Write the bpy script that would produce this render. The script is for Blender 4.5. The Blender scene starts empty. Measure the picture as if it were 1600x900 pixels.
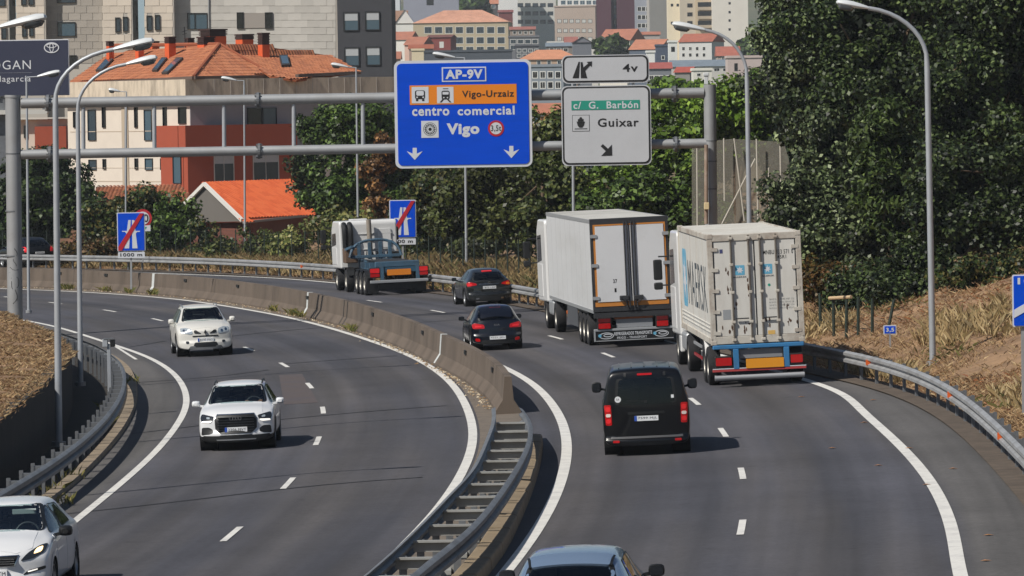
import bpy, bmesh, math, random
import numpy as np
from mathutils import Vector, Matrix
from mathutils.bvhtree import BVHTree
from mathutils.geometry import delaunay_2d_cdt
R_ = math.radians
random.seed(7)
RNG = np.random.default_rng(11)
scene = bpy.context.scene
COL = scene.collection

# ---------------------------------------------------------------- camera
FPX, CAMH, BANK, RHO = 8000.0, 7.3, 0.031, 0.0157      # focal length in pixels of a 1600 px wide picture
TH = math.atan(280 / FPX)
_F = np.array([0, math.cos(TH), -math.sin(TH)])
_U0 = np.array([0, math.sin(TH), math.cos(TH)])
_X0 = np.array([1.0, 0, 0])
_R = math.cos(RHO) * _X0 - math.sin(RHO) * _U0
_U = math.cos(RHO) * _U0 + math.sin(RHO) * _X0
CAM = np.array([0, 0, CAMH])
cam_d = bpy.data.cameras.new('camera')
cam_d.sensor_width = 36
cam_d.lens = 36 * FPX / 1600
cam_d.clip_start = 1.0
cam_d.clip_end = 20000
cam = bpy.data.objects.new('camera', cam_d)
COL.objects.link(cam)
mw = Matrix.Identity(4)
for i in range(3):
    mw[i][0], mw[i][1], mw[i][2], mw[i][3] = _R[i], _U[i], -_F[i], CAM[i]
cam.matrix_world = mw
scene.camera = cam

def ray(px, py):
    return _F + (px - 800) / FPX * _R + (450 - py) / FPX * _U
def P(px, py, D):
    d = ray(px, py)
    return CAM + d * (D / d[1])
def G(px, py, dz=0.0):
    d = ray(px, py)
    return CAM + d * ((CAMH - dz) / (BANK * d[0] - d[2]))
def gz(x):
    return BANK * min(max(x, -60), 45)
def S(D):
    return FPX / D

# ---------------------------------------------------------------- sky, sun, exposure
SHADOW = Vector((0.76, 0.60, -1.0)).normalized()
sun_el = math.asin(-SHADOW.z)
world = bpy.data.worlds.new('World')
scene.world = world
world.use_nodes = True
nt = world.node_tree
nt.nodes.clear()
sky = nt.nodes.new('ShaderNodeTexSky')
sky.sky_type = 'NISHITA'
sky.sun_disc = False
sky.sun_elevation = sun_el
sky.sun_rotation = math.atan2(-SHADOW.x, -SHADOW.y)
sky.air_density = 1.0
sky.dust_density = 0.6
bgn = nt.nodes.new('ShaderNodeBackground')
bgn.inputs[1].default_value = 0.055
wo = nt.nodes.new('ShaderNodeOutputWorld')
nt.links.new(sky.outputs[0], bgn.inputs[0])
nt.links.new(bgn.outputs[0], wo.inputs[0])
sd = bpy.data.lights.new('sun', 'SUN')
sd.energy = 4.4
sd.angle = R_(0.53)
sd.color = (1.0, 0.95, 0.87)
sun = bpy.data.objects.new('sun', sd)
COL.objects.link(sun)
sun.rotation_euler = SHADOW.to_track_quat('-Z', 'Y').to_euler()
scene.view_settings.view_transform = 'Standard'
scene.view_settings.look = 'None'
scene.view_settings.exposure = 0.22
scene.view_settings.gamma = 1.0
scene.cycles.max_bounces = 6
scene.cycles.transparent_max_bounces = 12

# ---------------------------------------------------------------- materials
def lin(c):
    if isinstance(c, str):
        c = tuple(int(c[i:i + 2], 16) / 255 for i in (0, 2, 4))
        return tuple((x / 12.92 if x <= 0.04045 else ((x + 0.055) / 1.055) ** 2.4) for x in c)
    return c
MATS = {}
def mat(name, col, rough=0.6, metal=0.0, coat=0.0, spec=0.5, noise=0.0, nscale=8.0, emit=0.0, bump=0.0, dirt=None, dscale=2.0, damt=0.5, stretch=None):
    """Principled surface; noise = fine value grain, dirt = second colour in larger irregular patches"""
    if name in MATS:
        return MATS[name]
    m = bpy.data.materials.new(name)
    m.use_nodes = True
    t = m.node_tree
    b = t.nodes['Principled BSDF']
    c = lin(col)
    b.inputs['Base Color'].default_value = (*c, 1)
    b.inputs['Roughness'].default_value = rough
    b.inputs['Metallic'].default_value = metal
    b.inputs['Specular IOR Level'].default_value = spec
    b.inputs['Coat Weight'].default_value = coat
    b.inputs['Coat Roughness'].default_value = 0.05
    if emit:
        b.inputs['Emission Color'].default_value = (*c, 1)
        b.inputs['Emission Strength'].default_value = emit
    out = None
    if noise or dirt or bump:
        tc = t.nodes.new('ShaderNodeTexCoord')
        src = tc.outputs['Object']
        if stretch:
            mp = t.nodes.new('ShaderNodeMapping')
            mp.inputs['Scale'].default_value = stretch
            t.links.new(src, mp.inputs['Vector'])
            src = mp.outputs['Vector']
    if noise:
        n = t.nodes.new('ShaderNodeTexNoise')
        n.inputs['Scale'].default_value = nscale
        n.inputs['Detail'].default_value = 5
        n.inputs['Roughness'].default_value = 0.65
        t.links.new(src, n.inputs['Vector'])
        mr = t.nodes.new('ShaderNodeMapRange')
        mr.inputs[1].default_value, mr.inputs[2].default_value = 0.25, 0.75
        mr.inputs[3].default_value, mr.inputs[4].default_value = 1 - noise, 1 + noise
        t.links.new(n.outputs[0], mr.inputs[0])
        mx = t.nodes.new('ShaderNodeVectorMath')
        mx.operation = 'SCALE'
        mx.inputs[0].default_value = c
        t.links.new(mr.outputs[0], mx.inputs['Scale'])
        out = mx.outputs[0]
    if dirt:
        n2 = t.nodes.new('ShaderNodeTexNoise')
        n2.inputs['Scale'].default_value = dscale
        n2.inputs['Detail'].default_value = 6
        n2.inputs['Roughness'].default_value = 0.7
        t.links.new(src, n2.inputs['Vector'])
        mr2 = t.nodes.new('ShaderNodeMapRange')
        mr2.inputs[1].default_value, mr2.inputs[2].default_value = 0.45, 0.75
        mr2.inputs[3].default_value, mr2.inputs[4].default_value = 0, damt
        t.links.new(n2.outputs[0], mr2.inputs[0])
        mc = t.nodes.new('ShaderNodeMix')
        mc.data_type = 'RGBA'
        t.links.new(mr2.outputs[0], mc.inputs[0])
        if out:
            t.links.new(out, mc.inputs[6])
        else:
            mc.inputs[6].default_value = (*c, 1)
        mc.inputs[7].default_value = (*lin(dirt), 1)
        out = mc.outputs[2]
    if out:
        t.links.new(out, b.inputs['Base Color'])
    if bump:
        nb = t.nodes.new('ShaderNodeTexNoise')
        nb.inputs['Scale'].default_value = nscale * 2
        nb.inputs['Detail'].default_value = 4
        t.links.new(src, nb.inputs['Vector'])
        bp = t.nodes.new('ShaderNodeBump')
        bp.inputs['Strength'].default_value = bump
        bp.inputs['Distance'].default_value = 0.02
        t.links.new(nb.outputs[0], bp.inputs['Height'])
        t.links.new(bp.outputs[0], b.inputs['Normal'])
    MATS[name] = m
    return m

def leafmat(name, cols, rough=0.45, trans=0.25, tone=False):
    """each leaf (mesh island) takes its own shade from the ramp"""
    if name in MATS:
        return MATS[name]
    m = bpy.data.materials.new(name)
    m.use_nodes = True
    t = m.node_tree
    b = t.nodes['Principled BSDF']
    g = t.nodes.new('ShaderNodeNewGeometry')
    cr = t.nodes.new('ShaderNodeValToRGB')
    el = cr.color_ramp.elements
    while len(el) < len(cols):
        el.new(0.5)
    for i, c in enumerate(cols):
        el[i].position = i / (len(cols) - 1)
        el[i].color = (*lin(c), 1)
    t.links.new(g.outputs['Random Per Island'], cr.inputs[0])
    colr = cr.outputs[0]
    if tone:   # every bough has its own shade of green
        at = t.nodes.new('ShaderNodeAttribute')
        at.attribute_name = 'tone'
        vm = t.nodes.new('ShaderNodeVectorMath')
        vm.operation = 'SCALE'
        t.links.new(colr, vm.inputs[0])
        t.links.new(at.outputs['Fac'], vm.inputs['Scale'])
        colr = vm.outputs[0]
    t.links.new(colr, b.inputs['Base Color'])
    b.inputs['Roughness'].default_value = rough
    b.inputs['Specular IOR Level'].default_value = 0.25
    tr = t.nodes.new('ShaderNodeBsdfTranslucent')
    t.links.new(colr, tr.inputs[0])
    mx = t.nodes.new('ShaderNodeMixShader')
    mx.inputs[0].default_value = trans
    o = t.nodes['Material Output']
    t.links.new(b.outputs[0], mx.inputs[1])
    t.links.new(tr.outputs[0], mx.inputs[2])
    t.links.new(mx.outputs[0], o.inputs[0])
    MATS[name] = m
    return m

def glassmat(name, tint, rough=0.03):
    """thin tinted pane: see-through, with a mirror reflection that grows towards grazing"""
    if name in MATS:
        return MATS[name]
    m = bpy.data.materials.new(name)
    m.use_nodes = True
    t = m.node_tree
    t.nodes.remove(t.nodes['Principled BSDF'])
    tr = t.nodes.new('ShaderNodeBsdfTransparent')
    tr.inputs[0].default_value = (*tint, 1)
    gl = t.nodes.new('ShaderNodeBsdfGlossy')
    gl.inputs['Roughness'].default_value = rough
    gl.inputs[0].default_value = (0.9, 0.95, 1, 1)
    fr = t.nodes.new('ShaderNodeFresnel')
    fr.inputs[0].default_value = 1.5
    mx = t.nodes.new('ShaderNodeMixShader')
    t.links.new(fr.outputs[0], mx.inputs[0])
    t.links.new(tr.outputs[0], mx.inputs[1])
    t.links.new(gl.outputs[0], mx.inputs[2])
    t.links.new(mx.outputs[0], t.nodes['Material Output'].inputs[0])
    MATS[name] = m
    return m

def netmat(name, col, cover):
    """loosely woven screen net: part of it is holes"""
    if name in MATS:
        return MATS[name]
    m = mat(name, col, 0.9, noise=0.1, nscale=2.5)
    t = m.node_tree
    tr = t.nodes.new('ShaderNodeBsdfTransparent')
    mx = t.nodes.new('ShaderNodeMixShader')
    mx.inputs[0].default_value = cover
    t.links.new(tr.outputs[0], mx.inputs[1])
    t.links.new(t.nodes['Principled BSDF'].outputs[0], mx.inputs[2])
    t.links.new(mx.outputs[0], t.nodes['Material Output'].inputs[0])
    return m

M_GALV = mat('galvanised_steel', '9a9c9e', 0.55, 0.35, noise=0.12, nscale=3, dirt='6e6a64', dscale=1.5, damt=0.5)
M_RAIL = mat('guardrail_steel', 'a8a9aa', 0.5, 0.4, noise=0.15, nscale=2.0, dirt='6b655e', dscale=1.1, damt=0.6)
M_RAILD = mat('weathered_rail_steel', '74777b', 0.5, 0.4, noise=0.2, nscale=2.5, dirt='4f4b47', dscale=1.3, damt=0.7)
M_LAMP = mat('lamp_post_steel', 'a3a7ac', 0.5, 0.3, noise=0.08, nscale=2, dirt='7d7f80', dscale=0.8, damt=0.4)
M_LAMPH = mat('lamp_head_shell', 'c9cccd', 0.45, 0.1, noise=0.05, nscale=6)
M_LAMPG = mat('lamp_head_glass', '5a6064', 0.15, spec=0.6)
M_CONC = mat('barrier_concrete', '62564b', 0.9, noise=0.34, nscale=1.8, dirt='30281f', dscale=0.9, damt=0.9, bump=0.3, stretch=(1, 1, 0.5))
M_WALLC = mat('retaining_wall_concrete', '2a2826', 0.9, noise=0.25, nscale=1.2, dirt='1c1a18', dscale=0.7, damt=0.7, bump=0.3)  # near-black base also holds the shade that falls on this face
M_STONE = mat('kerb_stone', '86765f', 0.9, noise=0.25, nscale=4, dirt='544839', dscale=2.0, damt=0.6, bump=0.4)
M_WHITE = mat('road_paint', 'd0cec8', 0.7, noise=0.08, nscale=9, dirt='8a888a', dscale=1.9, damt=0.5)
M_BLACK = mat('black_plastic', '121314', 0.5)
M_RUBBER = mat('tyre_rubber', '17171a', 0.85, noise=0.2, nscale=6)
M_RIM = mat('alloy_rim', 'a2a4a6', 0.35, 0.7)
M_STEELRIM = mat('truck_rim', 'b0aca4', 0.5, 0.4, dirt='6a625a', dscale=4, damt=0.6)
M_DARK = mat('dark_interior', '101113', 0.9)
M_SEAT = mat('seat_fabric', '4a4d52', 0.9)
M_CHROME = mat('chrome', 'c8cacc', 0.15, 1.0)
M_RED = mat('tail_light_red', 'a80d10', 0.2, spec=0.6)
M_REDHI = mat('tail_light_bright', 'd8262a', 0.2, spec=0.6)
M_AMBER = mat('amber_lens', 'e0701a', 0.25)
M_LENS = mat('headlight_lens', 'a9b2b8', 0.12, 0.3, spec=0.8)
M_LENSD = mat('headlight_dark', '2a2e33', 0.12, 0.2, spec=0.8)
M_DRL = mat('daytime_light', 'fffaf0', 0.3, emit=0.6)
M_BULB = mat('lit_headlight_bulb', 'ffd9a0', 0.3, emit=1.6)
M_PLATE = mat('number_plate', 'd6d8da', 0.4)
M_PLATEB = mat('number_plate_blue', '2a50a8', 0.4)
M_INK = mat('black_ink', '161618', 0.6)
M_GLASS = glassmat('car_glass', (0.62, 0.70, 0.70))
M_GLASSD = glassmat('privacy_glass', (0.10, 0.11, 0.12))

# ---------------------------------------------------------------- object helpers
WLOC = {}
def rootloc(o):
    while o.parent:
        o = o.parent
    return WLOC.get(o.name)

def meta(o, label=None, cat=None, group=None, kind=None):
    if label: o['label'] = label
    if cat: o['category'] = cat
    if group: o['group'] = group
    if kind: o['kind'] = kind
    return o

def thing(name, loc, label, cat, group=None, M=None):
    """Empty at the base of a thing. Without M the parts are given in world coordinates; with M in its own frame."""
    o = bpy.data.objects.new(name, None)
    o.empty_display_size = 0.3
    COL.objects.link(o)
    if M is not None:
        o.matrix_world = M
    else:
        o.location = Vector(loc)
        WLOC[o.name] = np.array(loc, float)
    return meta(o, label, cat, group)

class MB:
    def __init__(s):
        s.v, s.f, s.m = [], [], []
    def add(s, vs, fs, mi=0):
        o = len(s.v)
        s.v += [tuple(float(c) for c in v) for v in vs]
        s.f += [tuple(i + o for i in f) for f in fs]
        s.m += [mi] * len(fs)
        return s
    def box(s, c, d, mi=0, M=None):
        x, y, z = d[0] / 2, d[1] / 2, d[2] / 2
        vs = [Vector((a * x, b * y, e * z)) for a in (-1, 1) for b in (-1, 1) for e in (-1, 1)]
        if M is not None:
            vs = [M @ v for v in vs]
        c = Vector(c)
        return s.add([v + c for v in vs], [(0, 1, 3, 2), (4, 6, 7, 5), (0, 4, 5, 1), (2, 3, 7, 6), (0, 2, 6, 4), (1, 5, 7, 3)], mi)
    def bx(s, x0, x1, y0, y1, z0, z1, mi=0):
        return s.box(((x0 + x1) / 2, (y0 + y1) / 2, (z0 + z1) / 2), (x1 - x0, y1 - y0, z1 - z0), mi)
    def beam(s, p0, p1, w, h, mi=0):
        p0, p1 = Vector(p0), Vector(p1)
        d = p1 - p0
        L = d.length
        x = d.normalized()
        up = Vector((0, 0, 1)) if abs(x.z) < 0.95 else Vector((1, 0, 0))
        y = up.cross(x).normalized()
        z = x.cross(y)
        M = Matrix((x, y, z)).transposed()
        return s.box((p0 + p1) / 2, (L, w, h), mi, M)
    def tube(s, pts, r, n=10, mi=0, cap=True):
        pts = [Vector(p) for p in pts]
        rs = r if hasattr(r, '__len__') else [r] * len(pts)
        vs, fs = [], []
        prev = None
        for i, p in enumerate(pts):
            d = (pts[min(i + 1, len(pts) - 1)] - pts[max(i - 1, 0)]).normalized()
            if prev is None:
                a = d.orthogonal().normalized()
            else:
                a = (prev - d * prev.dot(d)).normalized()
            prev = a
            b = d.cross(a)
            for k in range(n):
                an = 2 * math.pi * k / n
                vs.append(p + (a * math.cos(an) + b * math.sin(an)) * rs[i])
        for i in range(len(pts) - 1):
            for k in range(n):
                k2 = (k + 1) % n
                fs.append((i * n + k, i * n + k2, (i + 1) * n + k2, (i + 1) * n + k))
        if cap:
            fs.append(tuple(range(n))[::-1])
            fs.append(tuple((len(pts) - 1) * n + k for k in range(n)))
        return s.add(vs, fs, mi)
    def lathe(s, prof, M=None, n=20, mi=0, mis=None):
        """prof: (axial, radius) pairs turned about local x"""
        vs, fs = [], []
        for a, r in prof:
            for k in range(n):
                t = 2 * math.pi * k / n
                v = Vector((a, r * math.cos(t), r * math.sin(t)))
                vs.append(M @ v if M is not None else v)
        for i in range(len(prof) - 1):
            for k in range(n):
                k2 = (k + 1) % n
                fs.append((i * n + k, (i + 1) * n + k, (i + 1) * n + k2, i * n + k2))
        return s.add(vs, fs, mi)
    def prism(s, poly, frame, t0, t1, mi=0):
        """poly: 2D points in (right, up) of frame (4x4: columns right, up, normal, origin), from normal offset t0 to t1"""
        n = len(poly)
        ar = sum(poly[i][0] * poly[(i + 1) % n][1] - poly[(i + 1) % n][0] * poly[i][1] for i in range(n))
        if ar < 0:
            poly = poly[::-1]
        vs = [frame @ Vector((p[0], p[1], t0)) for p in poly] + [frame @ Vector((p[0], p[1], t1)) for p in poly]
        fs = [tuple(range(n - 1, -1, -1)), tuple(range(n, 2 * n))]
        fs += [(i, (i + 1) % n, n + (i + 1) % n, n + i) for i in range(n)]
        return s.add(vs, fs, mi)
    def sweep(s, path, prof, mi=0, closed=True, cap=True):
        """path: Nx3 array; prof: (offset to the right of travel, up) pairs"""
        path = np.asarray(path, float)
        tn = np.gradient(path[:, :2], axis=0)
        tn /= np.linalg.norm(tn, axis=1)[:, None]
        rt = np.stack([tn[:, 1], -tn[:, 0]], 1)
        m = len(prof)
        vs, fs = [], []
        for i in range(len(path)):
            for a, z in prof:
                vs.append((path[i, 0] + rt[i, 0] * a, path[i, 1] + rt[i, 1] * a, path[i, 2] + z))
        mm = m if closed else m - 1
        for i in range(len(path) - 1):
            for k in range(mm):
                k2 = (k + 1) % m
                fs.append((i * m + k, i * m + k2, (i + 1) * m + k2, (i + 1) * m + k))
        if closed and cap:
            fs.append(tuple(range(m))[::-1])
            fs.append(tuple((len(path) - 1) * m + k for k in range(m)))
        return s.add(vs, fs, mi)
    def build(s, name, mats, parent=None, smooth=False, bevel=0.0, kind=None, label=None, cat=None, group=None, origin=None, seg=2):
        me = bpy.data.meshes.new(name)
        v = np.array(s.v, float).reshape(-1, 3)
        off = None
        if parent is not None:
            off = rootloc(parent)
        if origin is not None:
            off = np.array(origin, float)
        if off is not None:
            v = v - off
        me.from_pydata([tuple(x) for x in v], [], s.f)
        if not isinstance(mats, (list, tuple)):
            mats = [mats]
        for m in mats:
            me.materials.append(m)
        if len(mats) > 1:
            me.polygons.foreach_set('material_index', s.m)
        bm = bmesh.new()
        bm.from_mesh(me)
        bmesh.ops.recalc_face_normals(bm, faces=bm.faces)
        bm.to_mesh(me)
        bm.free()
        if smooth:
            me.shade_smooth()
            try:
                me.set_sharp_from_angle(angle=R_(35))
            except Exception:
                pass
        o = bpy.data.objects.new(name, me)
        COL.objects.link(o)
        if parent is not None:
            o.parent = parent
        if origin is not None and parent is None:
            o.location = Vector(origin)
        if bevel:
            b = o.modifiers.new('bevel', 'BEVEL')
            b.width = bevel
            b.segments = seg
            b.limit_method = 'ANGLE'
        return meta(o, label, cat, group, kind)

def npmesh(name, V, F, mats, parent=None, mi=None, smooth=False):
    """fast mesh from arrays: V (n,3), F (m,k)"""
    V = np.asarray(V, np.float32)
    F = np.asarray(F, np.int32)
    if parent is not None and rootloc(parent) is not None:
        V = V - rootloc(parent).astype(np.float32)
    me = bpy.data.meshes.new(name)
    me.vertices.add(len(V))
    me.vertices.foreach_set('co', V.ravel())
    k = F.shape[1]
    me.loops.add(F.size)
    me.loops.foreach_set('vertex_index', F.ravel())
    me.polygons.add(len(F))
    me.polygons.foreach_set('loop_start', np.arange(0, F.size, k, dtype=np.int32))
    if mi is not None:
        me.polygons.foreach_set('material_index', np.asarray(mi, np.int32))
    for m in (mats if isinstance(mats, (list, tuple)) else [mats]):
        me.materials.append(m)
    me.update(calc_edges=True)
    if smooth:
        me.shade_smooth()
    o = bpy.data.objects.new(name, me)
    COL.objects.link(o)
    if parent is not None:
        o.parent = parent
    return o

def share(o, name, parent, loc=None, M=None):
    """another object on the same mesh data"""
    c = o.copy()
    c.name = name
    COL.objects.link(c)
    c.parent = parent
    if loc is not None:
        c.location = loc
    if M is not None:
        c.matrix_local = M
    return c

_txt = {}
def textmesh(s, bold=0.0):
    """outline of a line of text scaled to the unit square: 2D verts, faces"""
    k = (s, bold)
    if k in _txt:
        return _txt[k]
    cu = bpy.data.curves.new('lettering', 'FONT')
    cu.body = s
    cu.offset = bold
    cu.resolution_u = 3
    cu.space_character = 1.12
    o = bpy.data.objects.new('lettering', cu)
    COL.objects.link(o)
    dg = bpy.context.evaluated_depsgraph_get()
    me = bpy.data.meshes.new_from_object(o.evaluated_get(dg))
    v = np.array([x.co[:2] for x in me.vertices])
    f = [tuple(p.vertices) for p in me.polygons]
    bpy.data.objects.remove(o)
    bpy.data.meshes.remove(me)
    bpy.data.curves.remove(cu)
    v = (v - v.min(0)) / (v.max(0) - v.min(0))
    _txt[k] = (v, f)
    return _txt[k]

def lettering(s, box, frame, off, m, parent, bold=0.02, name='lettering', shear=0.0):
    """box = (x0, z0, x1, z1) in the frame's right/up axes, flat print 'off' metres proud"""
    v, f = textmesh(s, bold)
    mb = MB()
    x0, z0, x1, z1 = box
    mb.add([frame @ Vector((x0 + p[0] * (x1 - x0) + shear * p[1], z0 + p[1] * (z1 - z0), off)) for p in v], f)
    return mb.build(name, m, parent)

def rpoly(x0, z0, x1, z1, r, n=5):
    out = []
    for cx, cz, a in ((x1 - r, z1 - r, 0), (x0 + r, z1 - r, 90), (x0 + r, z0 + r, 180), (x1 - r, z0 + r, 270)):
        for k in range(n + 1):
            t = R_(a + 90 * k / n)
            out.append((cx + r * math.cos(t), cz + r * math.sin(t)))
    return out
def disc(cx, cz, r, n=24, ry=None):
    return [(cx + r * math.cos(2 * math.pi * k / n), cz + (ry or r) * math.sin(2 * math.pi * k / n)) for k in range(n)]
def ringpath(mb, cx, cz, rx, rz, w, frame, t0, t1, n=28, mi=0, a0=0, a1=360):
    """flat elliptical band"""
    full = abs(a1 - a0) >= 360
    pts = []
    for k in range(n + (0 if full else 1)):
        t = R_(a0 + (a1 - a0) * k / n)
        pts.append((math.cos(t), math.sin(t)))
    vs, fs = [], []
    for c, s_ in pts:
        for e, tt in ((0, t0), (0, t1), (w, t1), (w, t0)):
            vs.append(frame @ Vector((cx + (rx - e) * c, cz + (rz - e) * s_, tt)))
    m = len(pts)
    for k in range(m if full else m - 1):
        k2 = (k + 1) % m
        for j in range(4):
            j2 = (j + 1) % 4
            fs.append((k * 4 + j, k2 * 4 + j, k2 * 4 + j2, k * 4 + j2))
    mb.add(vs, fs, mi)

def frm(o, right, up):
    right = Vector(right).normalized()
    up = Vector(up).normalized()
    n = right.cross(up)
    M = Matrix.Identity(4)
    for i in range(3):
        M[i][0], M[i][1], M[i][2], M[i][3] = right[i], up[i], n[i], o[i]
    return M

# ---------------------------------------------------------------- curves on the ground
def crom(pts, step=1.0, smooth=3):
    pts = np.asarray(pts, float)
    p = np.vstack([2 * pts[0] - pts[1], pts, 2 * pts[-1] - pts[-2]])
    out = []
    for i in range(1, len(p) - 2):
        n = max(2, int(np.linalg.norm(p[i + 1] - p[i]) / step) + 1)
        for t in np.linspace(0, 1, n, endpoint=False):
            a, b, c, d = p[i - 1], p[i], p[i + 1], p[i + 2]
            out.append(0.5 * (2 * b + (c - a) * t + (2 * a - 5 * b + 4 * c - d) * t * t + (3 * b - a - 3 * c + d) * t ** 3))
    out.append(p[-2])
    out = np.array(out)
    d = np.r_[0, np.cumsum(np.linalg.norm(np.diff(out, axis=0), axis=1))]
    s = np.linspace(0, d[-1], max(3, int(d[-1] / step) + 1))
    out = np.stack([np.interp(s, d, out[:, k]) for k in range(out.shape[1])], 1)
    for _ in range(smooth):
        q = out.copy()
        q[1:-1] = 0.25 * out[:-2] + 0.5 * out[1:-1] + 0.25 * out[2:]
        out = q
    return out
def onroad(path, dz=0.0):
    path = np.asarray(path, float)
    return np.stack([path[:, 0], path[:, 1], BANK * np.clip(path[:, 0], -60, 45) + dz], 1)
def gcurve(pix, dz=0.0, pre=(), post=(), step=1.0, smooth=8):
    p = [G(x, y, dz)[:2] for x, y in pix]
    return crom(list(pre) + p + list(post), step, smooth)
def offset(path, d):
    t = np.gradient(path[:, :2], axis=0)
    t /= np.linalg.norm(t, axis=1)[:, None]
    q = path.copy()
    q[:, 0] += t[:, 1] * d
    q[:, 1] -= t[:, 0] * d
    return q
def arclen(path):
    return np.r_[0, np.cumsum(np.linalg.norm(np.diff(path[:, :2], axis=0), axis=1))]
def at_s(path, s):
    d = arclen(path)
    p = np.array([np.interp(s, d, path[:, k]) for k in range(path.shape[1])])
    e = 0.3
    a = np.array([np.interp(s - e, d, path[:, k]) for k in range(2)])
    b = np.array([np.interp(s + e, d, path[:, k]) for k in range(2)])
    t = (b - a) / max(1e-6, np.linalg.norm(b - a))
    return p, t
def cut(path, D0=None, D1=None):
    m = np.ones(len(path), bool)
    if D0 is not None: m &= path[:, 1] >= D0
    if D1 is not None: m &= path[:, 1] <= D1
    return path[m]
# ================================================================ GROUND AND ROAD
PATH_L = gcurve([(60, 800), (110, 765), (165, 710), (200, 665), (215, 625), (212, 595), (200, 573)], 0,
                pre=[(-13, 15), (-10.4, 50), (-9.35, 85)],
                post=[(-13.9, 170), (-16.3, 182), (-19.4, 194), (-23, 206), (-28, 219), (-36, 236), (-47, 256), (-62, 280)], smooth=30)
PATH_OUT = gcurve([(1600, 705), (1560, 666), (1520, 630), (1480, 603), (1440, 583), (1355, 556), (1265, 540), (850, 455), (700, 433), (500, 414), (300, 404), (100, 400)], 0.7,
                  pre=[(4, 15), (7.0, 50), (8.6, 78)], post=[(-32, 285), (-45, 306), (-62, 330)], smooth=30)
LINE_LR = gcurve([(650, 835), (690, 790), (725, 735), (740, 690), (735, 650), (715, 610), (690, 585), (650, 560), (600, 540), (540, 520), (480, 503), (420, 490), (350, 478), (280, 468), (200, 461), (100, 455), (50, 453)],
                 pre=[(-7.0, 15), (-4.2, 50), (-2.4, 79)], post=[(-30, 252), (-40, 270), (-55, 295)], smooth=30)
LINE_RL = gcurve([(790, 895), (845, 820), (875, 760), (887, 700), (875, 650), (840, 605), (800, 580), (755, 560)],
                 pre=[(-5.6, 15), (-2.6, 50)], post=[(-2.0, 160), (-4.1, 176), (-7.0, 193), (-10.4, 209), (-14.5, 224), (-20, 241), (-28, 258), (-40, 280)], smooth=30)
LINE_LL = gcurve([(110, 820), (190, 755), (245, 705), (280, 660), (293, 630), (285, 600), (262, 575), (225, 555), (195, 545)],
                 pre=[(-11.5, 15), (-9.6, 50), (-8.5, 80)], post=[(-14.6, 178), (-17.4, 192), (-20.6, 204), (-25, 218), (-34, 236)], smooth=30)
LINE_RR = gcurve([(1497, 895), (1495, 850), (1480, 800), (1450, 745), (1400, 690), (1335, 635), (1270, 597), (850, 480), (800, 468), (520, 442), (400, 433), (125, 424)],
                 pre=[(2.6, 15), (5.2, 52)], post=[(-30, 279), (-45, 300)], smooth=30)
BAR = gcurve([(0, 449), (100, 452), (200, 458), (300, 467), (400, 481), (465, 494), (525, 509), (570, 524), (625, 545), (675, 570), (725, 597), (762, 625), (775, 648)][::-1],
             pre=[], post=[(-29, 252), (-39, 270), (-53, 294)], smooth=12)
BAR = offset(BAR, 0.3)

road_base = None
def sheet(name, A, B, n, m, dz, material, kind='structure', parent=None, uvref=None):
    def rs(p, n):
        s = arclen(p); q = np.linspace(0, s[-1], n)
        return np.stack([np.interp(q, s, p[:, k]) for k in range(2)], 1)
    A, B = rs(A, n), rs(B, n)
    t = np.linspace(0, 1, m)
    V = A[:, None, :] * (1 - t)[None, :, None] + B[:, None, :] * t[None, :, None]
    V = V.reshape(-1, 2)
    V3 = onroad(V, dz)
    idx = np.arange(n * m).reshape(n, m)
    F = np.stack([idx[:-1, :-1], idx[:-1, 1:], idx[1:, 1:], idx[1:, :-1]], -1).reshape(-1, 4)
    o = npmesh(name, V3, F, material, parent)
    if uvref is not None:
        s = arclen(uvref)
        d = np.linalg.norm(V[:, None, :] - uvref[None, :, :2], axis=2)
        j = d.argmin(1)
        tn = np.gradient(uvref[:, :2], axis=0); tn /= np.linalg.norm(tn, axis=1)[:, None]
        off = (V[:, 0] - uvref[j, 0]) * tn[j, 1] - (V[:, 1] - uvref[j, 1]) * tn[j, 0]
        uv = np.stack([off, s[j]], 1)
        ul = o.data.uv_layers.new(name='road')
        li = np.zeros(len(o.data.loops), np.int32)
        o.data.loops.foreach_get('vertex_index', li)
        ul.data.foreach_set('uv', uv[li].astype(np.float32).ravel())
        # signed distance to the outer edge line and to the left edge line: shoulders are browner, the lanes carry wheel and oil tracks
        ds = []
        for ref in (LINE_RR, LINE_LL):
            d = np.linalg.norm(V[:, None, :] - ref[None, :, :2], axis=2); j = d.argmin(1)
            tn = np.gradient(ref[:, :2], axis=0); tn /= np.linalg.norm(tn, axis=1)[:, None]
            ds.append((V[:, 0] - ref[j, 0]) * tn[j, 1] - (V[:, 1] - ref[j, 1]) * tn[j, 0])
        ul = o.data.uv_layers.new(name='edge')
        ul.data.foreach_set('uv', np.stack(ds, 1)[li].astype(np.float32).ravel())
    if kind and parent is None:
        o['kind'] = kind
    return o

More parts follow.
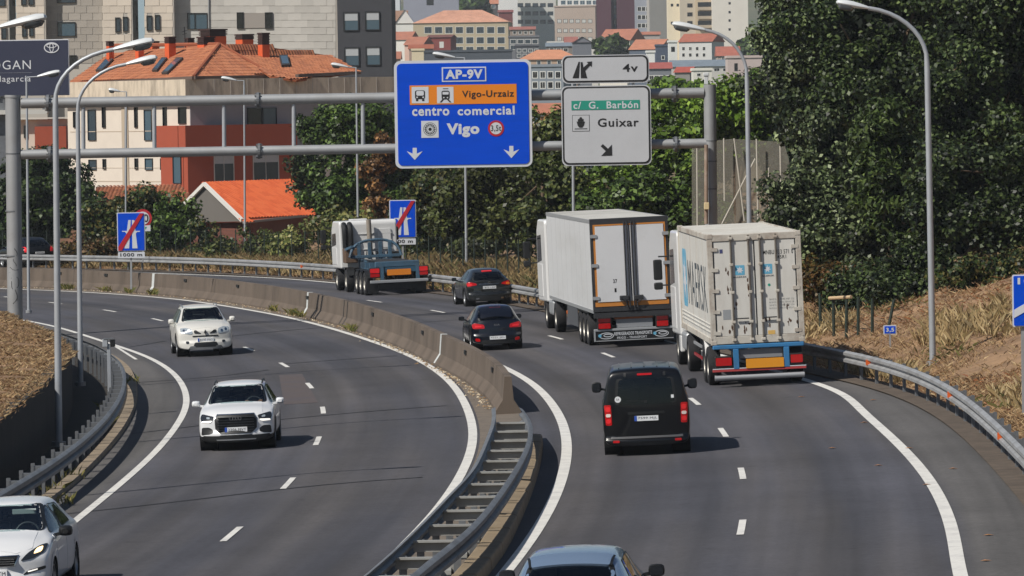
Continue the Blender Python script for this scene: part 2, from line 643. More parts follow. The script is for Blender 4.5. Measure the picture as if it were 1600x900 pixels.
def asphalt():
    m = bpy.data.materials.new('asphalt')
    m.use_nodes = True
    t = m.node_tree; N = t.nodes.new; Lk = t.links.new
    b = t.nodes['Principled BSDF']
    b.inputs['Roughness'].default_value = 0.88
    b.inputs['Specular IOR Level'].default_value = 0.35
    uv = N('ShaderNodeUVMap'); uv.uv_map = 'road'
    tc = N('ShaderNodeTexCoord')
    def noise(vec, scale, detail=4, rough=0.6, sc=None):
        if sc:
            mp = N('ShaderNodeMapping'); mp.inputs['Scale'].default_value = sc
            Lk(vec, mp.inputs['Vector']); vec = mp.outputs[0]
        n = N('ShaderNodeTexNoise'); n.inputs['Scale'].default_value = scale
        n.inputs['Detail'].default_value = detail; n.inputs['Roughness'].default_value = rough
        Lk(vec, n.inputs['Vector']); return n.outputs[0]
    def rng(v, a, b_, c, d):
        r = N('ShaderNodeMapRange'); r.inputs[1].default_value, r.inputs[2].default_value = a, b_
        r.inputs[3].default_value, r.inputs[4].default_value = c, d
        Lk(v, r.inputs[0]); return r.outputs[0]
    def mul(a, c):
        x = N('ShaderNodeMath'); x.operation = 'MULTIPLY'; Lk(a, x.inputs[0]); Lk(c, x.inputs[1]); return x.outputs[0]
    grain = rng(noise(tc.outputs['Object'], 7, 8, 0.9), 0.3, 0.7, 0.68, 1.34)
    patch = rng(noise(tc.outputs['Object'], 0.12, 4, 0.6), 0.3, 0.7, 0.80, 1.18)
    streak = rng(noise(uv.outputs[0], 1.0, 3, 0.55, (1.5, 0.018, 1)), 0.3, 0.7, 0.77, 1.22)
    spots = rng(noise(tc.outputs['Object'], 1.4, 2, 0.5), 0.68, 0.8, 1.0, 0.72)
    v = mul(mul(mul(grain, patch), streak), spots)
    col = N('ShaderNodeMix'); col.data_type = 'RGBA'
    col.inputs[6].default_value = (*lin('434349'), 1)
    col.inputs[7].default_value = (*lin('4b4848'), 1)
    Lk(rng(noise(uv.outputs[0], 1.0, 3, 0.5, (0.5, 0.03, 1)), 0.4, 0.65, 0, 1), col.inputs[0])
    ue = N('ShaderNodeUVMap'); ue.uv_map = 'edge'
    sx = N('ShaderNodeSeparateXYZ'); Lk(ue.outputs[0], sx.inputs[0])
    def band(sock, c, w, depth):
        a = N('ShaderNodeMath'); a.operation = 'SUBTRACT'; Lk(sock, a.inputs[0]); a.inputs[1].default_value = c
        b2 = N('ShaderNodeMath'); b2.operation = 'ABSOLUTE'; Lk(a.outputs[0], b2.inputs[0])
        r = N('ShaderNodeMapRange'); r.interpolation_type = 'SMOOTHSTEP'; r.inputs[1].default_value, r.inputs[2].default_value = 0.0, w
        r.inputs[3].default_value, r.inputs[4].default_value = 1 - depth, 1.0; Lk(b2.outputs[0], r.inputs[0]); return r.outputs[0]
    for c, w, dp in ((-1.95, .75, .26), (-5.6, .7, .16), (-.9, .5, -.08), (-2.95, .5, -.08), (-4.6, .5, -.07), (-6.6, .5, -.07)): v = mul(v, band(sx.outputs[0], c, w, dp))
    for c, w, dp in ((1.8, .75, .16), (5.3, .75, .18), (.8, .5, -.07), (2.8, .5, -.07), (4.3, .5, -.07), (6.3, .5, -.07)): v = mul(v, band(sx.outputs[1], c, w, dp))
    sh1 = rng(sx.outputs[0], 0.0, 0.35, 0, 1); sh2 = rng(sx.outputs[1], -.35, 0.0, 1, 0)
    sh = N('ShaderNodeMath'); sh.operation = 'MAXIMUM'; Lk(sh1, sh.inputs[0]); Lk(sh2, sh.inputs[1])
    c2 = N('ShaderNodeMix'); c2.data_type = 'RGBA'; Lk(sh.outputs[0], c2.inputs[0]); Lk(col.outputs[2], c2.inputs[6]); c2.inputs[7].default_value = (*lin('535150'), 1)
    col = c2
    sc = N('ShaderNodeVectorMath'); sc.operation = 'SCALE'
    Lk(col.outputs[2], sc.inputs[0]); Lk(v, sc.inputs['Scale'])
    Lk(sc.outputs[0], b.inputs['Base Color'])
    bp = N('ShaderNodeBump'); bp.inputs['Strength'].default_value = 0.35; bp.inputs['Distance'].default_value = 0.01
    Lk(noise(tc.outputs['Object'], 30, 3), bp.inputs['Height']); Lk(bp.outputs[0], b.inputs['Normal'])
    return m
M_ASPH = asphalt()
road = sheet('road', PATH_L, offset(PATH_OUT, -0.22), 240, 40, 0.0, M_ASPH, uvref=BAR[:, :2] if False else LINE_LR)
meta(road, 'grey asphalt motorway of two curving carriageways with white lane markings')
M_DIRT = mat('median_dirt', '6a6055', 0.95, noise=0.3, nscale=5, dirt='4c453e', dscale=1.5, damt=0.7, bump=0.3)
med = sheet('median_strip', offset(cut(LINE_LR, 40), 0.16), offset(cut(LINE_LR, 40), 1.25), 200, 4, 0.006, M_DIRT)
meta(med, 'dusty strip of grit along the foot of the median barrier')

def strip(name, path, w, dz, m, parent=None):
    mb = MB()
    A, B = onroad(offset(path, -w / 2), dz), onroad(offset(path, w / 2), dz)
    n = len(path)
    mb.add(list(A) + list(B), [(i, n + i, n + i + 1, i + 1) for i in range(n - 1)])
    return mb.build(name, m, parent)
for pth, w in ((LINE_LR, 0.2), (LINE_RL, 0.22), (LINE_LL, 0.17), (LINE_RR, 0.22)):
    strip('edge_line', pth, w, 0.010, M_WHITE, road)
strip('edge_line', gcurve([(213, 562), (203, 556), (191, 548), (181, 542)]), 0.1, 0.010, M_WHITE, road)
def dashes(pix, extra=()):
    pts = [tuple(G(*p)[:2]) for p in pix] + list(extra)
    pts.sort(key=lambda p: p[1])
    path = crom(pts, 0.5, 20)
    for p in pts:
        i = np.argmin(np.linalg.norm(path[:, :2] - np.array(p), axis=1))
        s = arclen(path)
        m = np.abs(s - s[i]) <= 1.75
        q = path[m]
        if len(q) < 3:
            continue
        strip('lane_dash', q, 0.125, 0.010, M_WHITE, road)
dashes([(1159, 825), (1160, 741), (1131, 677), (1085, 627), (1021, 588), (950, 555), (870, 528), (773, 505.5), (685, 487), (585, 471), (482, 458), (375, 447)], [(2.9, 74.4), (1.7, 62), (-16, 239.5), (-20.5, 251.5)])
dashes([(362, 835), (452, 754), (496, 690), (505, 641), (484, 603), (445, 571), (388, 545), (320, 521), (247, 500), (172, 486), (88, 474)], [(-5.7, 78), (-6.6, 65.5), (-22.6, 227.5)])
M_TAR = mat('sealed_joint', '222226', 0.8, noise=0.2, nscale=5)
for q in ([(203, 542.5), (258, 533)], [(355, 526), (430, 518), (515, 511)], [(212, 598), (330, 590), (420, 578)], [(440, 569), (560, 560), (620, 556)],
          [(95, 804), (210, 792), (330, 778), (450, 763), (560, 752), (660, 746)], [(205, 678), (300, 668), (320, 664)], [(435, 656), (560, 644), (697, 634)], [(640, 505), (715, 500)], [(160, 487), (200, 484)]):
    strip('tar_joint', gcurve(q, smooth=2), 0.13, 0.007, M_TAR, road)
M_PATCHB = mat('brown_patch', '4e4543', 0.9, noise=0.2, nscale=6, dirt='47444a', dscale=0.8, damt=0.9)
mb = MB(); mb.add([G(*p, 0.006) for p in [(436, 586), (472, 584), (497, 629), (444, 632)]], [(0, 1, 2, 3)])
mb.build('repair_patch', M_PATCHB, road)

# ground sheet under and around everything, and the hill the town climbs
M_GROUND = mat('dry_ground', '6b5a3e', 0.95, noise=0.35, nscale=0.6, dirt='4a4a2c', dscale=0.08, damt=0.8)
xs = np.array([-6000, -1500, -400, -120, -62, -40, -20, 0, 20, 45, 80, 160, 400, 1500, 6000.])
ys = np.array([-300, -50, 0, 40, 100, 160, 220, 280, 340, 460, 700, 1500, 9000.])
V = [(x, y, gz(x) - 0.12) for y in ys for x in xs]
idx = np.arange(len(V)).reshape(len(ys), len(xs))
F = np.stack([idx[:-1, :-1], idx[:-1, 1:], idx[1:, 1:], idx[1:, :-1]], -1).reshape(-1, 4)
meta(npmesh('ground', V, F, M_GROUND), 'dry brownish ground around the motorway', kind='structure')
def hill_z(y):
    return float(np.interp(y, [380, 480, 700, 1000, 1500, 2000, 2600, 3400, 4500], [-2, -1.4, 2.5, 8, 17, 30, 50, 110, 190]))
xs = np.linspace(-1600, 1600, 61); ys = np.linspace(380, 4500, 80)
V = [(x, y, hill_z(y) + 2.5 * math.sin(x * 0.011 + y * 0.004) * min(1, (y - 380) / 500)) for y in ys for x in xs]
idx = np.arange(len(V)).reshape(len(ys), len(xs))
F = np.stack([idx[:-1, :-1], idx[:-1, 1:], idx[1:, 1:], idx[1:, :-1]], -1).reshape(-1, 4)
M_HILL = mat('hill_scrub', '4a5236', 0.95, noise=0.3, nscale=0.03, dirt='75695a', dscale=0.012, damt=0.8)
meta(npmesh('hill', V, F, M_HILL, smooth=True), 'scrubby hillside the town climbs', kind='structure')

# right-hand bank and verge that follow the outside of the curve
def hnoise(x, y):
    return 0.5 * math.sin(x * 1.3 + y * 0.31) * math.sin(y * 0.7 - x * 0.4) + 0.35 * math.sin(x * 2.9 - y * 1.7) + 0.15 * math.sin(x * 6.1 + y * 5.3)
def bank_slope(D):
    return float(np.interp(D, [60, 100, 150, 172, 190, 400], [0.29, 0.29, 0.27, 0.12, 0.045, 0.03]))
def bank_z(x, y, d):
    r = max(0.0, d - 2.3)
    return BANK * min(x, 45) + 0.02 + min(bank_slope(y) * r, 4.6 + 0.03 * r) + 0.10 * hnoise(x, y) * min(1, max(0, d - 0.4) / 1.5)
VP = cut(PATH_OUT, 40, 330)
offs = [-0.5, -0.1, 0.4, 1.0, 1.6, 2.4, 3.4, 4.6, 6, 8, 11, 15, 20, 27, 36, 48]
V = []
for i, p in enumerate(VP):
    t = VP[min(i + 1, len(VP) - 1), :2] - VP[max(i - 1, 0), :2]; t = t / np.linalg.norm(t)
    for d in offs:
        x, y = p[0] + t[1] * d, p[1] - t[0] * d
        V.append((x, y, bank_z(x, y, d) - (0.09 if d < -0.3 else 0)))
idx = np.arange(len(V)).reshape(len(VP), len(offs))
F = np.stack([idx[:-1, :-1], idx[:-1, 1:], idx[1:, 1:], idx[1:, :-1]], -1).reshape(-1, 4)
M_BANK = mat('dry_bank_soil', '8a6e52', 0.95, noise=0.45, nscale=1.6, dirt='5c4634', dscale=0.5, damt=0.8, bump=0.8)
meta(npmesh('embankment', V, F, M_BANK, smooth=True), 'bank of dry brown grass rising outside the right guardrail', kind='structure')

def grass(name, pts, h, cols, label, rnd=0.5, lean=0.5, blades=4, w=0.02):
    pts = np.asarray(pts, float)
    n = len(pts) * blades
    base = np.repeat(pts, blades, 0) + RNG.normal(0, 0.06, (n, 3)) * [1, 1, 0]
    hh = h * (1 + RNG.uniform(-rnd, rnd, n))
    a = RNG.uniform(0, 2 * np.pi, n)
    sx, sy = np.cos(a) * w, np.sin(a) * w
    ln = RNG.normal(0, lean, (n, 2)) * hh[:, None]
    tip = base + np.stack([ln[:, 0], ln[:, 1], hh], 1)
    mid = base + np.stack([ln[:, 0] * 0.3, ln[:, 1] * 0.3, hh * 0.6], 1)
    V = np.stack([base - np.stack([sx, sy, 0 * sx], 1), base + np.stack([sx, sy, 0 * sx], 1), mid + np.stack([sx, sy, 0 * sx], 1) * 0.7, tip], 1).reshape(-1, 3)
    F = np.arange(n * 4).reshape(n, 4)
    o = npmesh(name, V, F, leafmat(name + '_blades', cols, 0.7, 0.2))
    return meta(o, label, kind='stuff')
DRY = ['6a5440', '907355', 'b3966f', '806248', 'c8b089', '746547']
pts = []
sV = arclen(VP)
while len(pts) < 75000:
    s = random.uniform(0, sV[-1]); d = 1.0 + 20 * random.random() ** 1.7
    i = min(int(np.searchsorted(sV, s)), len(VP) - 1)
    p = VP[i]
    if p[1] < 75 or p[1] > 300: continue
    if p[1] > 175 and d > 8: continue
    t = VP[min(i + 1, len(VP) - 1), :2] - VP[max(i - 1, 0), :2]; t = t / np.linalg.norm(t)
    x, y = p[0] + t[1] * d + random.uniform(-.5, .5), p[1] - t[0] * d + random.uniform(-.5, .5)
    if hnoise(x * .35, y * .35) < -0.35 and random.random() < .8: continue
    pts.append((x, y, bank_z(x, y, d) - 0.03))
lit = [p for p in pts if math.sin(p[0] * .55 + 1.3) * math.sin(p[1] * .21 + p[0] * .13) > .25]
grass('leaf_litter', lit, 0.05, ['7a4a2c', 'a0653c', '8a5030', '5e3c26', 'b88458'], 'russet dead litter in patches on the right bank', rnd=.8, lean=1.6, blades=3, w=.009)
grs = [p for p in pts if math.sin(p[0] * .9 + 4) * math.sin(p[1] * .37 + p[0] * .2) > .72]
grass('green_tufts', grs[::3], 0.16, ['4a4f26', '6a6a38', '39401f', '7d7a48'], 'sparse green tufts growing on the right bank', rnd=.7, lean=.8, blades=3, w=.005)
tall = [p for p in pts if math.sin(p[0] * .7 + 2) * math.sin(p[1] * .28 + p[0] * .3) > .3][::2]
grass('tall_grass', tall, 0.30, ['a08a64', 'bfa97e', '8a7450', '7a6c46', 'cbb890'], 'taller pale grass standing in patches on the right bank', rnd=.6, lean=.4, blades=6, w=.006)
meta(sheet('shoulder_strip', cut(offset(PATH_OUT, -.25), 40, 300), cut(offset(PATH_OUT, .5), 40, 300), 200, 3, .035, mat('shoulder_grit', '54493e', .95, noise=.35, nscale=3, dirt='3e342b', dscale=1.2, damt=.7, bump=.4)), 'brown grit strip under the outer guardrail')
grass('dry_grass', pts, 0.085, DRY, 'dry straw-coloured grass on the bank beyond the right guardrail', rnd=.8, lean=.9, blades=5, w=.004)

# left mound with its retaining wall
LRAIL = gcurve([(-0.1, 770), (60, 735), (130, 685), (170, 645), (190, 610), (192, 580), (180, 560), (150, 540), (130, 533)], .75,
               pre=[(-11.4, 40), (-9.9, 75)], post=[(-15.2, 168), (-18, 180)], smooth=12)
WALLP = offset(cut(LRAIL, 45, 171), -1.35)
def wtop(y):
    """height of the wall's top, from its outline in the photograph"""
    if y > 138: return float(np.interp(y, [138, 150, 171], [.78, .80, .74]))
    x = float(np.interp(y, WALLP[:, 1], WALLP[:, 0]))
    u = 800 + x / y * FPX
    v = float(np.interp(u, [-250, 0, 30, 60, 85, 100, 115, 125], [840, 655, 630, 607, 583, 565, 545, 522]))
    return max(P(u, v, y)[2], BANK * x + .25)
edge = [tuple(p[:2]) for p in WALLP] + [(-17.6, 181), (-20.5, 190), (-25, 200), (-31, 211), (-40, 226)]
edge = crom(edge, 1.0, 6)
def mound_z(x, y, d):
    b0 = wtop(y) if y < 171 else max(gz(x) + 0.05, .74 - .06 * (y - 171))
    top = float(np.interp(y, [60, 105, 125, 150, 175, 230], [1.9, 1.6, 1.15, 0.92, 0.86, 0.7]))
    k = min(1, d / 3.0)
    return b0 * (1 - k) + top * k + 0.10 * hnoise(x, y) * min(1, d / 0.6)
offs = [0.02, 0.4, 0.9, 1.5, 2.2, 3, 4, 6, 9, 14, 22, 34]
V = []
for i, p in enumerate(edge):
    t = edge[min(i + 1, len(edge) - 1)] - edge[max(i - 1, 0)]; t = t / np.linalg.norm(t)
    for d in offs:
        x, y = p[0] - t[1] * d, p[1] + t[0] * d
        V.append((x, y, mound_z(x, y, d)))
idx = np.arange(len(V)).reshape(len(edge), len(offs))
F = np.stack([idx[:-1, :-1], idx[1:, :-1], idx[1:, 1:], idx[:-1, 1:]], -1).reshape(-1, 4)
meta(npmesh('mound', V, F, M_BANK, smooth=True), 'mound of dry grass behind the retaining wall on the left', kind='structure')
pts = []
se = arclen(edge)
while len(pts) < 48000:
    s = random.uniform(0, se[-1]); d = 0.05 + 14 * random.random() ** 1.5
    i = min(int(np.searchsorted(se, s)), len(edge) - 1)
    p = edge[i]
    if p[1] < 85 or p[1] > 205: continue
    t = edge[min(i + 1, len(edge) - 1)] - edge[max(i - 1, 0)]; t = t / np.linalg.norm(t)
    x, y = p[0] - t[1] * d, p[1] + t[0] * d
    pts.append((x, y, mound_z(x, y, d) - 0.03))
grass('mound_grass', pts, 0.075, DRY, 'dry brown grass covering the mound above the retaining wall', rnd=.8, lean=.9, blades=5, w=.004)
rw = thing('retaining_wall', (-11, 110, gz(-11)), 'dark concrete retaining wall below the dry grass mound', 'wall')
mb = MB()
n = len(WALLP)
top = np.array([(p[0], p[1], wtop(p[1]) + 0.03) for p in WALLP])
topb = offset(top, -0.3)
bot = top.copy(); bot[:, 2] = BANK * top[:, 0] - 0.3
botb = offset(bot, -0.3)
mb.add(list(top) + list(topb) + list(bot) + list(botb),
       [f for i in range(n - 1) for f in ((i, i + 1, n + i + 1, n + i), (2 * n + i, 2 * n + i + 1, i + 1, i), (n + i, n + i + 1, 3 * n + i + 1, 3 * n + i))])
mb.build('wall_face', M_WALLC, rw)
# ================================================================ MEDIAN BARRIER
bl = thing('median_barrier', (BAR[0][0], BAR[0][1], 0), 'long stained concrete barrier between the two carriageways', 'barrier')
prof = [(-.3, -.05), (-.3, .08), (-.13, .34), (-.085, .9), (.085, .9), (.13, .34), (.3, .08), (.3, -.05)]
barp = onroad(BAR)
mb = MB(); mb.sweep(barp, prof); mb.build('concrete_body', M_CONC, bl)
def on_bar(px):
    """arc length on the barrier whose left foot shows at photo column px"""
    from_l = offset(barp, -0.3)
    q = from_l - CAM
    u = 800 + FPX * (q @ _R) / (q @ _F)
    i = np.argmin(np.abs(u - px)); return arclen(barp)[i]
def bar_band(name, s0, w, m, z0=0.0, z1=0.9, out=0.006):
    p, t = at_s(barp, s0); r = np.array([t[1], -t[0]])
    mb = MB()
    pr = [(-.3 - out, max(.08, z0)), (-.13 - out, .34), (-.085 - out, .9 + out), (.085, .9 + out)]
    vs = []
    for a, z in pr:
        for e in (-w / 2, w / 2):
            vs.append((p[0] + r[0] * a + t[0] * e, p[1] + r[1] * a + t[1] * e, p[2] + z))
    mb.add(vs, [(0, 1, 3, 2), (2, 3, 5, 4), (4, 5, 7, 6)])
    return mb.build(name, m, bl)
M_STRIPE = mat('pale_joint_seal', 'b9bcba', 0.7, noise=0.1, nscale=6)
for px in (231, 474, 681): bar_band('joint_strip', on_bar(px), 0.42, M_STRIPE)
for px in (527, 533): bar_band('expansion_gap', on_bar(px), 0.16, M_INK)
for px in (110, 330, 420, 575, 640, 735): bar_band('segment_joint', on_bar(px), 0.03, M_TAR)
def reflector(px):
    s0 = on_bar(px); p, t = at_s(barp, s0); r = np.array([t[1], -t[0]])
    mb = MB()
    a, z = -.105, .72
    M = Matrix(((t[0], -r[0], 0), (t[1], -r[1], 0), (0, 0, 1)))
    mb.box((p[0] + r[0] * (a - .01), p[1] + r[1] * (a - .01), p[2] + z), (0.5, 0.05, 0.11), 0, M)
    mb.build('reflector', M_BLACK, bl)
for px in (92, 160, 283, 368, 470, 575, 652, 716, 758): reflector(px)
# weeds and grit at the foot
pts = []
for px in (96, 108, 112, 165, 205, 240, 246, 462, 466, 470, 430, 555):
    p, t = at_s(barp, on_bar(px)); r = np.array([t[1], -t[0]])
    for _ in range(14):
        e = random.gauss(0, .35)
        pts.append((p[0] - r[0] * (.36 + abs(random.gauss(0, .06))) + t[0] * e, p[1] - r[1] * .36 + t[1] * e, p[2] + .02))
grass('weeds', pts, 0.2, ['4e5a2a', '6d7038', '8a7a48', '3c4a22'], 'green and yellow weeds at the foot of the median barrier', w=0.008, lean=.6)
gv, gf = [], []
for _ in range(900):
    s0 = random.uniform(2, arclen(barp)[-1] - 40); p, t = at_s(barp, s0); r = np.array([t[1], -t[0]])
    a = .32 + abs(random.gauss(0, .16)); e = random.uniform(.015, .045); an = random.uniform(0, 6.28)
    c = np.array([p[0] - r[0] * a, p[1] - r[1] * a, BANK * p[0] + .012])
    o = len(gv)
    gv += [c + [math.cos(an) * e, math.sin(an) * e, 0], c + [math.cos(an + 1.8) * e, math.sin(an + 1.8) * e, 0.01], c + [math.cos(an + 3.4) * e * 1.6, math.sin(an + 3.4) * e, 0], c + [0, 0, e]]
    gf += [(o, o + 1, o + 3), (o + 1, o + 2, o + 3), (o + 2, o, o + 3)]
meta(npmesh('litter', gv, gf, leafmat('litter_bits', ['a58c6c', '6b5238', 'c9bba2', '4f4338'], 0.8, 0.0)), 'scattered grit and dead leaves along the median barrier foot', kind='stuff')
lv, lf = [], []
for px, py in ((1372, 727), (1448, 757), (1364, 625), (1489, 732), (1544, 836), (1300, 700), (1540, 876), (1252, 620), (1420, 700), (1350, 660)):
    c = G(px, py, .012); o = len(lv); a = random.uniform(-.4, .4)
    lv += [c + [-.09, -.02, 0], c + [0, -.07, .015], c + [.1, a * .1, .0], c + [0, .06, .012]]; lf += [(o, o + 1, o + 2, o + 3)]
for k in range(len(lf)):
    meta(npmesh('fallen_leaf', lv[4 * k:4 * k + 4], [(0, 1, 2, 3)], mat('fallen_leaf', 'c58a55', 0.8)), 'fallen tan leaf lying on the right shoulder', 'leaf', 'fallen leaves on the right shoulder')

# ================================================================ GUARDRAILS
def wprof(side, z=0.0, k=1.0):
    """two-wave beam; side -1: its face looks to the left of travel"""
    f = [(0, .43), (.075, .47), (.075, .535), (.0, .575), (.0, .605), (.075, .645), (.075, .71), (0, .75)]
    return [(side * a, z + .43 + (h - .43) * k) for a, h in f] + [(side * (a - .012), z + .43 + (h - .43) * k) for a, h in f[::-1]]
def add_posts(path, every, parent, m, back, D0, D1, h=0.72, top=0.0):
    s = arclen(path); proto = None; k = 0
    for q in np.arange(0.5, s[-1] - 0.5, every):
        p, t = at_s(path, q)
        if not D0 <= p[1] <= D1: continue
        r = np.array([t[1], -t[0]])
        M = Matrix.Identity(4)
        M[0][0], M[1][0], M[0][1], M[1][1] = t[0], t[1], -t[1], t[0]
        loc = np.array([p[0] + r[0] * back, p[1] + r[1] * back, BANK * p[0]]) - rootloc(parent)
        M.translation = Vector(loc)
        if proto is None:
            sg = 1 if back > 0 else -1
            mb = MB()
            mb.bx(-.065, .065, -.006, .006, -.1, h + top); mb.bx(-.065, -.057, -.06, -.006, -.1, h + top); mb.bx(.057, .065, -.06, -.006, -.1, h + top)
            mb.bx(-.05, .05, .008 if back > 0 else -abs(back) + .015, abs(back) - .015 if back > 0 else -.056, h - .26, h - .02)
            proto = mb.build('post', m, None); proto.parent = parent; proto.matrix_local = M
        else:
            share(proto, 'post', parent, M=M)
        k += 1
    return k
g = thing('guardrail', (9.3, 110, .3), 'shiny two-wave guardrail with orange reflectors along the outer edge of the right carriageway', 'guardrail')
op = onroad(cut(PATH_OUT, 60, 330))
op[:, 2] = BANK * op[:, 0]
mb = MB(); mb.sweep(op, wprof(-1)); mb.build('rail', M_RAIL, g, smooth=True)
add_posts(op, 2.0, g, M_RAILD, 0.2, 62, 300)
M_ORANGE = mat('orange_reflector', 'c8581e', 0.35)
def rail_reflector(px, py):
    p = G(px, py, .6); i = np.argmin(np.linalg.norm(op[:, :2] - p[:2], axis=1)); q = op[i]
    t = op[i + 1, :2] - op[i - 1, :2]; t /= np.linalg.norm(t)
    mb = MB(); M = Matrix(((t[0], -t[1], 0), (t[1], t[0], 0), (0, 0, 1)))
    mb.box((q[0] - t[1] * .05, q[1] + t[0] * .05, q[2] + .59), (.16, .1, .13), 0, M)
    mb.build('reflector', M_ORANGE, g)
for a in ((1366, 566), (1477, 617), (1565, 682), (1280, 535), (640, 425), (500, 414), (760, 441)): rail_reflector(*a)

vs_ = sheet('verge', cut(WALLP, 50, 170), cut(offset(PATH_L, -.1), 50, 171), 90, 3, 0.015, mat('shade_toned_soil', '2c2721', 0.95, noise=0.3, nscale=4, dirt='1e1b17', dscale=1, damt=.7))  # soil colour darkened to put in the shade below the wall
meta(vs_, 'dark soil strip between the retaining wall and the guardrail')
g2 = thing('guardrail', (-9.3, 110, 0), 'dull grey guardrail curving in front of the shaded retaining wall', 'guardrail')
lp = onroad(LRAIL)
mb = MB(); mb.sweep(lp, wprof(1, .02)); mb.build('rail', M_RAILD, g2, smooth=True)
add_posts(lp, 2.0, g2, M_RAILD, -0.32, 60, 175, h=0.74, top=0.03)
kb = offset(onroad(PATH_L), -0.12)
mb = MB(); mb.sweep(cut(kb, 60, 200), [(-.14, -.1), (-.14, .1), (.1, .1), (.13, .06), (.13, -.1)])
k_ = mb.build('kerb', mat('left_kerb_concrete', '8a7c69', 0.9, noise=0.25, nscale=3, dirt='4e463c', dscale=1.2, damt=0.7), origin=tuple(kb[80]), kind='structure', label='low worn kerb under the left guardrail')
pts = []
for px, py in ((75, 770), (110, 748), (165, 668), (50, 795), (93, 790), (160, 640), (205, 600)):
    c = G(px, py, .02)
    for _ in range(6): pts.append((c[0] + random.gauss(0, .1), c[1] + random.gauss(0, .3), c[2]))
grass('kerb_weeds', pts, 0.2, ['6a6a3a', '8f8452', '4e5a2a'], 'straggly weeds growing at the kerb under the left guardrail', w=0.007, lean=.6)

# twin rail of the median, near part
DL = gcurve([(590, 885), (640, 840), (680, 800), (712, 765), (740, 738), (756, 705), (770, 670), (775, 655)], .72, pre=[(-4.6, 50), (-2.9, 65)], post=[(-.42, 113)], smooth=10)
DR = gcurve([(640, 900), (730, 830), (780, 770), (812, 720), (825, 690), (828, 665), (822, 650)], .72, pre=[(-3.8, 50), (-2.1, 65)], post=[(.12, 112.5)], smooth=10)
g3 = thing('twin_guardrail', (-.5, 95, 0), 'twin guardrail joined by cross bars like a ladder in the near median', 'guardrail')
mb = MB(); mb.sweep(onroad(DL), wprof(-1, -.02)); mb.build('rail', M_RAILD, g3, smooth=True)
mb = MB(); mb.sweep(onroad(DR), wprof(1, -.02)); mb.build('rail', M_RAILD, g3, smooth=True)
M_GALVL = mat('cross_bar_steel', 'a0a09c', 0.6, 0.2, noise=0.15, nscale=4, dirt='5f594f', dscale=2, damt=0.6)
def xatD(path, D):
    return float(np.interp(D, path[:, 1], path[:, 0]))
for D in np.arange(109, 56, -2.92):
    a, b = xatD(DL, D) + .02, xatD(DR, D) - .02
    z = BANK * a
    mb = MB(); mb.bx(a, b, D - .05, D + .05, z + .60, z + .635); mb.bx(a, b, D + .03, D + .05, z + .45, z + .6)
    mb.build('cross_bar', M_GALVL, g3)
    c = (a + b) / 2
    for x in (a + .04, b - .16):
        mb = MB(); mb.bx(x, x + .12, D + .6, D + .66, z - .05, z + .6); mb.build('post', M_RAILD, g3)
    mb = MB(); mb.bx(a + .2, b - .05, D + .9, D + 1.2, z + .05, z + .22); mb.bx(c - .03, c + .03, D + .88, D + .9, z + .1, z + .3, 1)
    mb.bx(a + .3, b - .2, D + .4, D + .9, z + .03, z + .12)
    mb.build('base_block', [M_GALVL, M_INK], g3)
KS = gcurve([(745, 890), (800, 800), (826, 735), (833, 705), (835, 690)], .1, pre=[(-2.4, 60)], smooth=8)
ks = thing('stone_kerb', (0, 95, 0), 'row of rough brown kerb stones beside the twin guardrail', 'kerb')
for D in np.arange(108.5, 58, -2.75):
    x0, x1 = xatD(KS, D), xatD(KS, D + 2.66)
    mb = MB(); w = .2; z = BANK * x0
    mb.add([(x0 - w, D, z - .1), (x0 + w, D, z - .1), (x1 + w, D + 2.66, z - .1), (x1 - w, D + 2.66, z - .1),
            (x0 - w, D, z + .24 + random.uniform(-.015, .015)), (x0 + w - .03, D, z + .22), (x1 + w - .03, D + 2.66, z + .22 + random.uniform(-.02, .02)), (x1 - w, D + 2.66, z + .24)],
           [(0, 1, 2, 3), (4, 5, 6, 7), (0, 1, 5, 4), (1, 2, 6, 5), (2, 3, 7, 6), (3, 0, 4, 7)])
    mb.build('kerb_stone', M_STONE, ks, bevel=0.035)
mg = MB()
A = np.array([(xatD(DL, D) + .05, D) for D in np.arange(111, 55, -2.0)])[::-1]
B = np.array([(xatD(KS, D), D) for D in np.arange(111, 55, -2.0)])[::-1]
meta(sheet('median_ground', A, B, 40, 3, 0.02, M_DIRT), 'dark grit between the twin guardrails', kind='structure')
# ================================================================ SIGN GANTRY
GD = 181.0
gan = thing('sign_gantry', tuple(P(20, 470, GD)), 'grey tubular sign gantry spanning both carriageways', 'gantry')
def post_tube(name, px0, py0, px1, py1, r, D, m=M_GALV, parent=gan, n=20):
    mb = MB(); mb.tube([P(px0, py0, D), P(px1, py1, D)], r, n)
    return mb.build(name, m, parent, smooth=True)
b0 = P(23, 476, GD); b0[2] = gz(b0[0]) - .2
mb = MB(); mb.tube([b0, P(20, 152, GD)], .27, 24); mb.tube([P(20, 152.5, GD), P(20, 148.5, GD)], .29, 24)
lpst = mb.build('post', M_GALV, gan, smooth=True)
mb = MB()
for y in (240, 330, 400): mb.tube([P(20.6, y - 1, GD), P(20.6, y + 1, GD)], .278, 24)
mb.build('weld_band', M_RAILD, lpst, smooth=True)
b1 = P(1112, 420, GD); b1[2] = gz(b1[0]) - .3
mb = MB(); mb.tube([b1, P(1109, 132, GD)], .22, 24)
rpst = mb.build('post', M_GALV, gan, smooth=True)
mb = MB()
for y in (220, 252, 295): mb.tube([P(1110.5, y - 1, GD), P(1110.5, y + 1, GD)], .228, 24)
mb.build('weld_band', M_RAILD, rpst, smooth=True)
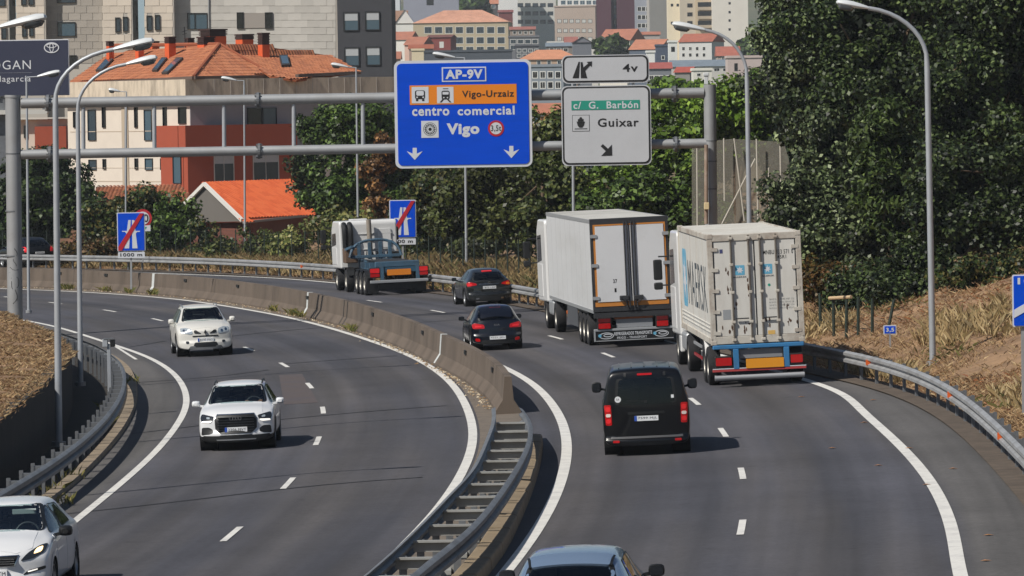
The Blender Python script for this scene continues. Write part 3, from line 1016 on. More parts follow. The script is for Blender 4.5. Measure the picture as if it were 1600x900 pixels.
for (x0, y0, x1, y1, r) in ((33, 161.5, 1100, 145, .185), (33, 241.5, 1104, 224, .17)):
    mb = MB(); mb.tube([P(x0, y0, GD), P((x0 + x1) / 2, (y0 + y1) / 2, GD), P(x1, y1, GD)], r, 22)
    mb.build('cross_tube', M_GALV, gan, smooth=True)
for px, y, r in ((75, 161, .3), (403, 156.5, .28), (1054, 147, .3), (78, 241, .28), (405, 236, .28), (1056, 225.5, .28)):
    a, b = P(px - 2, y, GD), P(px + 2, y, GD)
    mb = MB(); mb.tube([a, b], r, 20)
    for k in range(8):
        an = k * math.pi / 4
        c = (a + b) / 2 + np.array([0, math.cos(an), math.sin(an)]) * (r - .05)
        mb.box(c, (.22, .05, .05))
    mb.build('flange', M_RAILD, gan)
for px in (130, 241, 350, 459, 567):
    mb = MB(); mb.tube([P(px, 158, GD), P(px + .4, 238, GD)], .075, 14)
    mb.build('strut', M_LAMP, gan, smooth=True)
mb = MB(); mb.tube([P(1103.5, 350, GD - .35), P(1103.5, 226, GD - .35)], .07, 10); mb.build('cable_pipe', mat('rusty_pipe', '8a7564', 0.8, noise=.2, nscale=3, dirt='b0aaa2', dscale=1.5, damt=.7), gan, smooth=True)
p = P(1104, 322, GD - .45); mb = MB(); mb.box(p, (.18, .12, .25)); mb.build('junction_box', mat('cream_box', 'c9b58c', .6), gan, bevel=.02)
mb = MB(); p = P(1103.5, 125, GD); mb.box(p, (.14, .14, .3)); mb.box(p + np.array([0, 0, .2]), (.2, .2, .12)); mb.build('sensor', M_LAMPH, gan, bevel=.02)
# scrawled graffiti tag on the left post (dark paint following its curve)
mb = MB()
for q in ([(-.17, .1), (.1, .35), (-.05, .55), (.14, .75), (.02, .95)], [(-.12, -.1), (.12, -.05), (.14, -.4), (-.08, -.5), (-.1, -.2)], [(.02, -.5), (.1, -.8), (-.06, -1.0)], [(-.16, .3), (-.02, .18), (.16, .2)]):
    c = P(22.5, 430, GD)
    pl = []
    for (a, z) in q:
        th = a / .27; pl.append((c[0] + .272 * math.sin(th) + .02, c[1] - .272 * math.cos(th), c[2] + z))
    mb.tube(crom(pl, .06, 2), .012, 4)
mb.build('graffiti', M_INK, lpst)

# ---- sign panels, drawn in photo pixels at their own distance
def sign_frame(px, py, D, yaw=0.0):
    return frm(P(px, py, D), (math.cos(yaw), math.sin(yaw), 0), (0, 0, 1))
class Sign:
    """a flat panel whose drawing is given in photo pixels around (cx, cy)"""
    def __init__(s, cx, cy, D, yaw=0.0):
        s.cx, s.cy, s.D, s.k = cx, cy, D, D / FPX
        s.F = sign_frame(cx, cy, D, yaw)
        s.ca = 1 / max(.3, math.cos(yaw))
    def p(s, x, y):
        d = ray(x, y); n = np.array(s.F.col[2][:3]); o = np.array(s.F.col[3][:3])
        q = CAM + d * ((o - CAM) @ n / (d @ n)) - o
        return (float(q @ np.array(s.F.col[0][:3])), float(q[2]))
    def rect(s, x0, y0, x1, y1, r, t0, t1, mb, mi=0):
        a, b = s.p(x0, y1), s.p(x1, y0)
        poly = rpoly(a[0], a[1], b[0], b[1], r * s.k) if r else [(a[0], a[1]), (b[0], a[1]), b, (a[0], b[1])]
        mb.prism(poly, s.F, t0, t1, mi)
    def poly(s, pts, t0, t1, mb, mi=0):
        mb.prism([s.p(*q) for q in pts], s.F, t0, t1, mi)
    def disc(s, x, y, r, t0, t1, mb, mi=0, n=28):
        c = s.p(x, y); mb.prism(disc(c[0], c[1], r * s.k, n), s.F, t0, t1, mi)
    def ring(s, x, y, rx, ry, w, t0, t1, mb, mi=0, n=28, a0=0, a1=360):
        c = s.p(x, y); ringpath(mb, c[0], c[1], rx * s.k, ry * s.k, w * s.k, s.F, t0, t1, n, mi, a0, a1)
    def text(s, string, x0, y0, x1, y1, m, parent, t, bold=.03):
        a, b = s.p(x0, y1), s.p(x1, y0)
        return lettering(string, (a[0], a[1], b[0], b[1]), s.F, t, m, parent, bold)
M_SBLUE = mat('sign_blue', '0046c4', 0.7, spec=.1, noise=0.06, nscale=1.5, dirt='003cae', dscale=.6, damt=.5, stretch=(.4, 1, 3))
M_SWHITE = mat('sign_white', 'c3c6cb', 0.55, noise=0.03, nscale=2)
M_SGREY = mat('sign_pale_grey', 'b7b9bd', 0.55, noise=0.03, nscale=1.2, dirt='a6a8ab', dscale=.7, damt=.4)
M_SORANGE = mat('sign_orange', 'd87c10', 0.55)
M_STEAL = mat('sign_teal', '1f8a76', 0.55)
M_SRED = mat('sign_red', 'a81624', 0.5)
M_SBACK = mat('sign_back', '6b6e70', 0.6, .3)

sg = thing('overhead_sign', tuple(P(724, 177, GD - .5)), 'big blue overhead direction sign hanging on the gantry', 'road sign')
s = Sign(724, 177, GD - .5)
mb = MB(); s.rect(618, 92, 829.5, 263.5, 10, -.10, -.02, mb); mb.build('panel', M_SWHITE, sg)
mb = MB(); s.rect(622.5, 96.5, 825, 259, 7, -.02, 0, mb); mb.build('blue_face', M_SBLUE, sg)
mb = MB(); s.rect(690.5, 104, 759.5, 128, 0, 0, .012, mb); mb.build('frame', M_SWHITE, sg)
mb = MB(); s.rect(692.5, 106, 757.5, 126, 0, .012, .018, mb); mb.build('frame_field', M_SBLUE, sg)
s.text('AP-9V', 696, 108, 754, 124, M_SWHITE, sg, .024, .045)
mb = MB(); s.rect(640.5, 131, 807, 164, 0, 0, .012, mb); mb.build('orange_band', M_SORANGE, sg)
s.text('Vigo-Urzaiz', 722, 140.5, 803, 155.5, M_INK, sg, .018, .022)
mb = MB(); s.rect(643.5, 135.5, 669.5, 161.5, 0, .012, .018, mb); bp = mb.build('bus_pictogram', M_SWHITE, sg)
mb = MB()
s.rect(648.5, 141, 664, 155, 3, .018, .024, mb); s.rect(650, 155, 653.5, 158, 0, .018, .024, mb); s.rect(659.5, 155, 663, 158, 0, .018, .024, mb)
mb.build('bus_symbol', M_INK, bp)
mb = MB(); s.rect(650.5, 142, 662.2, 149.5, 2, .024, .028, mb); s.rect(650.5, 151, 653, 153, 0, .024, .028, mb); s.rect(660, 151, 662.5, 153, 0, .024, .028, mb); mb.build('bus_window', M_SWHITE, bp)
mb = MB(); s.rect(683, 135.5, 708.5, 161.5, 0, .012, .018, mb); bp = mb.build('train_pictogram', M_SWHITE, sg)
mb = MB(); s.rect(690, 141.5, 702.5, 155.5, 3, .018, .024, mb); s.rect(692, 138, 700.5, 139.2, 0, .018, .024, mb); s.poly([(691, 155), (694, 155), (690, 160), (687, 160)], .018, .024, mb); s.poly([(698, 155), (701, 155), (705.5, 160), (702.5, 160)], .018, .024, mb)
mb.build('train_symbol', M_INK, bp)
mb = MB(); s.rect(691.5, 143.5, 701, 147.8, 1, .024, .028, mb); s.disc(693.4, 152.5, 1.1, .024, .028, mb); s.disc(699.2, 152.5, 1.1, .024, .028, mb); mb.build('train_window', M_SWHITE, bp)
s.text('centro', 644, 167, 702, 181.5, M_SWHITE, sg, .006, .03)
s.text('comercial', 715, 165, 804, 180.5, M_SWHITE, sg, .006, .03)
s.text('Vigo', 698, 192, 749, 215, M_SWHITE, sg, .006, .05)
mb = MB(); s.rect(658.5, 188.5, 685, 215.5, 0, 0, .012, mb); bp = mb.build('city_pictogram', M_SWHITE, sg)
mb = MB()
for r in (10.5, 7.8): s.ring(672, 202, r, r, .7, .012, .016, mb)
s.disc(672, 202, 2.6, .012, .018, mb)
for k in range(16):
    a = k * math.pi / 8
    s.poly([(672 + 8.6 * math.cos(a - .09), 202 + 8.6 * math.sin(a - .09)), (672 + 8.6 * math.cos(a + .09), 202 + 8.6 * math.sin(a + .09)), (672 + 4.5 * math.cos(a + .1), 202 + 4.5 * math.sin(a + .1)), (672 + 4.5 * math.cos(a - .1), 202 + 4.5 * math.sin(a - .1))], .012, .016, mb)
mb.build('city_symbol', M_INK, bp)
mb = MB(); s.disc(775, 200.5, 12.6, 0, .012, mb); bp = mb.build('weight_roundel', M_SRED, sg)
mb = MB(); s.disc(775, 200.5, 9.3, .012, .018, mb); mb.build('roundel_field', M_SWHITE, bp)
s.text('3,5t', 767.2, 195.5, 783, 206.5, M_INK, bp, .024, .02)
def down_arrow(x, y):
    mb = MB()
    s.poly([(x - 3.2, y - 9), (x + 3.2, y - 9), (x + 3.2, y), (x - 3.2, y)], 0, .01, mb)
    s.poly([(x - 3.2, y), (x - 12.5, y - 3.8), (x, y + 10)], 0, .0101, mb); s.poly([(x + 3.2, y), (x + 12.5, y - 3.8), (x, y + 10)], 0, .0102, mb); s.poly([(x - 3.2, y), (x, y + 10), (x + 3.2, y)], 0, .0103, mb)
    mb.build('lane_arrow', M_SWHITE, sg)
down_arrow(648, 240); down_arrow(799, 237)
for x in (660, 724, 788):
    mb = MB(); mb.box(P(x, 190, GD - .25), (.1, .35, 2.6)); mb.build('bracket', M_GALV, sg)

sg = thing('overhead_sign', tuple(P(946, 171, GD - .5)), 'pale grey overhead exit sign hanging right of the blue one on the gantry', 'road sign')
s = Sign(947, 171, GD - .5)
mb = MB(); s.rect(878.5, 84.5, 1014, 131, 9, -.08, -.02, mb); mb.build('panel', M_SGREY, sg)
mb = MB(); s.rect(878.5, 132.5, 1016.5, 259.5, 9, -.08, -.02, mb); mb.build('panel', M_SGREY, sg)
def bordered(x0, y0, x1, y1, r, w):
    mb = MB(); s.rect(x0, y0, x1, y1, r, -.02, -.008, mb); mb.build('border', M_INK, sg)
    mb = MB(); s.rect(x0 + w, y0 + w, x1 - w, y1 - w, r - w * .6, -.008, 0, mb); mb.build('face', M_SGREY, sg)
bordered(879.8, 85.8, 1012.6, 129.2, 9, 2.6); bordered(880, 134, 1015, 257.5, 9, 2.6)
mb = MB()
s.poly([(894.5, 122), (904, 96.5), (906, 96.5), (904.5, 122)], 0, .01, mb)
s.poly([(907.5, 122), (907.2, 97), (910.2, 97), (911.5, 105.5), (919, 99), (916.5, 96.8), (925, 95.8), (924.5, 104.8), (922, 102.3), (914.3, 110.5), (917.5, 122)], 0, .01, mb)
mb.build('exit_symbol', M_INK, sg)
s.text('4v', 973, 99.5, 996.5, 112.5, M_INK, sg, .006, .022)
mb = MB(); s.rect(893, 156, 999.5, 172, 0, 0, .012, mb); mb.build('teal_band', M_STEAL, sg)
s.text('c/  G.  Barb\u00f3n', 896, 157.5, 997, 170.5, M_SWHITE, sg, .018, .02)
mb = MB(); s.rect(894.3, 179.5, 921, 205.5, 0, 0, .006, mb); bp = mb.build('port_pictogram', M_INK, sg)
mb = MB(); s.rect(895, 180.2, 920.3, 204.8, 0, .006, .012, mb); mb.build('pictogram_field', M_SGREY, bp)
mb = MB()
s.poly([(901, 190), (914, 190), (912.5, 196), (910, 199.5), (905, 199.5), (902.5, 196)], .012, .018, mb); s.rect(903, 186, 912, 190, 0, .012, .017, mb); s.poly([(904.5, 186), (910.5, 186), (908.5, 183), (906.5, 183)], .012, .018, mb); s.rect(898, 200.5, 917.5, 202, 0, .012, .018, mb)
mb.build('ship_symbol', M_INK, bp)
s.text('Guixar', 934, 184, 998, 198.5, M_INK, sg, .006, .02)
mb = MB()
s.poly([(938.5, 228.5), (942, 225), (952.5, 234.5), (949, 238.5)], 0, .01, mb); s.poly([(956, 226), (956.5, 243), (939.5, 243.5)], 0, .0103, mb)
mb.build('exit_arrow', M_INK, sg)
for x in (905, 990):
    mb = MB(); mb.box(P(x, 180, GD - .25), (.1, .35, 2.4)); mb.build('bracket', M_GALV, sg)

# ---- motorway-end signs
def motorway_end(name, x0, y0, x1, y1, D, base_py, label, dist, plate, yaw=0.0):
    cx, cy = (x0 + x1) / 2, (y0 + y1) / 2
    b = P(cx, base_py, D)
    t = thing(name, tuple(b), label, 'road sign', 'motorway end signs')
    s = Sign(cx, cy, D, yaw)
    mb = MB(); s.rect(x0, y0, x1, y1, 2, -.05, -.02, mb); mb.build('panel', M_SWHITE, t)
    mb = MB(); s.rect(x0 + 1.4, y0 + 1.4, x1 - 1.4, y1 - 1.4, 1, -.02, 0, mb); mb.build('blue_face', M_SBLUE, t)
    w, h = (x1 - x0), (y1 - y0)
    X = lambda a: x0 + a * w
    Y = lambda a: y0 + a * h
    mb = MB()
    s.poly([(X(.26), Y(.92)), (X(.43), Y(.92)), (X(.49), Y(.2)), (X(.40), Y(.2))], 0, .008, mb)
    s.poly([(X(.55), Y(.92)), (X(.74), Y(.92)), (X(.62), Y(.2)), (X(.53), Y(.2))], 0, .008, mb)
    s.poly([(X(.17), Y(.475)), (X(.83), Y(.475)), (X(.83), Y(.5)), (X(.17), Y(.5))], 0, .009, mb)
    s.poly([(X(.27), Y(.5)), (X(.33), Y(.5)), (X(.38), Y(.56)), (X(.35), Y(.56))], 0, .009, mb); s.poly([(X(.73), Y(.5)), (X(.67), Y(.5)), (X(.62), Y(.56)), (X(.65), Y(.56))], 0, .009, mb)
    mb.build('motorway_symbol', M_SWHITE, t)
    mb = MB(); s.poly([(X(.03), Y(.98)), (X(.16), Y(.98)), (X(.97), Y(.03)), (X(.82), Y(.03)), (X(.03), Y(.88))], .012, .02, mb); mb.build('red_bar', M_SRED, t)
    mb = MB(); s.rect(x0 + 1, y1 + .5, x1, y1 + 10.5, 0, -.05, -.01, mb); mb.build('distance_plate', M_SWHITE, t)
    s.text(dist, plate[0], y1 + 2, plate[1], y1 + 8, M_INK, t, -.002, .02)
    mb = MB(); a = P(cx, cy, D + .1); mb.beam((b[0], b[1] + .1, b[2]), (a[0], a[1], a[2]), .08, .08); mb.build('post', M_GALV, t)
motorway_end('motorway_end_sign', 183.5, 331.5, 226, 393, 223, 452, 'blue sign with a red bar standing at the median barrier', '1000 m', (188, 222))
motorway_end('motorway_end_sign', 609, 312, 649.5, 372, 219, 440, 'blue sign with a red bar half hidden by the white tractor unit', '1000 m', (611, 645))
# round limit sign behind the first one
D = 256
b = P(223, 398, D); t = thing('speed_limit_sign', tuple(b), 'round red rimmed speed limit sign peeking out behind the blue sign', 'road sign')
s = Sign(223, 340, D)
mb = MB(); s.disc(223, 341, 14.2, -.04, -.02, mb); mb.build('panel', M_SRED, t)
mb = MB(); s.disc(223, 341, 10.3, -.02, 0, mb); mb.build('face', M_SWHITE, t)
s.text('80', 215, 334.5, 232, 347.5, M_INK, t, .005, .02)
mb = MB(); s.rect(212, 352, 235, 361.5, 0, -.04, -.015, mb); mb.build('plate', M_SWHITE, t)
mb = MB(); s.poly([(225, 354.5), (229.5, 354.5), (227, 358.5)], -.015, -.005, mb); mb.build('green_arrow', M_STEAL, t)
mb = MB(); mb.beam(b + np.array([0, .1, -.4]), P(223, 341, D + .1), .07, .07); mb.build('post', M_GALV, t)
# kilometre marker
D = 140
b = P(1391, 557, D); t = thing('kilometre_marker', tuple(b), 'small blue kilometre marker on a post behind the right guardrail', 'road sign')
s = Sign(1390.5, 515, D)
mb = MB(); s.rect(1380.5, 508, 1400.5, 522.5, 1, -.03, -.01, mb); mb.build('panel', M_SWHITE, t)
mb = MB(); s.rect(1382, 509.5, 1399, 521, 0, -.01, 0, mb); mb.build('blue_face', M_SBLUE, t)
s.text('3,5', 1384.5, 512, 1397, 519.5, M_SWHITE, t, .005, .03)
mb = MB(); mb.beam(b + np.array([0, .05, -.3]), P(1390.5, 512, D + .05), .07, .05); mb.build('post', M_GALV, t)
# sign cut by the right edge of the picture
D = 112
b = P(1630, 640, D); t = thing('exit_countdown_sign', tuple(b), 'blue sign with white stripes at the right edge on the dry bank', 'road sign')
s = Sign(1625, 470, D)
mb = MB(); s.rect(1582.5, 428, 1668, 511, 3, -.06, -.02, mb); mb.build('panel', M_SWHITE, t)
mb = MB(); s.rect(1584.5, 430, 1666, 509, 2, -.02, 0, mb); mb.build('blue_face', M_SBLUE, t)
s.text('100 m', 1590, 433, 1655, 444.5, M_SWHITE, t, .005, .03)
mb = MB(); s.poly([(1584.5, 497), (1584.5, 484), (1640, 452), (1640, 465)], 0, .01, mb); mb.build('stripe', M_SWHITE, t)
for e in (-.4, .4):
    mb = MB(); mb.beam((b[0] + e, b[1] + .12, b[2] - .6), (b[0] + e, b[1] + .12, b[2] + 2.6), .1, .1); mb.build('post', M_GALV, t)

# ---- billboard
D = 300
t = thing('billboard', tuple(P(0, 330, D)), 'dark navy billboard with a white emblem above the gantry at the left', 'billboard')
s = Sign(0, 108, D)
M_NAVY = mat('billboard_navy', '2b2f45', 0.6, noise=0.04, nscale=1)
M_PRINT = mat('billboard_print', 'd2d4d8', 0.6)
mb = MB(); s.rect(-260, 61, 107, 154.5, 0, -.3, -.02, mb); mb.build('frame', M_PRINT, t)
mb = MB(); s.rect(-260, 62.5, 106, 154, 0, -.02, 0, mb); mb.build('poster', M_NAVY, t)
s.text('OGAN', -14, 94, 48, 109, M_PRINT, t, .02, -.004)
s.text('ilagarc\u00eda', -4, 118, 48, 131, M_PRINT, t, .02, .0)
mb = MB(); s.rect(-30, 113.2, 50, 114.6, 0, 0, .02, mb); mb.build('rule', M_PRINT, t)
mb = MB(); s.ring(80.5, 74.5, 11.8, 8.4, 1.5, 0, .03, mb); s.ring(80.5, 71.4, 8, 3.6, 1.2, 0, .031, mb); s.ring(80.5, 74.2, 3.4, 7.6, 1.2, 0, .032, mb); mb.build('emblem', M_PRINT, t)
mb = MB(); s.rect(-260, 171, 75, 183, 2, -.4, .5, mb); mb.build('catwalk', mat('catwalk_paint', 'bfbdb6', .6), t)
for x in (-40, 5):
    mb = MB(); mb.beam(P(x, 420, D + .5), P(x, 150, D + .5), .5, .4); mb.build('post', M_RAILD, t)
for x in (6, 68):
    mb = MB(); mb.beam(P(x, 172, D - .1), P(x, 155, D - .1), .12, .12); mb.build('bracket', M_RAILD, t)

# ================================================================ STREET LAMPS
def lamp(px_base, py_base, D, px_top, py_bend, px_head, py_head, r0, r1, label, z_base=None, head_len=1.0, style=0):
    b = P(px_base, py_base, D)
    if z_base is not None: b[2] = z_base
    t = thing('street_lamp', tuple(b), label, 'street lamp', 'street lamps along the motorway')
    bend = P(px_top, py_bend, D)
    hd = P(px_head, py_head, D)
    sgn = 1 if hd[0] > bend[0] else -1
    reach, rise = abs(hd[0] - bend[0]), hd[2] - bend[2]
    L = head_len
    nk = np.array([hd[0] - sgn * L * .5, hd[1], hd[2] - L * .12])
    pts = [b, b * .5 + bend * .5, bend * .98 + b * .02]
    if style == 0:
        for a in np.linspace(8, 80, 9):
            an = R_(a)
            pts.append(np.array([bend[0] + (nk[0] - bend[0]) * (1 - math.cos(an)) / (1 - math.cos(R_(80))) , bend[1], bend[2] + (nk[2] - bend[2]) * math.sin(an) / math.sin(R_(80))]))
        pts.append(nk)
    else:
        pts += [np.array([bend[0], bend[1], nk[2]])]
    n = len(pts)
    rr = [r0, r0 * .62 + r1 * .38, r0 * .3 + r1 * .7] + [r1 * .85] * (n - 3)
    mb = MB(); mb.tube(pts, rr, 14)
    if style: mb.tube([np.array([bend[0], bend[1], nk[2] - .02]), nk], r1 * .7, 8)
    mb.build('pole', M_LAMP, t, smooth=True)
    mb = MB(); mb.tube([b + np.array([0, 0, -.05]), b + np.array([0, 0, .06])], r0 * 1.9, 14); mb.build('base_plate', M_GALV, t)
    # head: flattened teardrop, slightly tilted up
    ax = Vector((sgn * L, 0, L * .2)).normalized()
    mb = MB()
    pr = [(0, .055), (.05, .075), (.25, .11), (.5, .145), (.8, .15), (.95, .11), (1.0, .03)]
    o = Vector(nk)
    vs, fs = [], []
    up = Vector((0, 1, 0)).cross(ax) * (1 if sgn < 0 else -1)
    up = up if up.z > 0 else -up
    for a, r in pr:
        for k in range(14):
            an = 2 * math.pi * k / 14
            vs.append(o + ax * a * L + Vector((0, 1, 0)) * r * math.cos(an) * 1.0 + up * r * math.sin(an) * (.75 if math.sin(an) > 0 else .45))
    m = len(pr)
    for i in range(m - 1):
        for k in range(14):
            fs.append((i * 14 + k, i * 14 + (k + 1) % 14, (i + 1) * 14 + (k + 1) % 14, (i + 1) * 14 + k))
    fs += [tuple(range(14)), tuple((m - 1) * 14 + k for k in range(14))]
    mb.add(vs, fs)
    h = mb.build('lamp_head', M_LAMPH, t, smooth=True)
    mb = MB()
    vs, fs = [], []
    for i, (a, r) in enumerate([(.45, .06), (.52, .12), (.7, .135), (.86, .12), (.93, .05)]):
        for k in range(8):
            an = math.pi + math.pi * k / 7
            vs.append(o + ax * a * L + Vector((0, 1, 0)) * r * math.cos(an) + up * (-.03 + r * math.sin(an) * 1.0))
    for i in range(4):
        for k in range(7): fs.append((i * 8 + k, i * 8 + k + 1, (i + 1) * 8 + k + 1, (i + 1) * 8 + k))
    mb.add(vs, fs); mb.build('lamp_glass', M_LAMPG, h, smooth=True)
lamp(92, 694, 117, 86.5, 158, 210, 69, .086, .058, 'tall curved lamp rising in front of the dark retaining wall, nearest of the left ones', head_len=.95)
lamp(126, 600, 143, 121.5, 172, 222, 94, .078, .055, 'second curved lamp by the far end of the retaining wall', head_len=.9)
lamp(45, 487, 205, 41.5, 124, 77, 115, .066, .035, 'slim lamp just right of the thick left gantry post', style=1, head_len=.95)
lamp(-70, 800, 100, -75, 130, 37, 33, .086, .058, 'lamp whose head alone enters at the upper left corner', head_len=.95)
lamp(196, 415, 268, 197.5, 143, 178, 141, .055, .031, 'thin lamp directly behind the left blue sign with the red bar', style=1, head_len=.6)
lamp(383, 407, 266, 381.5, 130, 357, 123, .066, .035, 'lamp in front of the small orange roofed house', style=1, head_len=.8)
lamp(560, 403, 250, 556.5, 110, 530, 102, .062, .035, 'lamp rising behind the white tractor unit', style=1, head_len=.85)
lamp(729, 432, 224, 726, 96, 693, 86, .066, .039, 'lamp standing below the blue overhead sign', style=1, head_len=1.0)
lamp(897, 465, 194, 894.5, 105, 884, 97, .066, .039, 'lamp behind the plain white trailer below the pale grey sign', style=1, head_len=.35)
lamp(1174, 556, 145, 1167, 118, 1075, 41, .078, .055, 'curved lamp rising behind the container truck', head_len=.95)
lamp(1457.5, 568, 133, 1448.5, 96, 1331, 7, .086, .066, 'big curved lamp on the dry bank at the right', head_len=.85)

# counter post with two small boxes behind the left guardrail
b = P(172, 638, 129); t = thing('detector_post', tuple(b), 'short grey post with two small boxes at its top behind the left guardrail', 'post')
mb = MB(); mb.beam(b, P(170, 537, 129), .11, .09); mb.build('post', M_LAMP, t, bevel=.01)
p = P(164.5, 536, 129); mb = MB(); mb.box(p, (.13, .2, .2)); mb.build('sensor_box', M_LAMP, t, bevel=.015)
p = P(176, 536, 129); mb = MB(); mb.box(p, (.12, .2, .18)); mb.build('sensor_box', M_BLACK, t, bevel=.015)
mb = MB(); p = P(170, 529.5, 129); mb.box(p, (.26, .22, .03)); mb.build('cap', M_RAILD, t)

# ================================================================ FENCES
M_FENCE = mat('dark_green_fence_paint', '1c2a22', 0.6)
def mesh_fence(path, step, h, label, name='mesh_fence', zf=None, lean=()):
    c = path[len(path) // 2]
    t = thing(name, (c[0], c[1], zf(c)), label, 'fence')
    s = arclen(path); proto = None; tops = []
    for i, q in enumerate(np.arange(0, s[-1], step)):
        p, _ = at_s(path, q); z = zf(p)
        tops.append((p[0], p[1], z))
        loc = Vector(np.array([p[0], p[1], z]) - WLOC[t.name])
        if proto is None:
            mb = MB(); mb.tube([(0, 0, -.2), (0, 0, h)], .032, 6); mb.box((0, 0, h), (.07, .07, .03))
            proto = mb.build('post', M_FENCE, None); proto.parent = t; proto.location = loc
        else:
            share(proto, 'post', t, loc=loc)
    mb = MB()
    for k in np.linspace(.08, h - .06, 9):
        mb.tube([(x, y, z + k) for x, y, z in tops], .0045, 3, cap=False)
    d = []
    for i in range(len(tops) - 1):
        a, b = np.array(tops[i]), np.array(tops[i + 1])
        for f in np.arange(.1, 1, .1):
            x = a * (1 - f) + b * f
            mb.beam(x + np.array([0, 0, .05]), x + np.array([0, 0, h - .05]), .005, .005)
    w = mb.build('wire_mesh', M_FENCE, t, kind='stuff')
def zbank(p):
    i = np.argmin(np.linalg.norm(VP[:, :2] - np.asarray(p)[:2], axis=1))
    d = np.linalg.norm(VP[i, :2] - np.asarray(p)[:2])
    return bank_z(p[0], p[1], d)
mesh_fence(cut(offset(PATH_OUT, 4.2), 184, 300), 2.1, 1.75, 'long dark green wire fence running behind the far guardrail', zf=zbank)
FR = [tuple(P(x, y, D)[:2]) for x, y, D in ((1272, 500, 158), (1300, 510, 152), (1340, 525, 147), (1385, 535, 143), (1400, 540, 140))]
fr = thing('mesh_fence', (P(1300, 515, 152)[0], 152, 1), 'short run of leaning dark green fence posts beside the container truck', 'fence')
for x0, y0, x1, y1, D in ((1281, 458, 1282, 510, 150), (1302, 468, 1303, 528, 148), (1323, 468, 1322, 530, 147), (1341, 464, 1341, 520, 146), (1363, 466, 1363, 537, 145), (1397, 468, 1383, 533, 144)):
    mb = MB(); mb.tube([P(x1, y1 + 6, D), P(x0, y0, D)], .045, 8); mb.build('post', M_FENCE, fr)
mb = MB()
for k in np.linspace(.1, .9, 8):
    mb.tube([P(x0 * k + x1 * (1 - k), y0 * k + y1 * (1 - k), D) for x0, y0, x1, y1, D in ((1281, 458, 1282, 510, 150), (1302, 468, 1303, 528, 148), (1323, 468, 1322, 530, 147), (1341, 464, 1341, 520, 146), (1363, 466, 1363, 537, 145))], .005, 3)
mb.build('wire', M_FENCE, fr, kind='stuff')
mb = MB(); mb.tube([P(1296, 466, 148), P(1330, 464, 147)], .05, 8); mb.build('rail', mat('pale_timber', 'b39a78', .8), fr)
# tall brown screen net with white poles
ND = 188
nf = thing('screen_net', tuple(P(1160, 420, ND)), 'tall brown screen net on thin pale poles behind the right gantry post', 'net')
def netp(pts, D=ND): 
    return [P(x, y, D) for x, y in pts]
for q in ([(1081, 222), (1146, 217), (1150, 440), (1081, 440)], [(1147, 217), (1225, 222), (1246, 300), (1246, 440), (1151, 440)]):
    mb = MB(); v = netp(q); n = len(v)
    mb.add(v + [x + np.array([0, .02, 0]) for x in v], [tuple(range(n)), tuple(range(2 * n - 1, n - 1, -1))] + [(i, (i + 1) % n, n + (i + 1) % n, n + i) for i in range(n)])
    mb.build('net_panel', netmat('screen_net_weave', '8a867b', .4), nf)
for x0, y0, x1, y1 in ((1131, 216, 1132, 314), (1147, 216, 1163, 345), (1182, 217, 1186, 420), (1201, 262, 1203, 420), (1219, 226, 1222, 420), (1128, 350, 1180, 248), (1089, 224, 1090, 420), (1235, 300, 1236, 420)):
    mb = MB(); mb.tube([P(x0, y0, ND - .3), P(x1, y1, ND - .3)], .028, 8); mb.build('pole', mat('pale_pole', 'b8b2a6', .7), nf)
# ================================================================ BUILDINGS
def plane3(a, b, c):
    n = np.cross(b - a, c - a); return a, n / np.linalg.norm(n)
def onplane(px, py, pl, off=0.0):
    o, n = pl
    if n @ (CAM - o) < 0: n = -n
    o = o + n * off
    d = ray(px, py)
    return CAM + d * ((o - CAM) @ n / (d @ n))
M_PANE = mat('window_pane', '2c3a45', 0.08, spec=0.8)
M_PANEB = mat('window_pane_sky', '425866', 0.08, spec=0.8)  # reflected sky is put into this bluer pane colour
M_PANEK = mat('window_pane_dark', '15191d', 0.1, spec=0.7)
M_WFRAME = mat('window_frame_white', 'c9c9c4', 0.5)
M_WFRAMED = mat('window_frame_dark', '1f2226', 0.5)
class Wall(Sign):
    def window(s, x0, y0, x1, y1, parent, t=0.0, pane=M_PANE, frame=M_WFRAMED, fw=1.2, split=1, blind=None):
        a, b = s.p(x0, y1), s.p(x1, y0)
        f = fw * s.k
        mb = MB()
        for q in ((a[0] - f, a[1] - f, a[0], b[1] + f), (b[0], a[1] - f, b[0] + f, b[1] + f), (a[0], a[1] - f, b[0], a[1]), (a[0], b[1], b[0], b[1] + f)):
            mb.prism([(q[0], q[1]), (q[2], q[1]), (q[2], q[3]), (q[0], q[3])], s.F, t - .02, t + .08)
        for k in range(1, split):
            c = a[0] + (b[0] - a[0]) * k / split
            mb.prism([(c - f * .4, a[1]), (c + f * .4, a[1]), (c + f * .4, b[1]), (c - f * .4, b[1])], s.F, t + .012, t + .05)
        w = mb.build('window', frame, parent)
        mb = MB(); mb.prism([(a[0], a[1]), (b[0], a[1]), (b[0], b[1]), (a[0], b[1])], s.F, t - .01, t + .012); mb.build('pane', pane, w)
        if blind:
            zb = a[1] + (b[1] - a[1]) * (1 - blind)
            mb = MB(); mb.prism([(a[0] + f * .2, zb), (b[0] - f * .2, zb), (b[0] - f * .2, b[1]), (a[0] + f * .2, b[1])], s.F, t + .012, t + .03); mb.build('blind', mat('roller_blind', 'a9adb0', .7), w)
        return w

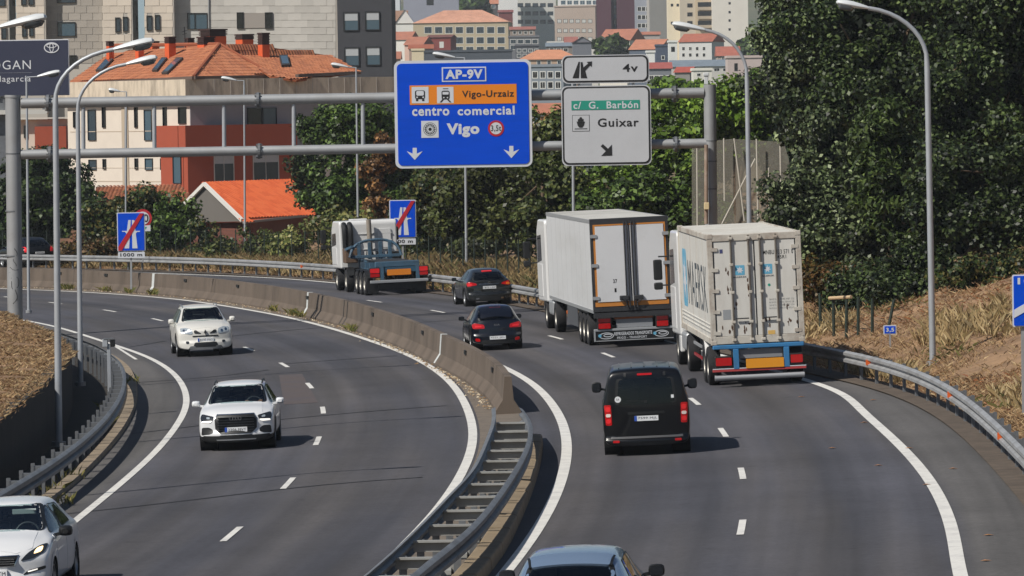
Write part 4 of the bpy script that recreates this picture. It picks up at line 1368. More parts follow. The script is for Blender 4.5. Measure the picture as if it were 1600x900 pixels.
# ---- tall stone clad block at upper left
TD = 400.0
tb = thing('apartment_building', tuple(P(230, 330, TD)), 'tall apartment block clad in pale stone panels at the upper left', 'building')
M_CREAM = mat('cream_stone', 'cfc3b4', 0.85, noise=0.06, nscale=1.2)
M_GREYST = mat('grey_stone', 'a19a91', 0.85, noise=0.08, nscale=1.0)
M_PALEST = mat('pale_stone', 'bdb9b2', 0.85, noise=0.07, nscale=1.0)
M_JOINT = mat('panel_joint', 'b3ada4', 0.9)
def block(x0, x1, ytop, ybot, D, depth, name, m, parent):
    a, b = P(x0, ybot, D), P(x1, ytop, D)
    a2 = P(x0, ytop, D)
    mb = MB(); mb.bx(a2[0], b[0], D, D + depth, a[2], b[2])
    return mb.build(name, m, parent)
block(-70, 526, -90, 400, TD, 14, 'main_wall', M_JOINT, tb)
bays = ((-70, 12), (25, 69), (160, 205), (226, 270))
for x0, x1 in bays: block(x0, x1, -90, 400, TD - 1.0, .99, 'bay', M_JOINT, tb)
wins = [  # x0,y0,x1,y1, depth offset, pane
    (305, 21, 323, 45, 0, M_PANEB), (91, 35, 117, 56, 0, M_PANEB), (90, -14, 117, 4, 0, M_PANE), (371, 20, 380, 44, 0, M_PANEK), (415, 20, 425, 44, 0, M_PANEK),
    (294, 21, 304, 45, 0, M_PANEB), (108, 87, 119, 103, 0, M_PANEK), (294, -35, 323, -12, 0, M_PANEB),
    (181, 28, 187, 49, 1, M_PANE), (193, 27, 199, 48, 1, M_PANE), (230, 25, 236.5, 47, 1, M_PANE), (243, 24, 249, 46, 1, M_PANE),
    (35.5, 38, 40.5, 57, 1, M_PANE), (46.5, 37, 51.5, 56, 1, M_PANE), (34, -15, 40, 7, 1, M_PANE), (45, -15, 51.5, 7, 1, M_PANE), (3, 42, 9, 60, 1, M_PANE), (-2, -10, 7, 9, 1, M_PANE),
    (214.5, 26, 217, 47, 0, M_PANEK), (21, -12, 24, 8, 0, M_PANEK)]
w0, w1 = Wall(300, 50, TD), Wall(200, 50, TD - 1.0)
for x0, y0, x1, y1, d, pn in wins:
    (w1 if d else w0).window(x0, y0, x1, y1, tb, .05, pn, fw=.8)
def panels(x0, x1, y0, y1, pw, ph, wl, m, stag=True):
    out = []
    rows = int(round((y1 - y0) / ph))
    for r in range(rows):
        ya, yb = y0 + r * ph, y0 + (r + 1) * ph
        x = x0 - (pw / 2 if stag and r % 2 else 0)
        while x < x1 - .5:
            segs = [(max(x, x0), min(x + pw, x1))]
            for q in wins:
                if (q[4] == 1) != (wl is w1): continue
                if min(yb, q[3]) - max(ya, q[1]) > .4 * ph:
                    ns = []
                    for u, v in segs:
                        if q[2] <= u or q[0] >= v: ns.append((u, v))
                        else:
                            if q[0] - u > 1.5: ns.append((u, q[0] - .8))
                            if v - q[2] > 1.5: ns.append((q[2] + .8, v))
                    segs = ns
            for u, v in segs:
                if v - u > 1: out.append((u, ya, v, yb, wl, m))
            x += pw
    return out
pl = []
pl += panels(270, 525, -2, 98, 20, 11.2, w0, M_PALEST)
pl += panels(69, 160, -2, 98, 19, 11.2, w0, M_GREYST)
pl += panels(205, 226, -2, 64, 21, 11.2, w0, M_GREYST, False) + panels(12, 25, -2, 64, 13, 11.2, w0, M_GREYST, False)
for x0, x1 in ((-4, 12), (25, 69), (160, 205), (226, 270)): pl += panels(x0, x1, -2, 76, 23, 11.2, w1, M_CREAM)
M_PVAR = {}
def pvar(m, i):
    k = (m.name, i)
    if k not in M_PVAR:
        c = m.copy(); c.name = m.name + '_shade_%d' % i
        for n in c.node_tree.nodes:
            if n.type == 'VECT_MATH':
                n.inputs[0].default_value = [v * (0.93 + .05 * i) for v in n.inputs[0].default_value]
        M_PVAR[k] = c
    return M_PVAR[k]
pmesh = {}
for i, (u, ya, v, yb, wl, m) in enumerate(pl[:295]):
    a, b = wl.p(u + .18, yb - .16), wl.p(v - .18, ya + .16)
    key = (round(b[0] - a[0], 1), round(b[1] - a[1], 2), m.name, random.randrange(4))
    c = wl.F @ Vector(((a[0] + b[0]) / 2, (a[1] + b[1]) / 2, 0))
    loc = Vector(np.array(c) - WLOC[tb.name])
    if key not in pmesh:
        mb = MB(); mb.bx(-key[0] / 2, key[0] / 2, -.03, 0, -key[1] / 2, key[1] / 2)
        o = mb.build('stone_panel', pvar(m, key[3]), None); o.parent = tb; o.location = loc
        pmesh[key] = o
    else:
        share(pmesh[key], 'stone_panel', tb, loc=loc)
rest = pl[295:]
for m in {q[5].name for q in rest}:
    mb = MB()
    for (u, ya, v, yb, wl, mm) in rest:
        if mm.name == m: wl.rect(u + .25, ya + .22, v - .25, yb - .22, 0, -.02, .03, mb)
    mb.build('stone_panels', MATS[m], tb, kind='stuff')
# taupe panel between the two slit windows, open window, glass strips
mb = MB(); w0.rect(381, 20, 414, 44, 0, 0, .085, mb); mb.build('infill_panel', mat('taupe_panel', '98918a', .8), tb)
M_STRIPB = mat('pale_blue_glazing', '9fb4bf', 0.3, spec=.6)
for x0, x1 in ((26, 31), (217, 225)):
    mb = MB(); Wall(x0, 50, TD - .6).rect(x0, -40, x1, 62, 0, -.3, .3, mb); mb.build('glazed_strip', M_STRIPB, tb)
a = P(345, -30, TD - .1); mb = MB(); mb.tube([P(326, -30, TD - .1), P(326, 20, TD - .1), P(326.5, 44, TD - .1)], .06, 6); mb.build('drain_pipe', M_GALV, tb)
# dark slate wing
dk = thing('apartment_building', tuple(P(568, 330, TD)), 'dark slate coloured building with four square windows beside the pale block', 'building')
M_SLATE = mat('slate_cladding', '3c3d42', 0.8, noise=0.08, nscale=1.5)
block(525, 610, -90, 400, TD - .6, 14, 'wall', M_SLATE, dk)
wd = Wall(568, 50, TD - .6)
for x0, y0, x1, y1 in ((538, 20, 559, 47), (572, 19, 592, 46), (539.5, 75, 560, 102), (573, 74, 593, 101), (538, -36, 559, -9), (572, -36, 592, -9)):
    wd.window(x0, y0, x1, y1, dk, .0, M_PANEB, M_WFRAMED, 1.5, blind=.45)

# ---- orange tiled roofs: rows of barrel tiles in real relief
M_TILE = leafmat('clay_tiles', ['9a5e42', 'a56848', 'b07352', 'a0664a', '905a42'], 0.75, 0.0)
M_TILEF = mat('roof_underlay', '8a4c2c', 0.9)
M_TILEB = leafmat('bright_clay_tiles', ['b8532e', 'c25b32', 'c66238', 'b54f2a'], 0.7, 0.0)
def tiled(name, poly, parent, tw=.26, tl=.42, tile=M_TILE, under=M_TILEF, lift=.06, step=.035):
    poly = [np.array(p) for p in poly]
    o, n = plane3(poly[0], poly[1], poly[2])
    if n[2] < 0: n = -n
    down = np.array([0, 0, -1.0]) - n * (-n[2]); down /= np.linalg.norm(down)
    ac = np.cross(down, n)
    uv = np.array([((p - o) @ ac, (p - o) @ down) for p in poly])
    mb = MB(); m = len(poly)
    flat = [o + ac * u + down * v for u, v in uv]
    mb.add(flat + [p - n * .12 for p in flat], [tuple(range(m)), tuple(range(2 * m - 1, m - 1, -1))] + [(i, (i + 1) % m, m + (i + 1) % m, m + i) for i in range(m)])
    r = mb.build('roof', under, parent)
    def inside(u, v):
        c = False; j = m - 1
        for i in range(m):
            if (uv[i, 1] > v) != (uv[j, 1] > v) and u < (uv[j, 0] - uv[i, 0]) * (v - uv[i, 1]) / (uv[j, 1] - uv[i, 1]) + uv[i, 0]: c = not c
            j = i
        return c
    V, F = [], []
    us = np.arange(uv[:, 0].min(), uv[:, 0].max(), tw); vs = np.arange(uv[:, 1].min(), uv[:, 1].max(), tl)
    prof = [(-.5, .0), (-.28, .7), (.0, 1.0), (.28, .7), (.5, .0)]
    for u in us:
        for v in vs:
            uc, vc = u + tw / 2, v + tl / 2
            if not inside(uc, vc): continue
            k = len(V); j1, j2 = random.uniform(.92, 1.08), random.uniform(-.006, .006)
            for vv, hh in ((v - .03, .012), (v + tl, step)):
                for a, h in prof:
                    q = o + ac * (uc + a * tw * .98 + j2) + down * vv + n * (hh + h * lift * j1)
                    V.append(q)
            for i in range(4): F.append((k + i, k + i + 1, k + 6 + i, k + 5 + i))
    t = npmesh('roof_tiles', V, F, tile, r)
    t['kind'] = 'stuff'
    return r, (o, n)

D0 = 318.0
ob = thing('tiled_roof_building', tuple(P(297, 330, D0)), 'cream stone building with orange tiled roof and many chimneys left of the ivy', 'building')
AL = R_(55)
e1 = np.array([-math.cos(AL), math.sin(AL), 0]); e2 = np.array([math.sin(AL), math.cos(AL), 0])
C0 = P(297, 200, D0)
yl, yr = R_(-55), R_(35)
WL = Wall(297, 200, D0, yl); WR = Wall(297, 200, D0, yr)
def la(px): return -WL.p(px, 200)[0]      # length along the left wall to a photo column
def lb(px): return WR.p(px, 200)[0]
def zof(py): return P(297, py, D0)[2]
def ebox(a0, a1, b0, b1, z0, z1, name, m, parent, bevel=0):
    mb = MB()
    q = [C0 + e1 * a + e2 * b for a, b in ((a0, b0), (a1, b0), (a1, b1), (a0, b1))]
    mb.add([(x[0], x[1], z0) for x in q] + [(x[0], x[1], z1) for x in q], [(0, 1, 2, 3), (4, 5, 6, 7), (0, 1, 5, 4), (1, 2, 6, 5), (2, 3, 7, 6), (3, 0, 4, 7)])
    return mb.build(name, m, parent, bevel=bevel)
M_OCREAM = mat('cream_render', 'c9c0b4', 0.85, noise=0.06, nscale=.8)
M_STAIN = mat('stained_parapet', 'c3b6a3', 0.9, noise=0.1, nscale=2, dirt='5d564c', dscale=1.1, damt=.7, stretch=(1.5, 1.5, .35))
M_GREYR = mat('grey_render', '8d8d92', 0.85, noise=.06, nscale=1)
M_REDR = mat('brick_red_render', '96452e', 0.8, noise=.06, nscale=2)
A1, B1 = la(106), lb(604)
ebox(0, A1, 0, B1, -3, zof(128), 'wall', M_OCREAM, ob)
ebox(-.06, -.005, 0, B1, zof(240), zof(150), 'grey_wall', M_GREYR, ob)
ebox(-.75, A1 + .3, -.75, -.01, zof(151), zof(124), 'parapet', M_STAIN, ob)
ebox(-.75, -.07, .0, B1 + .3, zof(151.5), zof(123.5), 'parapet', M_STAIN, ob)
for k in range(1, 12):
    b = lb(300) + (B1 - lb(300)) * k / 12
    ebox(-.765, -.752, b - .02, b + .02, zof(151), zof(124), 'parapet_joint', M_JOINT, ob)
a1, b1_ = la(262), lb(452)
ebox(-.9, -.061, -.9, b1_, zof(237), zof(196), 'red_balcony', M_REDR, ob)
ebox(0, a1, -.9, -.011, zof(237), zof(196), 'red_balcony', M_REDR, ob)
ebox(-.55, -.061, -.55, b1_ + .3, -3, zof(239), 'red_wall', M_REDR, ob)
ebox(0, a1, -.55, -.011, -3, zof(239), 'red_wall', M_REDR, ob)
class OW(Wall): pass
WL2 = Wall(297, 200, D0, yl)
for x0, y0, x1, y1, pn in ((139, 172, 150, 219, M_PANE), (161, 168, 165, 199, M_PANEK), (116, 175, 119, 199, M_PANEK), (211.5, 168, 215, 199, M_PANEK), (227, 172, 237, 219, M_PANEB), (256, 168, 260.5, 197, M_PANEK), (280, 168, 291, 193, M_PANEK),
                           (140, 250, 151, 265, M_PANE), (162, 249, 166, 264, M_PANEK), (212, 248, 216, 264, M_PANEK), (228, 248, 239, 265, M_PANEB), (252, 248, 257, 265, M_PANEK)):
    WL2.window(x0, y0, x1, y1, ob, .0, pn, M_WFRAMED, .6)
for x0, x1 in ((193, 200),):
    mb = MB(); WL2.rect(x0, 152, x1, 300, 0, 0, .06, mb); mb.build('pilaster', mat('taupe_stone', 'a79a88', .9), ob)
mb = MB(); mb.tube([WL2.F @ Vector((*WL2.p(199, 152), .12)), WL2.F @ Vector((*WL2.p(199, 300), .12))], .08, 8); mb.build('drain_pipe', M_GALV, ob)
for y in (205, 236, 262, 283):
    mb = MB(); WL2.rect(110, y, 262, y + .5, 0, 0, .02, mb); mb.build('render_joint', mat('cream_joint', 'b3a594', .9), ob)
WRr = Wall(297, 200, D0, yr)
WRr.window(386, 169, 408, 195, ob, .06, M_PANEK, M_WFRAMED, .8); WRr.window(410, 169, 430, 195, ob, .06, M_PANEB, M_WFRAMED, .8)
off = C0 - e1 * .55
class WOff(Wall):
    def __init__(s, o, yaw):
        s.D = o[1]; s.k = s.D / FPX; s.F = frm(o, (math.cos(yaw), math.sin(yaw), 0), (0, 0, 1)); s.cx = s.cy = 0; s.ca = 1
WRo = WOff(C0 - e1 * .55, yr); WLo = WOff(C0 - e2 * .55, yl)
WRo.window(335, 241, 364, 283, ob, .0, M_PANE, M_WFRAME, .8, 2, blind=.35); WRo.window(396, 241, 434, 282, ob, .0, M_PANE, M_WFRAME, .8, 2, blind=.3)
WLo.window(272, 241, 283, 286, ob, .0, M_PANEB, M_WFRAMED, .8)
# roofs
T = lambda x, y, D: P(x, y, D)
r1, plA = tiled('roof', [T(108, 130, 332), T(303, 120, 317.5), T(343, 70, 325), T(168, 72, 337)], ob)
r2, plB = tiled('roof', [T(303, 120, 317.5), T(426, 118, 323), T(343, 70, 325)], ob)
r3, plC = tiled('roof', [T(344, 70, 325.5), T(400, 71, 328), T(518, 87, 333), T(380, 90, 327)], ob)
r4, plD = tiled('roof', [T(378, 89, 326), T(518, 87, 331), T(562, 112, 327), T(464, 117, 321), T(424, 112, 321)], ob)
mb = MB(); mb.tube([T(303, 119, 317.4), T(343, 69, 324.9)], .12, 6); mb.tube([T(343, 69, 324.9), T(426, 117, 322.9)], .12, 6); mb.tube([T(168, 71, 337), T(343, 69, 325)], .12, 6)
mb.build('ridge_tiles', mat('ridge_tile', '8a4a2e', .8), ob, kind='stuff')
mb = MB(); mb.beam(T(112, 131.5, 332), T(303, 121.5, 317.2), .25, .2); mb.beam(T(303, 121.5, 317.2), T(426, 119.5, 322.8), .25, .2); mb.beam(T(464, 118.5, 321), T(562, 113.5, 327), .25, .2); mb.build('gutter', mat('gutter_dark', '5a4a42', .7), ob, kind='stuff')
for (x0, y0, x1, y1, x2, y2, x3, y3, plx, pn) in ((253, 116, 262, 116, 287, 92, 277, 92, plA, M_PANEB), (238, 112, 246, 112, 262, 92, 254, 92, plA, M_PANE), (150, 112, 160, 112, 178, 94, 166, 94, plA, M_PANE), (440, 104, 453, 103.5, 449, 88, 436, 88.5, plD, M_PANEB)):
    q = [onplane(*c, plx, .1) for c in ((x0, y0), (x1, y1), (x2, y2), (x3, y3))]
    n = plx[1] if plx[1][2] > 0 else -plx[1]
    mb = MB(); mb.add([p + n * .12 for p in q] + [p - n * .1 for p in q], [(0, 1, 2, 3), (7, 6, 5, 4), (0, 1, 5, 4), (1, 2, 6, 5), (2, 3, 7, 6), (3, 0, 4, 7)]); sk = mb.build('skylight', mat('skylight_frame', '3a3634', .6), ob)
    c = sum(q) / 4
    mb = MB(); mb.add([c + (p - c) * .78 + n * .13 for p in q], [(0, 1, 2, 3)]); mb.build('pane', pn, sk)
M_CHIM = mat('chimney_orange', 'cc5527', 0.8, noise=.08, nscale=2); M_CHIMC = mat('chimney_cap', '3b2622', 0.8, noise=.2, nscale=4)
for cx, w, yt, yc, yb, D in ((172, 13, 64, 72, 92, 334), (218, 15, 62, 73, 90, 331), (266, 19, 57, 68, 88, 327), (333, 46, 45, 57, 76, 333), (382, 31, 53, 62, 78, 331), (412, 20, 51, 70, 88, 327), (240, 19, 64, 71, 78, 338), (296, 17, 59, 70, 80, 335), (322, 30, 57, 70, 88, 326.5)):
    a, b = P(cx - w / 2, yb, D), P(cx + w / 2, yt, D); c = P(cx, yc, D)
    ww = abs(b[0] - a[0]); al = ww / (abs(e1[0]) + abs(e2[0]))
    def cb(z0, z1, s, nm, m, par):
        mb = MB(); q = [np.array([(a[0] + b[0]) / 2, D, 0]) + e1 * al * s * i + e2 * al * s * j for i, j in ((-.5, -.5), (.5, -.5), (.5, .5), (-.5, .5))]
        mb.add([(x[0], x[1], z0) for x in q] + [(x[0], x[1], z1) for x in q], [(0, 1, 2, 3), (4, 5, 6, 7), (0, 1, 5, 4), (1, 2, 6, 5), (2, 3, 7, 6), (3, 0, 4, 7)])
        return mb.build(nm, m, par)
    ch = cb(a[2] - .4, c[2], .9, 'chimney', M_CHIM, ob)
    cb(c[2] + .001, b[2] - .1, .86, 'louvre', M_CHIMC, ch); cb(b[2] - .1, b[2], 1.0, 'cap', M_CHIMC, ch)
    for k in range(1, 4):
        z = c[2] + (b[2] - .1 - c[2]) * k / 4
        cb(z - .03, z + .03, .97, 'louvre_blade', M_CHIMC, ch)
mb = MB(); mb.tube([P(290, 75, 333), P(288, 42, 333)], .03, 5); mb.tube([P(284, 50, 333), P(293, 47, 333)], .02, 4); mb.tube([P(285, 54, 333), P(292, 52, 333)], .02, 4); mb.build('aerial', M_INK, ob)
# cream annex with a small red box at far left
an = thing('annex_building', tuple(P(70, 330, 338)), 'low cream building with a red box balcony below the billboard', 'building')
block(-40, 106, 186, 400, 338, 10, 'wall', M_OCREAM, an); block(-45, 108, 183, 187.5, 337.4, 10.4, 'coping', mat('coping_white', 'c6c2b8', .8), an)
block(54, 103, 197, 234, 336.6, 1.3, 'red_box', M_REDR, an)
wa = Wall(50, 230, 338)
for x0, y0, x1, y1 in ((0, 194, 8, 230), (10, 194, 18, 230), (38, 197, 42, 215), (30, 250, 46, 275), (60, 250, 90, 285)): wa.window(x0, y0, x1, y1, an, 0, M_PANE, M_WFRAMED, .6)
# garage with the low tiled roof
ga = thing('garage', tuple(P(230, 350, 292)), 'low garage with a plain orange tiled roof behind the bushes', 'building')
block(172, 300, 312, 420, 290, 6, 'wall', M_OCREAM, ga)
tiled('roof', [T(150, 292, 294), T(282, 289.5, 294), T(304, 314, 289.5), T(150, 318, 289.5)], ga, tw=.22, tl=.4)
# small house, bright orange roof, grey gable
hs = thing('small_house', tuple(P(390, 400, 276)), 'small house with bright orange roof and grey gable behind the wire fence', 'house')
ap, rb, lbp = T(322, 289, 276), T(381, 346, 272), T(264, 348, 279.5)
rg, er = T(458, 285, 283), T(492, 334, 278)
tiled('roof', [ap, rb + np.array([0, -.15, 0]), er, rg], hs, tw=.27, tl=.5, lift=.085, step=.018, tile=M_TILEB, under=mat('bright_roof_base', 'b04a20', .9))
mb = MB(); q = [ap, rb, lbp]; bk = e2 * 0 + np.array([.25, .35, 0]); mb.add(q + [p + bk for p in q], [(0, 1, 2), (5, 4, 3), (0, 1, 4, 3), (1, 2, 5, 4), (2, 0, 3, 5)]); mb.build('gable', mat('gable_grey', '615d58', .9, noise=.05, nscale=1), hs)
for a, b in ((ap, rb), (ap, lbp)):
    mb = MB(); mb.beam(a + np.array([-.08, -.14, .06]), b + np.array([-.08, -.14, .06]), .14, .2); mb.build('bargeboard', mat('white_trim', 'd0cdc6', .6), hs)
def wallquad(a, b, z0, th, nm, m, par):
    d = b - a; nrm = np.array([d[1], -d[0], 0]) / np.hypot(d[0], d[1]) * th
    mb = MB(); mb.add([(a[0], a[1], z0), (b[0], b[1], z0), (b[0], b[1], b[2]), (a[0], a[1], a[2]), *( (p[0] - nrm[0], p[1] - nrm[1], z) for p, z in ((a, z0), (b, z0), (b, b[2]), (a, a[2])))],
           [(0, 1, 2, 3), (7, 6, 5, 4), (0, 1, 5, 4), (1, 2, 6, 5), (2, 3, 7, 6), (3, 0, 4, 7)]); return mb.build(nm, m, par)
M_HWALL = mat('house_brown_wall', '6a4034', .9, noise=.15, nscale=2)
wallquad(rb + np.array([.3, .4, -.05]), er + np.array([-.2, .4, -.05]), -3, .3, 'front_wall', M_HWALL, hs)
wallquad(lbp + np.array([.3, 0, -.05]), rb + np.array([.2, .4, -.05]), -3, .3, 'side_wall', M_HWALL, hs)
mb = MB(); pk = [rg, T(495, 287, 287), T(495, 331, 287), er]; mb.add(pk + [p + np.array([0.2, .3, 0]) for p in pk], [(0, 1, 2, 3), (7, 6, 5, 4), (0, 1, 5, 4), (1, 2, 6, 5), (2, 3, 7, 6), (3, 0, 4, 7)]); mb.build('end_wall', mat('pinkish_wall', 'c4685a', .85, noise=.06, nscale=1), hs)
mb = MB(); mb.beam(rb + np.array([0, -.22, -.05]), er + np.array([0, -.1, -.05]), .14, .12); mb.build('gutter', mat('gutter_grey', '8a8580', .6), hs)

# ---- the town on the hill
def house(name, label, x0, x1, yt, yb, D, wall, roof=None, yaw=0.0, dp=10.0, win=None, cat='building', group='town houses on the hill', side=None):
    cx = (x0 + x1) / 2
    yw = R_(yaw)
    base = P(cx, yb, D)
    t = thing(name, tuple(base), label, cat, group)
    s = Wall(cx, yt, D, yw)
    a, b = s.p(x0, yb), s.p(x1, yt)
    F0 = s.F
    z0 = hill_z(D) - 6 - F0.translation.z
    z0 = min(z0, a[1])
    mw_ = mat('wall_' + wall, wall, .85, noise=.06, nscale=.25)
    mb = MB(); mb.prism([(a[0], z0), (b[0], z0), (b[0], b[1]), (a[0], b[1])], F0, -dp, 0); mb.build('wall', mw_, t)
    if roof:
        kind, yrd, rc = roof
        rm = mat('roof_' + rc, rc, .85, noise=.18, nscale=.9, dirt='6d4636' if rc not in ('6f7a84', '5c6066') else None, dscale=.2, damt=.35)
        zr = s.p(cx, yrd)[1]
        o = .25
        A = [(a[0] - o, b[1], o), (b[0] + o, b[1], o), (b[0] + o, b[1], -dp - o), (a[0] - o, b[1], -dp - o)]
        if kind == 'gable':
            Rr = [(a[0] - o, zr, -dp / 2), (b[0] + o, zr, -dp / 2)]
        elif kind == 'hip':
            h = min(dp / 2, (b[0] - a[0]) * .3); Rr = [(a[0] + h, zr, -dp / 2), (b[0] - h, zr, -dp / 2)]
        else:   # gable end towards the viewer
            Rr = [((a[0] + b[0]) / 2, zr, o), ((a[0] + b[0]) / 2, zr, -dp - o)]
        mb = MB(); vs = [F0 @ Vector(p) for p in A + Rr]
        if kind == 'front': mb.add(vs, [(0, 4, 5, 3), (1, 2, 5, 4), (0, 3, 2, 1)])
        else: mb.add(vs, [(0, 1, 5, 4), (2, 3, 4, 5), (1, 2, 5), (3, 0, 4), (0, 3, 2, 1)])
        rf = mb.build('roof', rm, t)
        if kind == 'front':
            mb = MB(); mb.prism([(a[0], b[1]), (b[0], b[1]), ((a[0] + b[0]) / 2, zr - .05)], F0, -.3, .02); mb.build('gable', mw_, t)
        if kind == 'gable' and abs(yaw) > 3:
            mb = MB(); vs = [F0 @ Vector(p) for p in ((b[0], b[1], 0), (b[0], b[1], -dp), (b[0], zr - .05, -dp / 2), (b[0] - .2, b[1], 0), (b[0] - .2, b[1], -dp), (b[0] - .2, zr - .05, -dp / 2))]; mb.add(vs, [(0, 1, 2), (5, 4, 3), (0, 1, 4, 3), (1, 2, 5, 4), (2, 0, 3, 5)]); mb.build('gable', mw_, t)
    else:
        mb = MB(); mb.prism([(a[0] - .15, b[1] + .001), (b[0] + .15, b[1] + .001), (b[0] + .15, b[1] + .4), (a[0] - .15, b[1] + .4)], F0, -dp - .1, .15); mb.build('parapet', mw_, t)
    if win:
        cols, rows, w, h, pane, fr = win
        pm = {'k': M_PANEK, 'b': M_PANEB, 'g': M_PANE, 'w': M_WFRAME}[pane]
        fm = M_WFRAME if fr == 'w' else M_WFRAMED
        key = None
        for y in rows:
            for x in cols:
                c = s.p(x, y)
                if key is None:
                    ww, hh = w * s.k, h * s.k
                    mb = MB(); f = .12
                    for q in ((-ww / 2 - f, -hh / 2 - f, -ww / 2, hh / 2 + f), (ww / 2, -hh / 2 - f, ww / 2 + f, hh / 2 + f), (-ww / 2, -hh / 2 - f, ww / 2, -hh / 2), (-ww / 2, hh / 2, ww / 2, hh / 2 + f), (-.04, -hh / 2, .04, hh / 2)):
                        mb.bx(q[0], q[2], -.12, .02, q[1], q[3], 0)
                    mb.bx(-ww / 2, ww / 2, -.05, .02, -hh / 2, hh / 2, 1)
                    key = mb.build('window', [fm, pm], None)
                    o = key; o.parent = t
                else:
                    o = share(key, 'window', t)
                M = F0 @ Matrix.Translation((c[0], c[1], 0)) @ Matrix(((1, 0, 0, 0), (0, 0, 1, 0), (0, -1, 0, 0), (0, 0, 0, 1))).inverted()
                M = Matrix.Translation(-Vector(WLOC[t.name])) @ M
                o.matrix_local = M
    return t
ar = lambda a, b, n: list(np.linspace(a, b, n))
H_ = house
OR, OR2, RD, SAL = 'ac7258', 'a06853', '925c52', 'bd8c74'
H_('apartment_block', 'beige apartment block with salmon hipped roof above the blue sign', 647, 794, 34, 130, 1250, 'b0a288', ('hip', 15, SAL), -4, 14, (ar(669, 783, 8), [47, 63, 78], 11, 9.5, 'g', 'w'))
H_('gable_house', 'white gabled house left of the beige apartment block', 620, 647, 36, 130, 1262, 'd2d2cf', ('front', 15, 'b0a8a0'), 0, 12)
mb = None
H_('apartment_block', 'lilac grey block partly hidden behind the salmon roof', 632, 716, -40, 100, 1480, '8d8f9c', None, 0, 12, ([672], [3], 10, 9, 'k', 'd'))
H_('apartment_block', 'narrow white block beside the dark slate building', 608, 624, -40, 100, 1500, 'cfd2d6', None, 0, 12)
H_('tiled_house', 'low brown roofed house beside the dark slate building', 606, 636, 33, 110, 1420, '7c6a60', ('gable', 16, '8a6a55'), 0, 10)
H_('tiled_house', 'white house with orange roof below the white gable', 607, 640, 62, 130, 1080, 'd8d4cc', ('gable', 49, OR2), -12, 9, ([616], [68], 5, 5, 'k', 'w'))
H_('tiled_house', 'small pink house with steep orange roof in front of the beige block', 633, 660, 70, 130, 1020, 'c9a898', ('gable', 57, OR2), -15, 8)
H_('brick_house', 'dark red brick house in front of the beige apartment block', 668, 704, 58, 130, 1120, '7a3a34', ('gable', 54, '6b4038'), -8, 8, ([690], [70], 5, 8, 'w', 'w'))
H_('workshop', 'long low dark shed just above the blue sign', 660, 800, 80, 130, 1000, '4a5058', None, 0, 8)
H_('shed', 'cream box shaped roof hut just above the blue sign', 644, 662, 79, 130, 960, 'd2c4a6', None, 0, 5)
H_('apartment_block', 'plain white end block right of the orange roofs', 777, 808, -40, 110, 1580, 'dad9d6', None, 0, 14)
H_('apartment_block', 'long white apartment block with three window rows at the top', 807, 868, -40, 110, 1600, 'c6c4bd', None, 0, 14, (ar(813, 860, 5), [8, 21, 34, -6], 7.5, 5, 'g', 'd'))
H_('brick_house', 'tiny red brown house before the white end block', 780, 801, 19, 100, 1450, '6e3a38', ('gable', 15, '7a4440'), 0, 8)
H_('tiled_house', 'orange roofed house at the very top between the trees', 746, 778, 6, 100, 1560, '4f4a4a', ('gable', -6, OR), 0, 10, ([753, 760, 771], [10], 4.5, 5, 'b', 'w'))
H_('tiled_house', 'row house with flat red roof right of the beige block', 798, 836, 46, 120, 1230, '8f7f74', ('gable', 41, RD), 0, 9, (ar(804, 830, 4), [51], 4, 4, 'k', 'w'))
H_('row_house', 'grey row house with glazed galleries right of the beige block', 796, 842, 58, 130, 1130, '6f7074', None, 0, 9, (ar(802, 836, 4), [65, 74], 8, 6, 'g', 'w'))
H_('tiled_house', 'bright orange hipped roof between the two overhead signs', 812, 906, 92, 150, 900, 'b59a84', ('hip', 77, 'bd8262'), 0, 12, (ar(826, 890, 5), [98, 108], 5, 6, 'g', 'w'))
H_('row_house', 'grey blue house with dark windows between the overhead signs', 828, 880, 104, 175, 760, '7b828a', None, -12, 10, (ar(836, 872, 4), [117, 133], 7, 9, 'k', 'w'))
H_('tiled_house', 'low orange roof seen between the overhead signs', 829, 880, 177, 230, 560, 'a89a8c', ('gable', 161, 'a86c54'), 0, 8, (ar(838, 874, 4), [186], 6, 8, 'b', 'w'))
H_('apartment_block', 'pinkish beige block with faded green top above the pale sign', 868, 930, 10, 120, 1520, 'b3a295', None, -3, 14, (ar(874, 922, 6), [33, 48, 61], 5.5, 5, 'w', 'd'))
H_('penthouse', 'white glazed penthouse on the pinkish beige block', 872, 938, -12, 12, 1530, 'cfd2d0', None, 0, 8, (ar(880, 930, 6), [4], 7, 6, 'b', 'w'))
H_('tower_block', 'dark maroon tower left of the pale blue glazed strip', 933, 954, -40, 100, 1490, '4b2a35', None, -10, 12)
H_('tower_block', 'pale blue glazed strip tower between two maroon walls', 953, 966, -40, 100, 1495, '9aa9b8', None, 0, 10, ([959], [18, 34, 4], 7, 8, 'g', 'd'))
H_('tower_block', 'dark maroon tower right of the pale blue glazed strip', 965, 995, -40, 100, 1488, '4b2a35', None, 0, 12)
H_('tower_block', 'grey tower with rows of dark glazing beside the maroon wall', 993, 1018, -40, 100, 1486, '9296a0', None, 0, 12, (ar(999, 1012, 3), [14, 40, 27], 5, 6, 'k', 'w'))
H_('tower_block', 'plain light grey tower slab left of the cream towers', 1016, 1046, -40, 110, 1484, '9c9994', None, 14, 14)
H_('tower_block', 'narrow cream tower with a bright blank wall', 1045, 1065, -40, 110, 1440, 'd9cdb4', None, 0, 12, ([1050, 1059], [8, 36], 2.5, 3, 'k', 'd'))
H_('tower_block', 'beige tower with a column of dark windows', 1064, 1090, -40, 110, 1436, 'b5ac9c', None, 0, 12, ([1078], [8.5, 22.5, 36, -6], 7, 5, 'k', 'd'))
